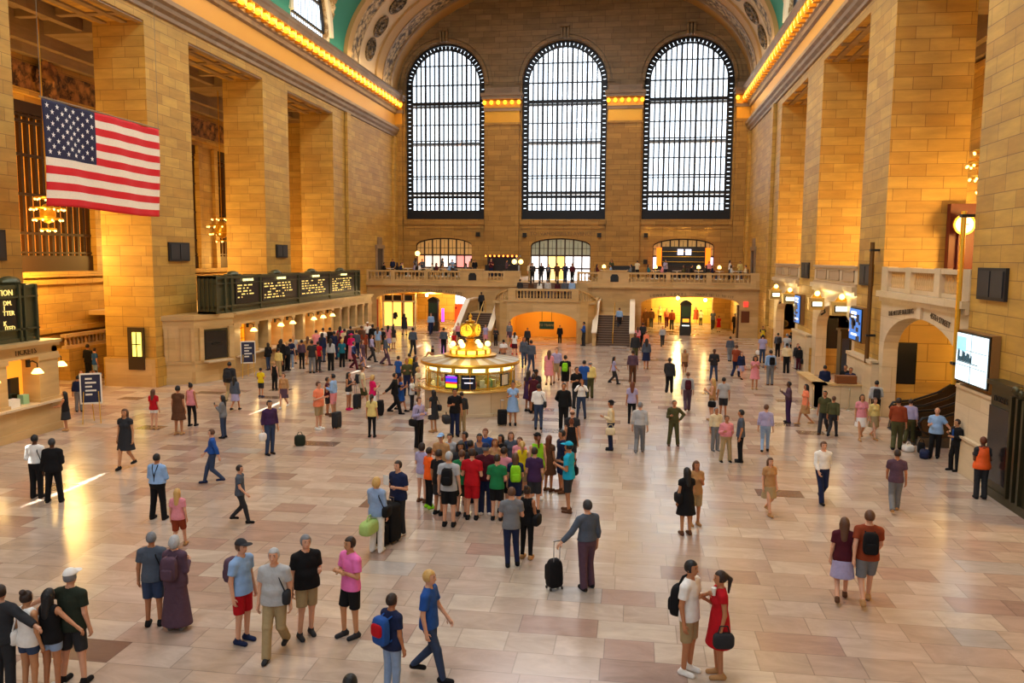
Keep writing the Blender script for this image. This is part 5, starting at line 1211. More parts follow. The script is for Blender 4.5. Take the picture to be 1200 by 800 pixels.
def fingers(vs, fs, mi, W, Hd, s, near):
    d = Hd-W; d /= np.linalg.norm(d); side = np.cross(d, (s*1., 0, 0)); 
    if np.linalg.norm(side) < .3: side = np.cross(d, (0, 0, 1.))
    side /= np.linalg.norm(side); nrm = np.cross(side, d)
    if nrm[0]*s > 0: nrm = -nrm                # palm side, towards the body
    m = MB()
    for q, (o, l) in enumerate(((-.027, .066), (-.009, .075), (.009, .07), (.026, .055))):
        p0 = Hd+side*o-d*.02; p1 = p0+d*(l*.55+.015)+nrm*.006; p2 = p1+d*l*.35+nrm*.02; p3 = p2+d*l*.12+nrm*.022; m.tube([p0, p1, p2, p3], [.0095, .009, .008, .006], 6)
    t0 = W+d*.03-side*.022; t1 = t0-side*.028+d*.02+nrm*.012; t2 = t1+d*.03-side*.006+nrm*.012; m.tube([t0, t1, t2], [.013, .011, .008], 6)
    o = len(vs); vs.extend(tuple(float(c) for c in v) for v in m.v); fs.extend(tuple(i+o for i in f) for f in m.f); mi.extend([0]*len(m.f))
_PM = {}
def pmesh(key, fn):
    if key not in _PM: _PM[key] = fn()
    return _PM[key]
def body_mesh(sex, arms, legs, fat, h):
    J = skel(sex, arms, legs, fat); dz = J['dz']; P = list(J['T'])
    P += [cone((0, .012, 1.40+dz), (0, -.008, 1.55+dz), .056, .05, .03), ell((0, -.012, 1.645+dz), (.078, .096, .112), .02), ell((0, -.045, 1.575+dz), (.05, .052, .045), .03)]
    P += [cone((0, -.1, 1.645+dz), (0, -.117, 1.612+dz), .008, .013, .012)]+[ell((s*.076, .0, 1.63+dz), (.012, .024, .032), .01) for s in (-1, 1)]
    for S0, E, W, Hd, f in J['A']: P += [cone(S0, E, .05*f, .04*f, .03), cone(E, W, .04*f, .026*f, .015), cone(W, Hd, .026, .03, .02)]
    for H, K, A in J['L']: P += [cone(H, K, .088, .054, .03), cone(K, A, .055, .036, .03), cone(A+(0, .035, -.045), A+(0, -.13, -.06), .034, .026, .02)]
    def ex(vs, fs, mi):
        for i, (S0, E, W, Hd, f) in enumerate(J['A']): fingers(vs, fs, mi, W, Hd, (-1, 1)[i], True)
        for s in (-1, 1):
            for c, r, sc, k in (((s*.03, -.094, 1.652+dz), .012, (1.2, .6, .7), 1), ((s*.03, -.099, 1.672+dz), .014, (1.4, .5, .35), 1)):
                m = MB().ball(c, r, 6, 5, sc); o = len(vs); vs.extend(m.v); fs.extend(tuple(i+o for i in f) for f in m.f); mi.extend([k]*len(m.f))
        m = MB().ball((0, -.095, 1.588+dz), .02, 8, 5, (1.2, .5, .38)); o = len(vs); vs.extend(m.v); fs.extend(tuple(i+o for i in f) for f in m.f); mi.extend([2]*len(m.f))
    me = sdfmesh('body', P, h, mats=3, extra=ex); return me
def lerp(a, b, t): return a+(b-a)*t
def top_mesh(kind, sex, arms, legs, fat, h):
    J = skel(sex, arms, legs, fat); dz = J['dz']; P = list(J['T']); hem = {'crop': 1.0, 'shirt': .985}.get(kind, .86)+dz
    if kind in ('dress', 'longdress'): hem = {'dress': .55, 'longdress': .1}[kind]
    if dz: hem = max(hem, .42)
    slv = dict(tee=.62, polo=.7, tank=0, dress=.35, longdress=1.9, sundress=0).get(kind, 2)
    P.append(cone((0, 0, 1.2+dz), (0, 0, max(hem, .85+dz)), .135+fat, (.188 if sex != 'w' else .18)+fat, .05, True, .74))
    if kind in ('dress', 'longdress') and not dz: P.append(cone((0, 0, .98), (0, 0, hem), .16, .25 if kind == 'dress' else .27, .06, True, .8))
    for S0, E, W, Hd, f in J['A']:
        if slv <= 0: continue
        if slv <= 1: P.append(cone(S0, lerp(S0, E, slv), .055*f, .055*f, .03, True))
        else: P += [cone(S0, E, .052*f, .045*f, .03), cone(E, lerp(E, W, .96 if slv > 1.8 else .6), .045*f, .034, .015, True)]
    nk = 1.465+dz; wide = .06 if slv > 0 else .1
    nr = .068 if slv > 0 else .09
    cuts = [lambda x, y, z: hem-z+0*x+0*y, lambda x, y, z: -np.maximum(np.sqrt(x*x+(y+(.0 if slv > 0 else .02))**2)-nr, 1.37+dz-z), lambda x, y, z: z-(1.5+dz)+0*x+0*y]
    if slv <= 0: cuts.append(lambda x, y, z: np.where(z > 1.28+dz, np.abs(x)-.145, -1.)+0*y)
    return sdfmesh('top', P, h, .016 if kind not in ('jacket', 'suit') else .024, cuts)
def bottom_mesh(kind, sex, arms, legs, fat, h, tuck=True):
    J = skel(sex, arms, legs, fat); dz = J['dz']; P = [J['T'][0]]; infl = dict(leggings=.006, jeans=.012).get(kind, .018)
    end = dict(shorts=.92, miniskirt=.5, capris=1.6).get(kind, 2)
    if kind == 'hotpants': end = .45
    for H, K, A in J['L']:
        if kind in ('skirt', 'longskirt'): continue
        if end <= 1: P += [cone(H, lerp(H, K, end), .09, .072 if kind != 'leggings' else .06, .03, True)]
        else: P += [cone(H, K, .089, .062 if kind == 'trousers' else .056, .03), cone(K, lerp(K, A, 1.12 if end == 2 else .45), .06, .055 if kind == 'trousers' else .04, .02, True)]
    if kind in ('skirt', 'longskirt'): P.append(cone((0, 0, .97), (0, 0, .52 if kind == 'skirt' else .15), .16, .22, .04, True, .8))
    return sdfmesh('bottom', P, h, infl, [lambda x, y, z: z-((1.02 if tuck else .885)+dz)+0*x+0*y])
def hair_mesh(kind, dz, h):
    P = [ell((0, -.004, 1.654+dz), (.089, .104, .112), .02)]; face = lambda x, y, z: -np.maximum(y+.045+.0*x, z-(1.70+dz)); cuts = [face]
    if kind == 'short': cuts.append(lambda x, y, z: (1.585+dz)-z+0*x+0*y)
    if kind == 'bald': cuts += [lambda x, y, z: (1.59+dz)-z+0*x+0*y, lambda x, y, z: z-(1.68+dz)+0*x+0*y, lambda x, y, z: y*0-y-.0+0*x]
    if kind == 'long': P += [cone((0, .05, 1.62+dz), (0, .095, 1.33+dz), .088, .06, .04, False, .7), cone((-.07, .02, 1.62+dz), (-.075, .0, 1.42+dz), .03, .02, .03), cone((.07, .02, 1.62+dz), (.075, .0, 1.42+dz), .03, .02, .03)]
    if kind == 'bob': P += [ell((0, .02, 1.61+dz), (.1, .09, .1), .03)]
    if kind == 'pony': P += [cone((0, .09, 1.68+dz), (0, .15, 1.62+dz), .03, .035, .02), cone((0, .15, 1.62+dz), (0, .13, 1.4+dz), .035, .015, .02)]; cuts.append(lambda x, y, z: np.where(y < .07, (1.585+dz)-z, -1.)+0*x)
    if kind == 'bun': P += [ell((0, .06, 1.76+dz), (.05, .05, .045), .02)]; cuts.append(lambda x, y, z: (1.585+dz)-z+0*x+0*y)
    if kind == 'curly': P = [ell((0, .01, 1.64+dz), (.13, .13, .14), .03), ell((-.07, .02, 1.55+dz), (.07, .08, .1), .03), ell((.07, .02, 1.55+dz), (.07, .08, .1), .03)]
    return sdfmesh('hair', P, h, .002, cuts)
def hat_mesh(kind, dz, h):
    P = [ell((0, -.004, 1.67+dz), (.094, .109, .108), .01)]
    if kind == 'cap': P.append(ell((0, -.12, 1.70+dz), (.075, .08, .012), .012))
    if kind == 'hat': P.append(ell((0, 0, 1.70+dz), (.17, .18, .012), .012))
    if kind == 'backcap': P.append(ell((0, .1, 1.69+dz), (.06, .06, .012), .012))
    return sdfmesh('hat', P, h, .004, [lambda x, y, z: (1.685+dz)-z+0*x+0*y])
def shoe_mesh(i, legs, h):
    kn, an = LEG[legs][i]; s = (-1, 1)[i]; A = np.array((s*an[0], an[1], an[2])); up = max(0, A[2]-.1)*.8
    P = [cone(A+(0, .045, -.055), A+(0, -.15, -.06), .044, .038, .02), cone(A+(0, .01, -.01), A+(0, .02, -.05), .045, .045, .02)]
    fl = A[2]-.09
    return sdfmesh('shoe', P, h, .004, [lambda x, y, z: fl+.002-z+0*x+0*y])
def super_box(sx, sy, sz, e=.35, n=14, m=9, taper=0.):
    mb = MB(); vs = []; f = lambda c, s: math.copysign(abs(c)**s, c)
    for j in range(m+1):
        t = -PI/2+PI*j/m
        for i in range(n): a = 2*PI*i/n; q = 1-taper*(math.sin(t)+1)/2; vs.append((sx*q*f(math.cos(t), e)*f(math.cos(a), e), sy*q*f(math.cos(t), e)*f(math.sin(a), e), sz*f(math.sin(t), e)))
    fs = [(j*n+i, j*n+(i+1) % n, (j+1)*n+(i+1) % n, (j+1)*n+i) for j in range(m) for i in range(n)]
    return mb.add(vs, fs)
PAL = {'black': '121215', 'charcoal': '2c2d31', 'navy': '1b2546', 'blue': '24509a', 'light blue': '8db0dc', 'turquoise': '1fa8cc', 'grey': '74777c', 'light grey': 'aeb0b2', 'white': 'e9e7e2', 'cream': 'd9caa6', 'khaki': 'a4906a',
       'olive': '4a4a2c', 'brown': '5a3a26', 'tan': 'b08658', 'red': 'b5121e', 'maroon': '4a1522', 'pink': 'db8c96', 'bright pink': 'e673b4', 'magenta': 'cf1560', 'orange': 'f2601a', 'coral': 'ee8660', 'yellow': 'e0c41c', 'pale yellow': 'dcc87c', 'green': '1d7443',
       'lime': '8bd022', 'purple': '3e254a', 'lavender': 'a49ec2', 'denim': '33425f', 'light denim': '8aa2c4', 'dark green': '232b20', 'plum': '57404f', 'teal': '1c6a7c', 'blond': 'c9a05c', 'auburn': '6a3418', 'dark brown': '2a1a12', 'pale green': 'a3c070', 'slate': '4c5563', 'rust': '8a3c20'}
SKIN = {'l': 'd59f80', 'm': 'b57a55', 'd': '5c3722', 't': 'c08a62'}
def cloth(c): return mat('cloth '+c, PAL[c], .85, bump=.25, bscale=14, spec=.25)
def skinm(c): return mat('skin '+c, SKIN[c], .55, bscale=8, spec=.35)
NAMES = {'tee': 'tee', 'polo': 'polo', 'tank': 'tank top', 'crop': 'top', 'shirt': 'shirt', 'jacket': 'jacket', 'suit': 'suit jacket', 'dress': 'dress', 'longdress': 'long dress', 'sundress': 'sundress',
         'shorts': 'shorts', 'hotpants': 'shorts', 'trousers': 'trousers', 'jeans': 'jeans', 'leggings': 'leggings', 'skirt': 'skirt', 'longskirt': 'long skirt', 'capris': 'capris'}
ONAME = {'tee': 'shirt', 'polo': 'shirt', 'tank': 'tank_top', 'crop': 'top', 'suit': 'jacket', 'longdress': 'dress', 'sundress': 'dress', 'hotpants': 'shorts', 'jeans': 'trousers', 'longskirt': 'skirt'}
BAGS = []
def person(x, y, H, face, sex, skin, arms, legs, top, bot, shoes, hair, acc, where, z0=0., px=40):
    h = .011 if px > 88 else (.015 if px > 55 else (.02 if px > 34 else .028)); fat = .0
    if sex == 'f': sex = 'm'; fat = .03                 # stout
    if sex == 'g': sex = 'w'; fat = .022
    tk, tc = top.split(','); bk, bc = (bot.split(',')+[''])[:2]; hk, hc = hair.split(','); sc = H/1.75
    lab = 'person in '+tc+' '+NAMES[tk]+('' if bk in ('none', '') else ' and '+bc+' '+NAMES[bk])+', '+where
    e = empty('person', (x, y, z0), math.radians(face), lab, 'person'); e.scale = (sc,)*3
    dz = skel(sex, arms, legs, fat)['dz']
    def part(name, key, fn, mats):
        me = pmesh(key, fn); o = link(name, me, e)
        for i, m in enumerate(mats): o.material_slots[i].link = 'OBJECT'; o.material_slots[i].material = m
        return o
    part('body', ('b', sex, arms, legs, fat, h), lambda: body_mesh(sex, arms, legs, fat, h), [skinm(skin), mat('eye and brow', '20140f', .4), mat('lips', '8a4038', .5)])
    part(ONAME.get(tk, tk), ('t', tk, sex, arms, legs, fat, h), lambda: top_mesh(tk, sex, arms, legs, fat, h), [cloth(tc)])
    if bk not in ('none', ''): part(ONAME.get(bk, bk), ('q', bk, sex, legs, fat, h, tk == 'shirt'), lambda: bottom_mesh(bk, sex, arms, legs, fat, h, tk == 'shirt'), [cloth(bc)])
    if hk != 'none': part('hair', ('h', hk, dz, h), lambda: hair_mesh(hk, dz, h), [mat('hair '+hc, PAL[hc], .6, bump=.3, bscale=30)])
    if shoes != 'none':
        for i in (0, 1): part('shoe', ('s', i, legs, h), lambda: shoe_mesh(i, legs, max(h*.8, .012)), [cloth(shoes)])
    R = Matrix.Translation((x, y, z0)) @ Matrix.Rotation(math.radians(face), 4, 'Z') @ Matrix.Scale(sc, 4)
    who = 'the person in '+tc+' '+NAMES[tk]+', '+where
    def put(o, lx, ly, lz, rz=0): o.location = R @ Vector((lx, ly, lz)); o.rotation_euler = (0, 0, math.radians(face)+rz); return o
    for a in [q for q in acc.split(';') if q]:
        p = a.split(':'); kind, c = p[0], p[1]; off = [float(v) for v in p[2].split(',')] if len(p) > 2 else None
        if kind in ('cap', 'hat', 'backcap'): part(kind if kind != 'backcap' else 'cap', ('k', kind, dz, h), lambda: hat_mesh(kind, dz, h), [cloth(c)]); continue
        if kind == 'vest': part('safety_vest', ('t', 'tank', sex, 'dd', legs, fat+.012, h), lambda: top_mesh('tank', sex, 'dd', legs, fat+.012, h), [mat('bright vest '+c, PAL[c], .6)]); continue
        if kind == 'apron': continue
        if kind == 'susp':
            m = MB()
            for s in (-1, 1): m.tube([(s*.075, -.105, 1.03), (s*.085, -.135, 1.25), (s*.085, -.075, 1.475), (s*.075, .07, 1.475), (s*.06, .115, 1.38), (s*.02, .142, 1.25), (s*.0, .146, 1.15), (s*.0, .155, 1.0)], .014, 5)
            m.build('suspenders', cloth(c), e); continue
        if kind == 'belt': m = MB(); m.lathe([(.175+fat, .985), (.185+fat, .99), (.185+fat, 1.02), (.175+fat, 1.025)], n=20); m.T = None; o = m.build('belt', cloth(c), e); o.scale = (1, .76, 1); continue
        if kind == 'tie': MB().prism([(-.02, 1.42), (.02, 1.42), (.035, 1.1), (0, 1.05), (-.035, 1.1)], 1, -.16, -.13).build('tie', cloth(c), e); continue
        lbl = None
        if kind == 'backpack':
            b = super_box(.155, .09, .22, .45, taper=.15).build('backpack', cloth(c), smooth=True); s = MB()
            for q in (-1, 1): s.tube([(q*.08, -.06, .17), (q*.09, -.17, .2), (q*.1, -.27, .1), (q*.11, -.25, -.1), (q*.11, -.08, -.18)], .014, 5)
            s.build('strap', cloth(c), b); super_box(.11, .04, .1, .5).build('pocket', cloth('red' if c == 'blue' else c), b, loc=(0, .085, -.08 if c != 'blue' else .03)); oy = off[0] if off else .215; put(b, 0, oy+fat, 1.22+dz); lbl = 'worn by '; cat = 'backpack'
        elif kind == 'sling':
            b = super_box(.17, .1, .26, .45, taper=.25).build('backpack', cloth(c), smooth=True); MB().tube([(0, 0, .2), (-.02, -.1, .42), (-.02, -.22, .5)], .022, 6).build('strap', cloth(c), b); super_box(.11, .05, .12, .5).build('pocket', cloth(c), b, loc=(0, .09, -.08)); put(b, off[0], off[1], 1.1); lbl = 'slung on '; cat = 'backpack'
        elif kind in ('shoulder bag', 'handbag', 'messenger bag'):
            w = .17 if kind != 'messenger bag' else .2; b = super_box(.07, w, .13, .5).build('shoulder_bag', cloth(c), smooth=True); ox = off[0] if off else .25; zz = {'handbag': .72, 'shoulder bag': .98, 'messenger bag': .9}[kind]
            if kind == 'handbag': MB().tube([(0, -.1, .1), (0, -.06, .24), (0, .06, .24), (0, .1, .1)], .012, 5).build('strap', cloth(c), b)
            else: MB().tube([(0, -.12, .08), (-ox*.55, -.12, 1.46-zz-.12), (-ox*.75, 0, 1.47-zz), (-ox*.55, .12, 1.46-zz-.12), (0, .12, .08)], .012, 5).build('strap', cloth(c), b)
            put(b, ox, 0, zz+dz); lbl = 'carried by '; cat = 'bag'
        elif kind == 'duffel':
            b = super_box(.15, .3, .16, .5).build('duffel_bag', cloth(c), smooth=True); ox, oy = off if off else (.3, 0); MB().tube([(0, -.12, .14), (0, -.06, .27), (0, .06, .27), (0, .12, .14)], .014, 5).build('strap', cloth(c), b); put(b, ox, oy, .66); lbl = 'carried by '; cat = 'bag'
        elif kind == 'plastic bag':
            b = super_box(.12, .06, .15, .7, taper=-.3).build('plastic_bag', cloth(c), smooth=True); ox, oy = off if off else (.27, -.05); MB().tube([(-.05, 0, .1), (0, 0, .26), (.05, 0, .1)], .01, 5).build('handle', cloth(c), b); put(b, ox, oy, .62); lbl = 'held by '; cat = 'bag'
        elif kind in ('suitcase', 'big suitcase', 'small suitcase', 'roller bag'):
            k = {'suitcase': (.2, .12, .31), 'big suitcase': (.27, .19, .46), 'small suitcase': (.18, .12, .24), 'roller bag': (.19, .15, .3)}[kind]; ox, oy = off if off else (.42, -.05)
            b = super_box(*k, .22 if kind != 'roller bag' else .45, taper=0 if kind != 'roller bag' else .3).build('suitcase', cloth(c), smooth=True, shade=60); hz = k[2]
            m = MB(); top_ = 1.0-hz if kind != 'big suitcase' else .56
            for q in (-1, 1): m.tube([(q*.07, k[1]*.6, hz*.9), (q*.07, k[1]*.6, top_)], .009, 5)
            m.tube([(-.08, k[1]*.6, top_), (.08, k[1]*.6, top_)], .014, 5); m.build('handle', mat('handle metal', '8a8a8e', .3, .8), b)
            for q in (-1, 1):
                for r in (-1, 1): MB().lathe([(.03, -.012), (.03, .012)], n=10).build('wheel', BLACK, b, loc=(q*k[0]*.7, r*k[1]*.6, -hz-.01)).rotation_euler = (0, PI/2, 0)
            super_box(k[0]*.75, .025, k[2]*.6, .3).build('pocket', cloth(c), b, loc=(0, -k[1], -.02)); p_ = R @ Vector((ox, oy, 0)); b.location = (p_.x, p_.y, z0+hz+.045); b.rotation_euler = (0, 0, math.radians(face)); lbl = 'beside '; cat = 'suitcase'
        elif kind == 'phone':
            b = MB().box(-.035, .035, -.005, .005, -.07, .07).build('phone', BLACK); MB().box(-.03, .03, -.008, -.005, -.06, .06).build('screen', mat('phone screen', '20242c', .1), b); W = skel(sex, arms, legs, fat)['A'][int(off[0]) if off else 1][3]; put(b, W[0], W[1]-.05, W[2]+.05); lbl = 'held by '; cat = 'phone'
        elif kind == 'paper':
            b = MB().box(-.09, .09, -.004, .004, -.12, .12).build('paper_sheet', WHITE); W = skel(sex, arms, legs, fat)['A'][int(off[0]) if off else 1][3]; put(b, W[0], W[1]-.05, W[2]+.05); lbl = 'held by '; cat = 'paper'
        elif kind == 'cup':
            b = MB().lathe([(.03, -.06), (.042, .06), (.044, .065), (.0, .07)], n=12).build('paper_cup', WHITE); W = skel(sex, arms, legs, fat)['A'][int(off[0]) if off else 1][3]; put(b, W[0], W[1]-.05, W[2]+.03); lbl = 'held by '; cat = 'cup'
        if lbl: tag(b, 'x', cat); BAGS.append((b, c+' '+kind.replace('sling', 'backpack')+' '+lbl+'person in '+tc+' '+NAMES[tk], where))
    return e
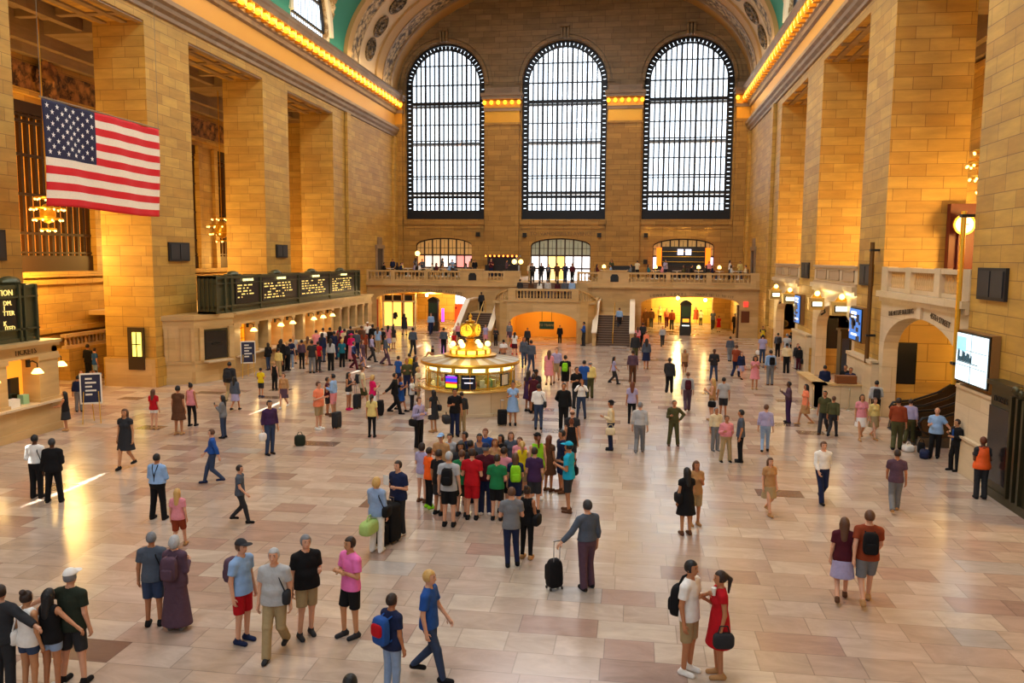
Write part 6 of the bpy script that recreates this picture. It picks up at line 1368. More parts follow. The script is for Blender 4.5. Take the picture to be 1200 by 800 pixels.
PEOPLE = """
-8.67|11.17|1.87|180.0|f|l|da|w|tee,dark green|shorts,charcoal|black|short,grey|cap:white;plastic bag:white:.3,-.05|in white cap, bottom left corner|132
-8.85|10.91|1.65|180.0|w|m|ad|s|tank,black|hotpants,light denim|white|long,black||hugging the person in the white cap|119
-9.12|10.77|1.65|170.0|w|t|dd|s|tank,white|hotpants,denim|white|bun,dark brown|shoulder bag:white:.2|second from the bottom left corner|120
-9.5|10.69|1.75|185.0|m|l|ad|s|jacket,charcoal|trousers,charcoal|black|short,dark brown||cut off by the bottom left edge|127
-8.61|13.26|1.76|200.0|m|m|dd|s|tee,slate|shorts,denim|black|short,grey|shoulder bag:black:-.2|beside the long plum dress|108
-8.12|13.2|1.75|185.0|g|l|bb|s|longdress,plum|none|grey|bob,light grey|backpack:plum|with light grey hair near the bottom left|108
-6.68|12.9|1.86|75.0|m|l|dd|s|tee,light blue|shorts,red|navy|short,brown|cap:charcoal;backpack:plum|in a dark cap, bottom left|119
-5.92|12.58|1.87|10.0|f|l|dd|k|tee,light grey|trousers,khaki|charcoal|short,light grey|shoulder bag:charcoal:.2|walking between red shorts and black polo|123
-5.67|13.33|1.86|40.0|f|l|db|t|polo,black|shorts,khaki|charcoal|short,grey||with grey hair, left of the bright pink shirt|117
-4.86|13.39|1.85|-35.0|m|t|cc|t|polo,bright pink|shorts,black|charcoal|short,dark brown||arms folded, bottom left of centre|117
-3.56|11.59|1.65|150.0|g|m|dd|s|tee,navy|jeans,light denim|white|short,dark brown|backpack:blue|at the bottom edge with red patched backpack|120
-3.13|12.22|1.81|85.0|m|l|dw|k|polo,blue|jeans,denim|black|short,blond||walking at the bottom edge, left of centre|126
-3.29|8.98|1.75|180.0|m|m|dd|s|tee,black|jeans,denim|black|short,black||only the head top showing at the bottom edge|158
-0.81|16.21|1.88|215.0|m|l|ds|t|shirt,slate|trousers,plum|black|short,charcoal|belt:black;roller bag:black:.55,-.28|holding a black roller bag, centre front|104
-2.53|17.2|1.78|195.0|m|l|cc|t|tee,grey|jeans,navy|black|short,brown||back turned, just right of the tour group|92
-2.25|17.71|1.67|165.0|w|m|pb|s|tank,black|leggings,black|tan|bun,dark brown|shoulder bag:black:-.26|beside the grey tee, in sandals|84
1.04|13.07|1.91|60.0|m|m|dp|s|tee,white|shorts,khaki|white|short,black|sling:black:.0,.2;cup:white:1|with black backpack and cup, bottom right|131
1.52|13.03|1.78|-80.0|w|m|pd|s|dress,red|none|tan|pony,dark brown|handbag:charcoal|facing the person in white tee, bottom right|123
1.43|19.96|1.69|200.0|w|t|pd|s|dress,black|none|brown|long,black|shoulder bag:black:.22|standing alone right of centre|78
1.71|20.73|1.68|20.0|w|m|dp|s|tee,tan|shorts,khaki|tan|long,brown||just behind the person in the black dress|75
-12.02|18.88|1.72|180.0|f|m|cc|w|shirt,light blue|trousers,black|black|short,black|susp:black;belt:black|wearing suspenders, left part of the floor|76
-10.35|17.02|1.42|190.0|w|l|dd|k|tee,pink|shorts,rust|tan|long,blond||small walker right of the person with suspenders|57
-16.42|20.03|1.79|190.0|m|d|bb|s|shirt,white|trousers,black|black|short,black|messenger bag:black:-.24|left of a pair near the left edge|73
-15.67|19.75|1.78|200.0|f|d|bd|w|jacket,black|trousers,black|black|short,charcoal||right of a pair near the left edge|74
-21.6|28.06|1.55|-80.0|w|m|gg|t|tank,black|skirt,charcoal|tan|long,black||leaning at the near ticket booth window|46
-23.76|31.73|1.58|-150.0|m|m|bd|s|shirt,navy|trousers,grey|black|short,black||behind the easel at the near ticket booth|42
-15.95|23.42|1.92|5.0|w|t|dd|k|dress,charcoal|none|black|long,brown||walking alone toward the near booth|76
-18.45|28.92|1.6|180.0|w|l|dp|s|tee,red|hotpants,white|tan|long,brown||left of three seen from behind, left side|47
-17.0|28.24|1.88|185.0|g|m|dd|s|dress,brown|none|tan|short,black||middle of three seen from behind, left side|57
-17.37|29.78|1.73|175.0|w|m|dd|t|tank,pink|leggings,black|black|bun,black||right of three seen from behind, left side|50
-15.06|28.0|1.62|-85.0|w|m|pp|s|jacket,grey|jeans,denim|black|long,black|phone:black:0|reading a phone, left side|50
-12.24|25.93|1.88|50.0|m|t|dd|t|shirt,purple|jeans,denim|black|short,black|backpack:navy;plastic bag:white:-.3,-.12|with a green bag at the feet|63
-12.34|22.24|1.65|-60.0|m|l|wW|k|shirt,blue|jeans,denim|navy|short,brown||walking left of the purple shirt|63
-9.81|18.98|1.5|100.0|m|l|wW|k|tee,slate|jeans,charcoal|black|short,dark brown||striding, between suspenders and the blue polo|67
-12.14|30.08|1.91|75.0|f|l|bb|s|tee,coral|shorts,khaki|white|short,brown|suitcase:charcoal:.45,-.45|facing a white shirt in pink shorts|56
-12.51|32.65|1.84|-90.0|m|t|bb|s|shirt,light blue|shorts,pink|brown|short,black||in conversation with the coral tee|50
-12.9|32.96|1.64|100.0|m|m|pd|s|tee,maroon|shorts,charcoal|brown|short,black||half hidden beside the pink shorts|44
-12.41|34.26|1.69|80.0|w|m|pb|s|tank,charcoal|hotpants,white|magenta|long,black|suitcase:charcoal:.4,-.2|alone with a case, left of the booth|44
-11.95|34.77|1.92|110.0|m|l|db|k|tee,cream|shorts,olive|brown|short,brown|backpack:charcoal|with a big backpack behind the magenta tee|54
-10.99|33.31|1.75|130.0|w|l|pb|s|tee,magenta|skirt,white|tan|bob,blond|handbag:tan|short blond hair, left of the booth|47
-9.65|29.12|1.64|180.0|w|t|dd|s|tee,pale yellow|leggings,black|black|pony,dark brown||back turned, left of the booth|50
-10.11|33.67|1.8|95.0|m|m|kb|k|jacket,black|trousers,black|black|short,black|suitcase:black:-.35,.55;small suitcase:black:.0,.75|pulling two cases toward the booth|48
-10.02|34.29|1.56|100.0|w|m|pb|k|dress,blue|none|black|long,auburn||beside the black jacket pulling cases|41
-11.93|40.4|1.7|150.0|m|l|dd|s|tee,blue|shorts,navy|black|short,dark brown||farthest left of the people left of the booth|38
-10.92|38.45|1.83|20.0|m|m|bb|s|shirt,olive|jeans,navy|black|short,auburn||left of the booth beside the yellow tee|43
-11.6|41.33|1.73|170.0|m|t|dd|s|tee,yellow|shorts,khaki|brown|short,black||left of the booth behind an olive shirt|38
-10.58|38.77|1.92|90.0|w|m|dd|s|jacket,charcoal|jeans,denim|black|long,black||dark hair, nearly touching the booth roof|51
-9.77|36.27|1.73|80.0|w|l|gb|t|tee,cream|capris,khaki|white|bob,blond||blond, leaning on the booth counter|43
-9.64|34.73|1.43|85.0|m|m|gg|s|tee,white|jeans,charcoal|black|short,auburn||back turned, leaning on the left of the booth|37
-7.47|27.81|1.83|60.0|m|l|bb|s|shirt,lavender|trousers,black|black|short,brown|belt:black;messenger bag:black:-.27;paper:white:1|in front left of the booth|59
-7.58|30.42|1.66|-120.0|w|t|pd|s|dress,charcoal|none|tan|long,black|shoulder bag:charcoal:-.28|long black hair, in front left of the booth|49
-6.6|29.82|1.85|25.0|m|m|bd|s|polo,black|trousers,navy|black|short,black|duffel:charcoal:-.33,-.1|with a grey duffel in front of the booth|56
-6.5|30.62|1.59|-160.0|m|m|dd|s|shirt,charcoal|trousers,khaki|brown|short,dark brown||right behind the duffel carrier|47
-4.72|32.27|1.8|10.0|w|m|bb|s|dress,light blue|none|black|bun,black|suitcase:black:-.42,-.1|at the right end of the booth counter|51
-4.47|35.32|1.84|150.0|w|m|dd|s|dress,purple|none|black|long,dark brown|handbag:white:-.3|left of the maroon pair right of the booth|48
-4.2|34.97|1.75|170.0|g|m|bd|s|dress,maroon|none|black|bob,dark brown||right of the booth, back turned|46
-4.19|35.79|1.82|20.0|w|d|bd|s|tee,charcoal|jeans,charcoal|black|short,black|cap:black|capped, behind the maroon dress|47
-3.59|31.63|1.82|185.0|m|m|bb|s|shirt,white|jeans,denim|black|short,black|shoulder bag:charcoal:-.24|back turned, right of the booth|53
-2.61|31.81|1.86|0.0|m|m|Bd|s|suit,black|trousers,black|black|short,black||standing in black suit right of the booth|54
-3.28|40.69|1.92|180.0|m|l|dd|s|tee,black|shorts,black|black|short,black|backpack:lime|with lime backpack, back turned|46
-2.43|36.54|1.89|30.0|m|m|bd|s|polo,black|trousers,charcoal|black|short,black||left of the blue and yellow shirts|48
-2.25|39.35|1.85|170.0|m|l|bb|s|tee,blue|jeans,denim|black|short,black||between black polo and pale yellow shirt|44
-1.96|39.4|1.81|190.0|f|l|dd|s|shirt,pale yellow|trousers,olive|black|bald,grey||balding, back turned, centre right|43
-2.05|34.2|1.69|0.0|w|m|PP|w|shirt,white|jeans,denim|black|long,auburn|phone:black:0|taking a picture, centre right|46
-0.66|28.63|1.79|-90.0|m|m|db|s|shirt,cream|trousers,navy|black|short,black|backcap:black;phone:black:0;handbag:cream:.3|in black cap looking at a phone|58
0.08|33.5|1.75|180.0|w|m|dd|s|tee,lavender|leggings,black|black|long,auburn||back turned, right of the cream shirt|49
0.36|28.3|1.82|175.0|m|l|dd|k|shirt,light grey|trousers,grey|grey|short,grey||walking away, right of the cream shirt|60
1.6|29.71|1.68|5.0|m|m|bh|w|shirt,olive|trousers,olive|brown|short,black||in olive with hand on hip|53
4.62|46.34|1.79|0.0|m|d|bb|w|jacket,charcoal|jeans,denim|black|short,black||facing us in front of the lit arch|37
3.44|34.65|1.82|-100.0|w|l|bp|t|tank,tan|hotpants,white|tan|long,blond|handbag:black:.2|blond, left of a pair right of centre|50
3.98|35.5|1.75|180.0|m|m|dd|s|tee,light grey|shorts,charcoal|brown|short,black||right of a pair right of centre|47
3.23|27.59|1.58|10.0|f|m|bb|w|shirt,pink|trousers,khaki|black|short,brown||facing the grey polo right of centre|54
3.71|27.67|1.78|-95.0|m|m|dd|s|polo,slate|trousers,black|black|short,black||hands down beside the pink shirt|61
3.04|29.16|1.57|20.0|m|m|dd|s|shirt,cream|trousers,grey|grey|short,grey||behind the pink shirt right of centre|51
6.47|43.67|1.76|0.0|w|m|pp|s|dress,pink|none|tan|curly,dark brown||curly hair, right side|39
8.59|55.13|1.87|170.0|m|l|dd|s|tee,lavender|jeans,denim|black|short,black|plastic bag:white|with white bag near the right wall|33
7.52|45.34|1.92|190.0|m|m|dd|s|shirt,light blue|trousers,grey|brown|short,black|backpack:black|with black backpack near the pink dress|47
10.3|66.25|1.56|0.0|m|m|bd|s|tee,charcoal|trousers,charcoal|black|short,black|vest:yellow|in yellow vest by the far right corner|23
11.2|68.38|1.68|180.0|m|m|dd|s|jacket,navy|trousers,navy|black|short,black||beside the yellow vest by the corner|24
10.19|58.79|1.69|190.0|m|m|dd|s|shirt,slate|trousers,black|black|short,black|backpack:charcoal|near the farthest right arch|28
9.27|50.38|1.81|185.0|m|m|dd|s|shirt,cream|trousers,black|black|short,black||alone near the right wall|35
10.3|56.04|1.89|150.0|m|l|cc|t|tee,light grey|jeans,denim|black|short,grey||in jeans leaning by the third right pier|33
11.27|56.59|1.79|-160.0|m|m|bd|t|jacket,charcoal|jeans,light denim|black|short,black|messenger bag:black:.25|rightmost of those by the third right pier|31
11.39|60.59|1.61|170.0|m|d|dd|s|jacket,black|trousers,black|black|short,black||leftmost of those by the third right pier|26
6.57|34.87|1.74|-90.0|m|d|pp|s|shirt,plum|trousers,purple|black|short,black|phone:black:0|reading a phone, right side|48
9.27|40.56|1.75|180.0|f|m|bb|s|shirt,navy|trousers,navy|black|short,black||officer left at the service desk|42
10.3|40.88|1.75|-30.0|m|m|cc|s|polo,black|trousers,charcoal|black|short,black||officer behind, right end of the service desk|42
10.3|39.96|1.75|-20.0|m|m|cc|s|polo,navy|trousers,black|black|short,black||officer in front, right end of the service desk|43
10.3|51.97|1.49|160.0|w|m|dd|s|jacket,black|trousers,maroon|black|short,black|duffel:black:-.3,0|with black duffel behind the desk|28
10.3|52.45|1.6|0.0|m|l|dd|s|suit,charcoal|trousers,light grey|black|short,auburn|duffel:black:.33,0|tall, behind the service desk|30
10.3|52.63|1.42|-20.0|m|m|dd|s|suit,navy|trousers,black|black|short,dark brown||small figure by the tall cabinet|19
10.3|35.79|1.75|170.0|m|m|bd|s|shirt,light grey|trousers,black|black|short,black|backpack:charcoal|by the escalator arch|48
10.5|29.44|1.76|-25.0|f|l|bs|t|polo,light blue|trousers,black|black|bald,light grey||bald, leaning near the right wall|57
10.5|27.66|1.71|-75.0|m|t|pb|t|suit,black|trousers,black|black|short,dark brown|tie:blue|leaning on the right wall|59
10.02|24.5|1.8|180.0|g|d|bb|s|tee,charcoal|trousers,charcoal|black|short,auburn|vest:orange|in orange vest by the bronze cabinet|69
5.4|23.37|1.74|10.0|m|l|wW|k|shirt,white|trousers,navy|black|short,brown||striding, right side|71
7.17|22.74|1.72|170.0|m|m|dw|k|tee,plum|trousers,grey|tan|short,dark brown||walking away, right side|73
4.27|16.45|1.72|170.0|w|l|dd|k|tee,maroon|skirt,lavender|brown|long,brown||left of a walking pair, lower right|98
4.71|16.36|1.91|175.0|m|l|wW|k|tee,rust|shorts,grey|tan|short,brown|backpack:black|right of a walking pair, lower right|110
9.5|30.31|1.92|160.0|m|m|dw|k|shirt,rust|trousers,olive|black|short,dark brown||walking toward the escalators, nearer|63
10.3|31.51|1.7|150.0|m|l|dd|k|shirt,lavender|trousers,olive|brown|short,dark brown||walking toward the escalators, closer to the wall|53
8.71|31.99|1.74|0.0|w|t|dd|k|tee,pink|skirt,white|tan|long,dark brown||walking in front of the service desk|53
9.24|32.23|1.59|20.0|w|l|dd|k|shirt,pale yellow|skirt,khaki|tan|bob,brown||beside the white skirt by the service desk|48
7.56|32.85|1.7|-30.0|m|m|dd|k|tee,olive|trousers,charcoal|brown|short,black||leftmost of those walking past the desk|50
7.75|32.26|1.6|150.0|m|m|Wd|k|shirt,olive|jeans,charcoal|black|short,brown||crossing in front of the desk|48
3.74|22.0|1.54|20.0|w|l|dd|k|tee,tan|skirt,khaki|tan|long,brown||faint walker in the right middle|66
4.76|29.21|1.72|170.0|m|l|dd|k|shirt,lavender|jeans,light denim|black|short,brown||walking left of the plum shirt|56
7.17|34.44|1.71|-80.0|w|m|dd|k|tee,coral|skirt,tan|tan|long,black||between plum shirt and the desk|48
0.26|53.88|1.92|0.0|m|d|dd|k|jacket,charcoal|trousers,olive|black|short,black||walking down from the right flight|42
0.93|50.24|1.92|180.0|w|m|dd|k|shirt,slate|skirt,navy|tan|long,black||in front of the lit arch, left end|39
0.1|44.2|1.87|175.0|m|m|dd|k|shirt,plum|trousers,brown|tan|short,dark brown||centre right, behind the lavender tee|40
1.95|41.43|1.83|170.0|m|d|dw|k|suit,charcoal|trousers,black|black|short,black||walking away before the lit arch|42
3.17|48.8|1.48|0.0|w|m|dd|k|tee,tan|skirt,brown|tan|long,black||small figure before the lit arch|29
2.54|36.63|1.78|180.0|m|l|dd|k|shirt,light grey|trousers,plum|brown|short,brown|backpack:maroon|walking away, above the olive shirt|46
6.51|55.16|1.71|180.0|m|m|dd|k|shirt,slate|trousers,grey|black|short,black||near the right end of the lit arch|30
6.02|47.95|1.89|150.0|m|l|dw|k|tee,rust|trousers,navy|black|short,brown||walking left of the pink dress|38
6.23|47.32|1.57|20.0|w|l|dd|k|jacket,navy|skirt,lavender|black|long,brown||beside the rust tee near the pink dress|32
-0.91|44.01|1.5|100.0|w|m|wW|k|tee,lavender|trousers,charcoal|black|long,black||small walker centre right|32
-4.32|42.74|1.92|180.0|w|l|dd|k|tee,pink|skirt,pink|brown|long,brown||walking behind the booth, right part|44
-4.03|44.01|1.92|0.0|m|l|dd|k|shirt,lavender|shorts,khaki|brown|short,brown||walking right behind the pink skirt|42
-5.91|47.73|1.92|170.0|m|m|dd|k|shirt,slate|jeans,denim|black|short,black||right behind the booth roof|38
-6.62|49.92|1.88|10.0|w|m|dd|k|jacket,slate|jeans,denim|black|long,black||behind the booth, left of the slate shirt|35
-5.68|21.47|1.68|160.0|w|l|cc|s|tee,lavender|hotpants,white|brown|bob,dark brown||left edge of the tour group|69
-5.35|20.97|1.68|130.0|m|m|bd|s|tee,orange|leggings,black|lime|short,dark brown||on the left of the tour group|71
-5.36|22.41|1.75|-10.0|m|l|bd|s|tee,tan|shorts,khaki|white|short,brown|cap:light blue|back row of the tour group|69
-5.22|22.9|1.65|10.0|w|l|fd|s|tee,light grey|shorts,olive|white|short,dark brown||back row of the tour group|64
-4.73|22.76|1.75|-40.0|m|m|dd|s|tee,navy|shorts,charcoal|black|short,black||back row of the tour group|69
-4.27|22.6|1.75|10.0|m|m|dd|s|tank,slate|shorts,black|black|short,black||back row of the tour group|69
-4.23|23.33|1.75|0.0|m|l|dd|s|tee,blue|shorts,khaki|white|short,auburn||back row of the tour group|67
-3.72|23.05|1.65|-30.0|w|m|dd|s|tee,black|shorts,black|black|long,black||back row of the tour group|64
-3.48|23.45|1.65|5.0|w|l|dd|s|tee,slate|jeans,denim|white|long,brown||back row of the tour group|63
-3.13|22.81|1.65|-10.0|w|l|dd|s|tee,pink|shorts,navy|black|bob,brown||back row of the tour group|65
-3.8|22.46|1.65|20.0|w|t|dd|s|tank,tan|shorts,black|tan|long,auburn||middle row of the tour group|66
-4.58|21.44|1.75|10.0|m|m|dd|s|tee,charcoal|shorts,navy|black|curly,black||middle row of the tour group|73
-4.36|21.7|1.75|150.0|m|m|dd|s|tee,black|jeans,navy|black|short,black||middle row of the tour group|72
-4.96|20.47|1.75|150.0|m|m|dd|s|tee,black|shorts,charcoal|black|short,dark brown||half hidden on the left of the tour group|76
-4.49|19.61|1.92|180.0|m|l|dd|s|tee,light grey|shorts,black|black|short,light grey|backpack:black|front of the tour group|90
-4.34|20.47|1.77|175.0|m|l|bb|s|tee,green|shorts,dark green|charcoal|short,brown||half hidden behind the red tee|77
-4.02|20.24|1.87|180.0|m|l|bb|s|tee,red|shorts,red|black|short,dark brown||front of the tour group|82
-3.75|20.72|1.9|185.0|m|m|bb|s|tee,maroon|trousers,navy|white|short,grey|cap:navy|in the tour group right of the red tee|82
-3.37|20.28|1.73|180.0|m|l|bb|s|tee,green|shorts,black|black|short,dark brown||front of the tour group|76
-3.3|20.95|1.78|175.0|w|l|bb|s|tee,pink|shorts,black|black|short,dark brown||in the tour group behind the green tee|76
-2.97|20.85|1.65|190.0|w|l|bd|s|tee,navy|shorts,navy|white|long,brown|backpack:lime|in the tour group with a lime pack|71
-2.98|22.28|1.65|185.0|w|l|dd|s|tank,yellow|shorts,khaki|white|pony,blond||in the tour group|67
-2.48|21.01|1.79|180.0|w|l|bb|s|tee,purple|shorts,charcoal|black|short,dark brown||right side of the tour group|77
-2.54|22.17|1.92|200.0|w|l|dd|s|tank,lime|shorts,khaki|white|pony,auburn|cap:black|capped, right side of the tour group|79
-2.31|23.15|1.66|150.0|w|m|dd|s|dress,brown|none|brown|long,auburn||at the right rim of the tour group|65
-1.58|21.24|1.92|-105.0|m|m|bb|t|tee,turquoise|shorts,charcoal|brown|short,black|cap:turquoise;shoulder bag:black:-.27|in turquoise cap right of the tour group|89
-1.92|23.04|1.85|-60.0|m|m|dd|s|tee,navy|shorts,navy|brown|short,black|shoulder bag:black:.26|beside the turquoise tee|73
-1.86|25.9|1.61|180.0|w|m|dd|t|tank,black|shorts,charcoal|black|bun,auburn||back turned, above the turquoise tee|57
-1.9|26.81|1.75|170.0|m|l|dd|s|tee,charcoal|shorts,navy|black|bald,brown||balding, above the black tank top|60
-5.73|17.57|1.76|170.0|w|l|dg|s|jacket,light denim|trousers,white|white|bob,blond|shoulder bag:black:-.26;duffel:pale green:.05,.27;small suitcase:black:.1,-.42|with a large pale green bag|87
-5.57|18.78|1.85|-25.0|f|l|pb|s|polo,navy|trousers,charcoal|white|short,dark brown|big suitcase:black:.12,-.48;paper:white:0|reading a paper behind a big case|86
-18.48|35.08|1.89|185.0|m|m|dd|k|jacket,charcoal|trousers,khaki|black|short,black|backpack:charcoal|walking to the long ticket office|47
-17.24|33.15|1.52|180.0|w|m|dd|k|jacket,slate|skirt,lavender|black|long,black||just below the dark jacket near the office|40
-21.5|45.55|1.65|-120.0|w|m|bd|t|jacket,black|jeans,denim|black|long,black||first at the long ticket office|32
-21.5|47.18|1.6|-100.0|m|m|gg|s|tee,yellow|shorts,black|black|short,black||at a window of the long ticket office|30
-19.77|43.21|1.61|170.0|m|m|dd|s|shirt,pale yellow|trousers,khaki|brown|short,black||in front of the ticket queue, left|33
-17.71|36.66|1.42|170.0|m|m|bb|s|tee,yellow|shorts,charcoal|navy|short,black||alone in the left middle|33
-18.06|38.94|1.42|180.0|w|l|dd|s|tank,black|trousers,black|black|short,tan||left of the pale walkers, left middle|31
-15.4|34.12|1.59|0.0|w|l|dd|k|shirt,tan|skirt,plum|white|bob,brown||walking, right of the yellow tee|41
-20.51|45.19|1.92|180.0|w|m|dd|s|jacket,black|trousers,black|black|long,black||in the ticket queue beside the pale yellow shirt|39
-20.31|45.6|1.75|160.0|w|l|bb|s|shirt,charcoal|trousers,black|black|short,blond||in the ticket queue|34
-20.42|46.34|1.83|180.0|m|l|dd|s|tee,navy|jeans,light denim|white|short,black||in the ticket queue|35
-21.2|48.63|1.8|180.0|w|l|dd|s|tee,light grey|skirt,charcoal|black|long,tan||in the ticket queue|33
-19.77|46.47|1.77|180.0|w|m|dd|s|shirt,plum|leggings,black|black|short,black||in the ticket queue|34
-20.19|48.41|1.79|180.0|w|l|dd|s|tee,tan|shorts,khaki|tan|long,brown||in the ticket queue|33
-18.46|44.86|1.92|185.0|m|m|dd|s|tee,charcoal|jeans,grey|black|short,black||in the ticket queue|44
-18.53|45.96|1.75|175.0|m|m|dd|s|tee,red|jeans,charcoal|black|short,black||in the ticket queue|34
-20.83|51.39|1.92|180.0|m|l|dd|s|tee,pink|jeans,denim|black|short,black||in the ticket queue|34
-21.1|53.29|1.9|180.0|m|m|dd|s|tee,white|jeans,denim|black|short,black||at the far ticket windows|32
-19.77|49.79|1.89|170.0|w|m|dd|s|jacket,navy|jeans,denim|black|long,black||in the ticket queue|34
-17.79|46.11|1.92|180.0|w|l|dd|s|shirt,light grey|trousers,black|black|long,dark brown||in the ticket queue|38
-20.64|53.39|1.92|170.0|m|m|dd|s|jacket,black|trousers,charcoal|black|short,black||at the far ticket windows|33
-19.5|51.2|1.88|180.0|m|m|dd|s|shirt,navy|trousers,navy|black|short,black||in the ticket queue|33
-20.31|54.49|1.92|180.0|w|m|dd|s|tee,magenta|skirt,charcoal|black|long,black||at the far ticket windows|32
-17.67|47.69|1.75|185.0|w|l|bb|s|tee,teal|trousers,black|black|bob,blond|handbag:teal:.2|end of the ticket queue|33
-19.23|51.26|1.82|180.0|w|l|dd|s|tee,maroon|jeans,denim|black|long,brown||in the ticket queue|32
-19.49|53.12|1.89|180.0|m|m|dd|s|tee,cream|trousers,brown|black|short,black||at the far ticket windows|32
-18.62|51.38|1.88|180.0|w|m|dd|s|jacket,maroon|trousers,black|black|long,black||in the ticket queue|33
-19.78|55.13|1.89|180.0|m|m|dd|s|jacket,charcoal|trousers,black|black|short,black||at the far ticket windows|31
-18.1|50.57|1.8|180.0|w|m|bb|s|shirt,magenta|longskirt,pink|black|none,black|hat:magenta|in the ticket queue|32
-18.22|51.93|1.92|170.0|m|l|dd|s|shirt,slate|jeans,navy|black|short,black||in the ticket queue|34
-19.01|55.29|1.92|180.0|m|m|dd|s|tee,brown|trousers,khaki|black|short,brown||at the far ticket windows|33
-17.72|52.04|1.92|190.0|w|m|dd|s|tee,rust|jeans,brown|black|long,brown||far end of the ticket queue|34
-19.66|58.54|1.92|20.0|m|m|bd|s|shirt,white|trousers,navy|black|short,black|cap:white|far end of the office|34
-18.58|56.47|1.92|180.0|m|d|dd|s|jacket,black|trousers,black|black|short,black||beside the white cap at the far end|33
-17.73|55.03|1.88|180.0|w|l|dd|s|tee,light blue|trousers,khaki|white|long,brown||by the pink tee at the shop arch|31
-17.75|56.09|1.73|180.0|m|m|dd|s|tee,black|shorts,olive|white|short,black||between light blue and pink tees|28
-17.49|56.7|1.87|180.0|w|m|dd|s|tee,pink|skirt,lavender|tan|long,black||in front of the shop arch|30
-17.45|57.84|1.72|170.0|w|m|dd|s|tee,charcoal|skirt,cream|tan|long,black||right of the pink tee by the shop|27
-16.66|50.42|1.78|90.0|m|l|wW|k|shirt,lavender|trousers,charcoal|black|short,brown||walking behind the ticket queue|32
-16.31|47.56|1.74|80.0|w|l|dd|k|tee,plum|skirt,plum|brown|long,brown|suitcase:lavender:.4,.2|walking by the ticket queue with a case|33
-15.29|48.98|1.92|100.0|m|l|dw|k|shirt,slate|trousers,plum|black|short,dark brown||walking behind, left of the booth|36
-16.57|46.73|1.71|85.0|m|m|wW|k|shirt,navy|trousers,maroon|black|short,black||walking beside the ticket queue|33
-15.05|54.55|1.92|180.0|m|m|dd|k|shirt,slate|trousers,charcoal|black|short,black||walking toward the shop arch|39
-17.53|69.5|1.92|20.0|m|l|dd|k|shirt,light blue|trousers,navy|black|short,brown||rushing beside the dark notice kiosk|27
-13.19|55.98|1.83|180.0|m|m|dd|s|shirt,slate|trousers,black|black|short,black||behind the booth, left of the clock|30
-19.58|68.23|1.92|180.0|w|m|dd|k|dress,charcoal|none|black|long,black||inside the shop arch|31
-22.32|74.6|1.92|170.0|m|m|dd|k|suit,charcoal|trousers,navy|black|short,black||beside the lit shop window|28
-13.65|62.98|1.64|10.0|w|l|dd|k|shirt,pink|skirt,charcoal|black|bob,tan||behind the clock at the left flight|24
-12.71|57.16|1.42|10.0|w|m|dd|s|dress,red|none|tan|long,dark brown||behind the booth, left beside the clock|22
-8.94|56.34|1.92|-160.0|m|m|bb|F|tee,white|jeans,denim|black|short,black||sitting behind the booth, right of the clock|21
-8.1|56.0|1.63|170.0|w|l|bb|k|tee,white|skirt,maroon|red|long,dark brown|handbag:red:.25|behind the booth, with a red bag|27
-10.41|61.75|1.42|0.0|m|m|bb|s|jacket,charcoal|trousers,black|black|short,black||small dark figure right of the clock|17
-11.3|62.19|1.61|0.0|w|l|dd|k|tee,lavender|skirt,pink|tan|long,brown||right behind the clock|24
-13.47|53.88|1.42|-60.0|m|m|bb|F|jacket,black|trousers,black|black|short,black||crouched on the floor left of the booth roof|13
-5.69|64.71|1.45|0.0|m|m|dd|s|suit,black|trousers,black|black|short,black||standing in the low orange arch|21
-3.68|63.2|1.87|-80.0|m|m|bb|t|shirt,blue|trousers,charcoal|black|short,black||leaning at the foot of the right flight|28
-7.85|61.07|1.5|0.0|m|m|dd|k|jacket,charcoal|trousers,black|black|short,black||left inside the low orange arch|23
-9.56|63.21|1.76|0.0|w|l|dd|k|shirt,grey|skirt,plum|tan|long,brown||at the left side of the orange arch|26
-29.5|40.3|1.92|170.0|m|m|pb|s|jacket,black|trousers,black|black|short,black||tall, by the second left pier|46
-28.8|39.9|1.77|150.0|m|l|dd|s|tee,blue|jeans,light denim|black|short,dark brown||shorter, by the second left pier|34
-27.87|37.5|1.65|40.0|w|l|bb|F|tank,tan|shorts,tan|none|long,brown||left of three sitting at the second pier|19
-27.31|37.5|1.65|20.0|w|t|bb|F|tee,rust|hotpants,tan|none|short,brown||middle of three sitting at the second pier|19
-27.09|37.5|1.75|-20.0|m|m|bb|F|tee,black|trousers,black|black|short,black||right of three sitting at the second pier|20
9.38|76.4|1.88|0.0|m|d|dd|s|shirt,black|trousers,black|black|short,black||dark figure at the right of the lit arch|24
7.79|80.59|1.92|0.0|w|l|dd|k|tee,slate|trousers,charcoal|black|long,brown||walking in the lit arch, right half|26
8.08|77.86|1.53|180.0|w|m|dd|s|tee,red|skirt,red|black|short,brown||short, in the lit arch|19
6.52|85.43|1.92|0.0|w|m|dd|k|dress,rust|none|tan|long,black||in the lit arch right of the notice kiosk|25
7.05|85.55|1.59|180.0|m|l|dd|s|tee,cream|trousers,olive|black|short,black||in the lit arch near the rust dress|18
1.32|81.07|1.92|0.0|m|m|dd|k|suit,brown|trousers,brown|black|short,black||at the left end of the lit arch|29
1.91|81.2|1.92|180.0|m|m|dd|k|jacket,brown|trousers,charcoal|black|short,black||second from the left in the lit arch|24
2.88|85.67|1.92|0.0|w|l|dd|k|tee,pale yellow|leggings,black|black|long,black||in the lit arch left of the kiosk|22
3.42|81.55|1.92|0.0|w|l|dd|k|shirt,coral|trousers,maroon|black|short,brown||in the lit arch left of the kiosk|26
3.83|79.68|1.92|180.0|m|m|dd|s|jacket,rust|trousers,charcoal|black|short,black||touching the kiosk on its left|26
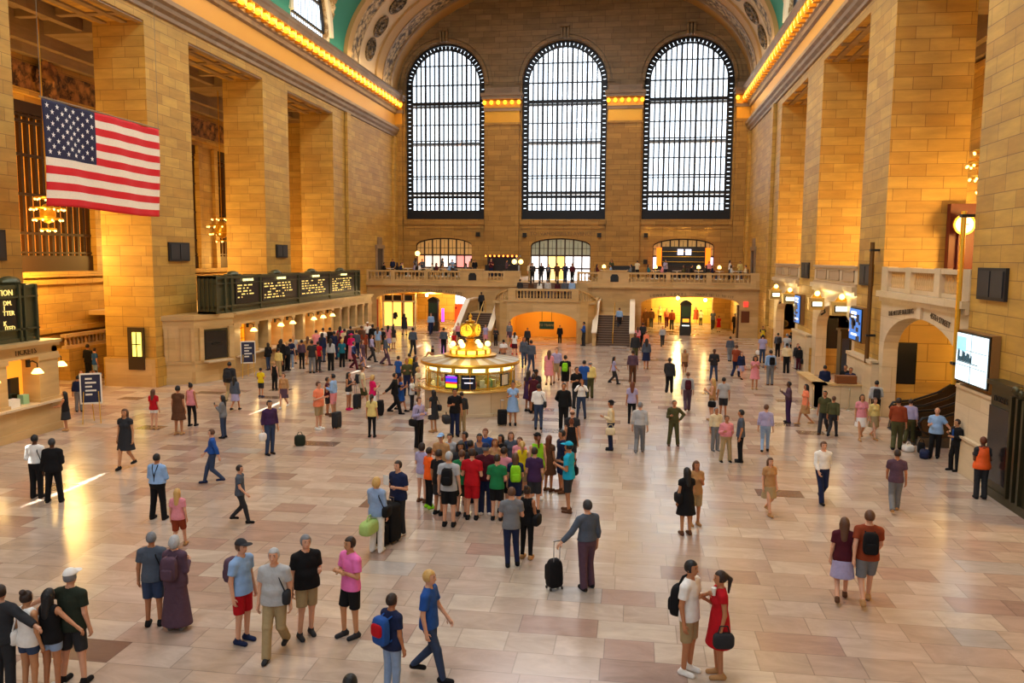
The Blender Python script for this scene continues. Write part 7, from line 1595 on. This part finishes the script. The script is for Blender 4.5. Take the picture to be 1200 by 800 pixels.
2.39|63.87|1.6|0.0|m|l|dd|k|shirt,light grey|trousers,charcoal|black|short,brown||walking out of the lit arch|24
0.47|62.24|1.63|180.0|w|l|bb|s|shirt,pink|skirt,red|tan|long,brown||at the corner of the right flight|25
0.87|63.55|1.86|170.0|m|m|dd|s|shirt,charcoal|trousers,black|black|short,black||beside the pink shirt at the right flight|28
1.07|59.51|1.56|170.0|w|l|dd|k|tee,coral|trousers,charcoal|black|short,auburn||in front of the right flight corner|25
"""
_rows = [r.split('|') for r in PEOPLE.strip().splitlines()]
for r in _rows:
    x, y, H, face = map(float, r[:4]); person(x, y, H, face, r[4], r[5], r[6], r[7], r[8], r[9], r[10], r[11], r[12], r[13], 0., float(r[14]))
# ---- people on the balcony, the steps and the side galleries
rr = random.Random(11); TOPS = ['black', 'charcoal', 'navy', 'white', 'cream', 'maroon', 'light blue', 'grey', 'pale yellow', 'lavender', 'plum', 'tan', 'slate', 'teal', 'pink', 'olive']
def place(lst, z0, kinds, legs, px, wheres):
    for (x, y, face, tc, bc, hk, hc, sex, where) in lst:
        person(x, y, 1.75 if sex == 'm' else 1.66, face, sex, rr.choice('lmt'), rr.choice(kinds), legs, 'shirt,'+tc, 'trousers,'+bc, 'black', hk+','+hc, '', where, z0, px)
# diners: seated beside the tables
n = 0
COMB = []
for i, (x, y) in enumerate(TAB):
    where = 'left' if x < -5 else 'right'
    for j, (dx, face) in enumerate(((-.62, 90), (.62, -90))):
        if (i*2+j) % 5 == 3: continue
        tc = TOPS[n % 16]; bc = ('black', 'denim', 'khaki')[n//16]; sex = 'mw'[n % 2]; n += 1
        person(x+dx, y, 1.72, face, sex, 'lmt'[n % 3], 'bb', 'S', 'shirt,'+tc, 'trousers,'+bc, 'black', ('long,dark brown', 'short,black')[sex == 'm'], '', 'at a cafe table, '+where+' part of balcony', 5.0, 16)
ST = [(-23.0, 76.2, 0), (-21.2, 78.0, 180), (-19.9, 75.6, 40), (-18.6, 78.5, 90), (-16.9, 75.3, -30), (-15.4, 77.0, 180), (-14.6, 74.6, 20), (-13.4, 76.6, 0), (-11.6, 74.6, 90), (-2.0, 77.0, 0), (0.4, 76.4, 180), (3.0, 77.5, 30), (6.9, 76.6, -40), (8.7, 76.0, 90), (9.8, 77.6, 0)]
for k, (x, y, f) in enumerate(ST):
    person(x, y, 1.72 if k % 2 else 1.62, f, 'mw'[k % 2], 'mlt'[k % 3], ('dd', 'bb', 'bd')[k % 3], 's', ('shirt', 'tee', 'jacket')[k % 3]+','+TOPS[(k*5+2) % 16], 'trousers,'+('charcoal', 'navy')[k % 2], 'black', ('short,black', 'long,dark brown')[k % 2], '', 'standing among the tables, %s part of balcony' % ('left' if x < -5 else 'right'), 5.0, 16)
place([(-9.0, 73.2, 0, 'charcoal', 'black', 'short', 'black', 'm', 'leftmost standing at the top of the middle stairs'), (-8.4, 75.0, 0, 'black', 'charcoal', 'short', 'black', 'm', 'standing in front of the white balcony doors, left'),
       (-7.6, 73.6, 20, 'slate', 'black', 'long', 'black', 'w', 'standing at the top of the middle stairs'), (-6.9, 74.6, 180, 'brown', 'brown', 'short', 'dark brown', 'm', 'standing before the middle balcony door'),
       (-6.1, 74.0, 0, 'navy', 'navy', 'short', 'black', 'm', 'standing at the top of the middle stairs'), (-5.4, 73.3, -20, 'maroon', 'black', 'short', 'black', 'm', 'rightmost standing at the top of the middle stairs'),
       (-9.6, 76, 40, 'cream', 'khaki', 'short', 'black', 'm', 'standing left behind the top of the stairs')], 4.6, ['dd', 'bd'], 's', 16, None)
place([(-9.2, 66.5, 170, 'charcoal', 'black', 'short', 'black', 'm', 'seated on the landing, left end of the row'), (-8.3, 66.6, 180, 'brown', 'charcoal', 'long', 'dark brown', 'w', 'seated in the row on the landing'),
       (-7.55, 66.4, 160, 'white', 'black', 'long', 'black', 'w', 'seated in the row on the landing'), (-6.9, 66.5, 180, 'light grey', 'denim', 'short', 'grey', 'm', 'seated in the row on the landing'),
       (-6.1, 66.6, 190, 'maroon', 'black', 'long', 'dark brown', 'w', 'seated in the row on the landing'), (-5.5, 66.5, 180, 'slate', 'charcoal', 'short', 'black', 'm', 'seated in the row on the landing'), (-4.9, 66.5, 180, 'light blue', 'navy', 'short', 'black', 'm', 'right end of the row on the landing')], 3.3, ['dd', 'bb'], 's', 16, None)
person(-1.0, 66.3, 1.7, 180, 'm', 'l', 'dd', 'k', 'shirt,light blue', 'trousers,charcoal', 'black', 'short,brown', '', 'climbing the right flight of steps', 1.13, 20)
person(-13.1, 70.0, 1.7, 180, 'm', 'd', 'dd', 's', 'jacket,charcoal', 'trousers,black', 'black', 'short,black', '', 'on the left side landing', 2.1, 20)
person(12.0, 43.6, 1.75, 90, 'm', 'm', 'bb', 's', 'shirt,white', 'trousers,navy', 'black', 'short,black', '', 'in the second right gallery behind the parapet', 5.5, 20)
person(12.0, 58.4, 1.7, -60, 'm', 'm', 'bb', 's', 'jacket,black', 'trousers,black', 'black', 'short,black', '', 'in the farthest right gallery behind the parapet', 5.5, 16)
person(-23.6, 26.2, 1.6, 90, 'w', 'm', 'bb', 's', 'shirt,rust', 'trousers,black', 'black', 'short,black', '', 'clerk inside the near ticket booth window', .05, 24)
# loose things on the floor
def bagthing(name, x, y, z, s, c, lab, cat='bag', rz=0, e=.5):
    b = super_box(*s, e).build(name, cloth(c), smooth=True); b.location = (x, y, z+s[2]); b.rotation_euler = (0, 0, rz); tag(b, lab, cat)
    MB().tube([(-.1, 0, s[2]*.8), (-.05, 0, s[2]+.1), (.05, 0, s[2]+.1), (.1, 0, s[2]*.8)], .014, 5).build('handle', cloth(c), b); return b
bagthing('travel_bag', -11.75, 27.3, 0, (.2, .12, .2), 'dark green', 'dark green bag on the floor at the feet of the purple shirt', rz=.4)
bagthing('travel_bag', 10.9-.75, 29.4, 0, (.3, .16, .14), 'navy', 'navy bag lying at the foot of the right wall', rz=1.2)
bagthing('plastic_bag', 9.9, 30.3, 0, (.2, .16, .12), 'white', 'white plastic bag lying beside the navy bag at the right wall', rz=.3)
bagthing('backpack', 10.25, 28.75+1.3, 0, (.12, .1, .2), 'black', 'small black pack at the foot of the right wall')
from collections import Counter
_cn = Counter(l for _, l, _ in BAGS)
for b, l, w_ in BAGS: b['label'] = l if _cn[l] == 1 else l+', '+w_
# lettering becomes plain mesh
dg = bpy.context.evaluated_depsgraph_get(); dg.update()
for o in [o for o in SC.objects if o.type == 'FONT']:
    me = bpy.data.meshes.new_from_object(o.evaluated_get(dg)); n = o.name
    k = link('lettering', me, o.parent); k.matrix_parent_inverse = o.matrix_parent_inverse; k.location = o.location; k.rotation_euler = o.rotation_euler; k.scale = o.scale
    for key in o.keys():
        if isinstance(o[key], str): k[key] = o[key]
    for c in list(o.children): c.parent = k
    bpy.data.objects.remove(o); k.name = n
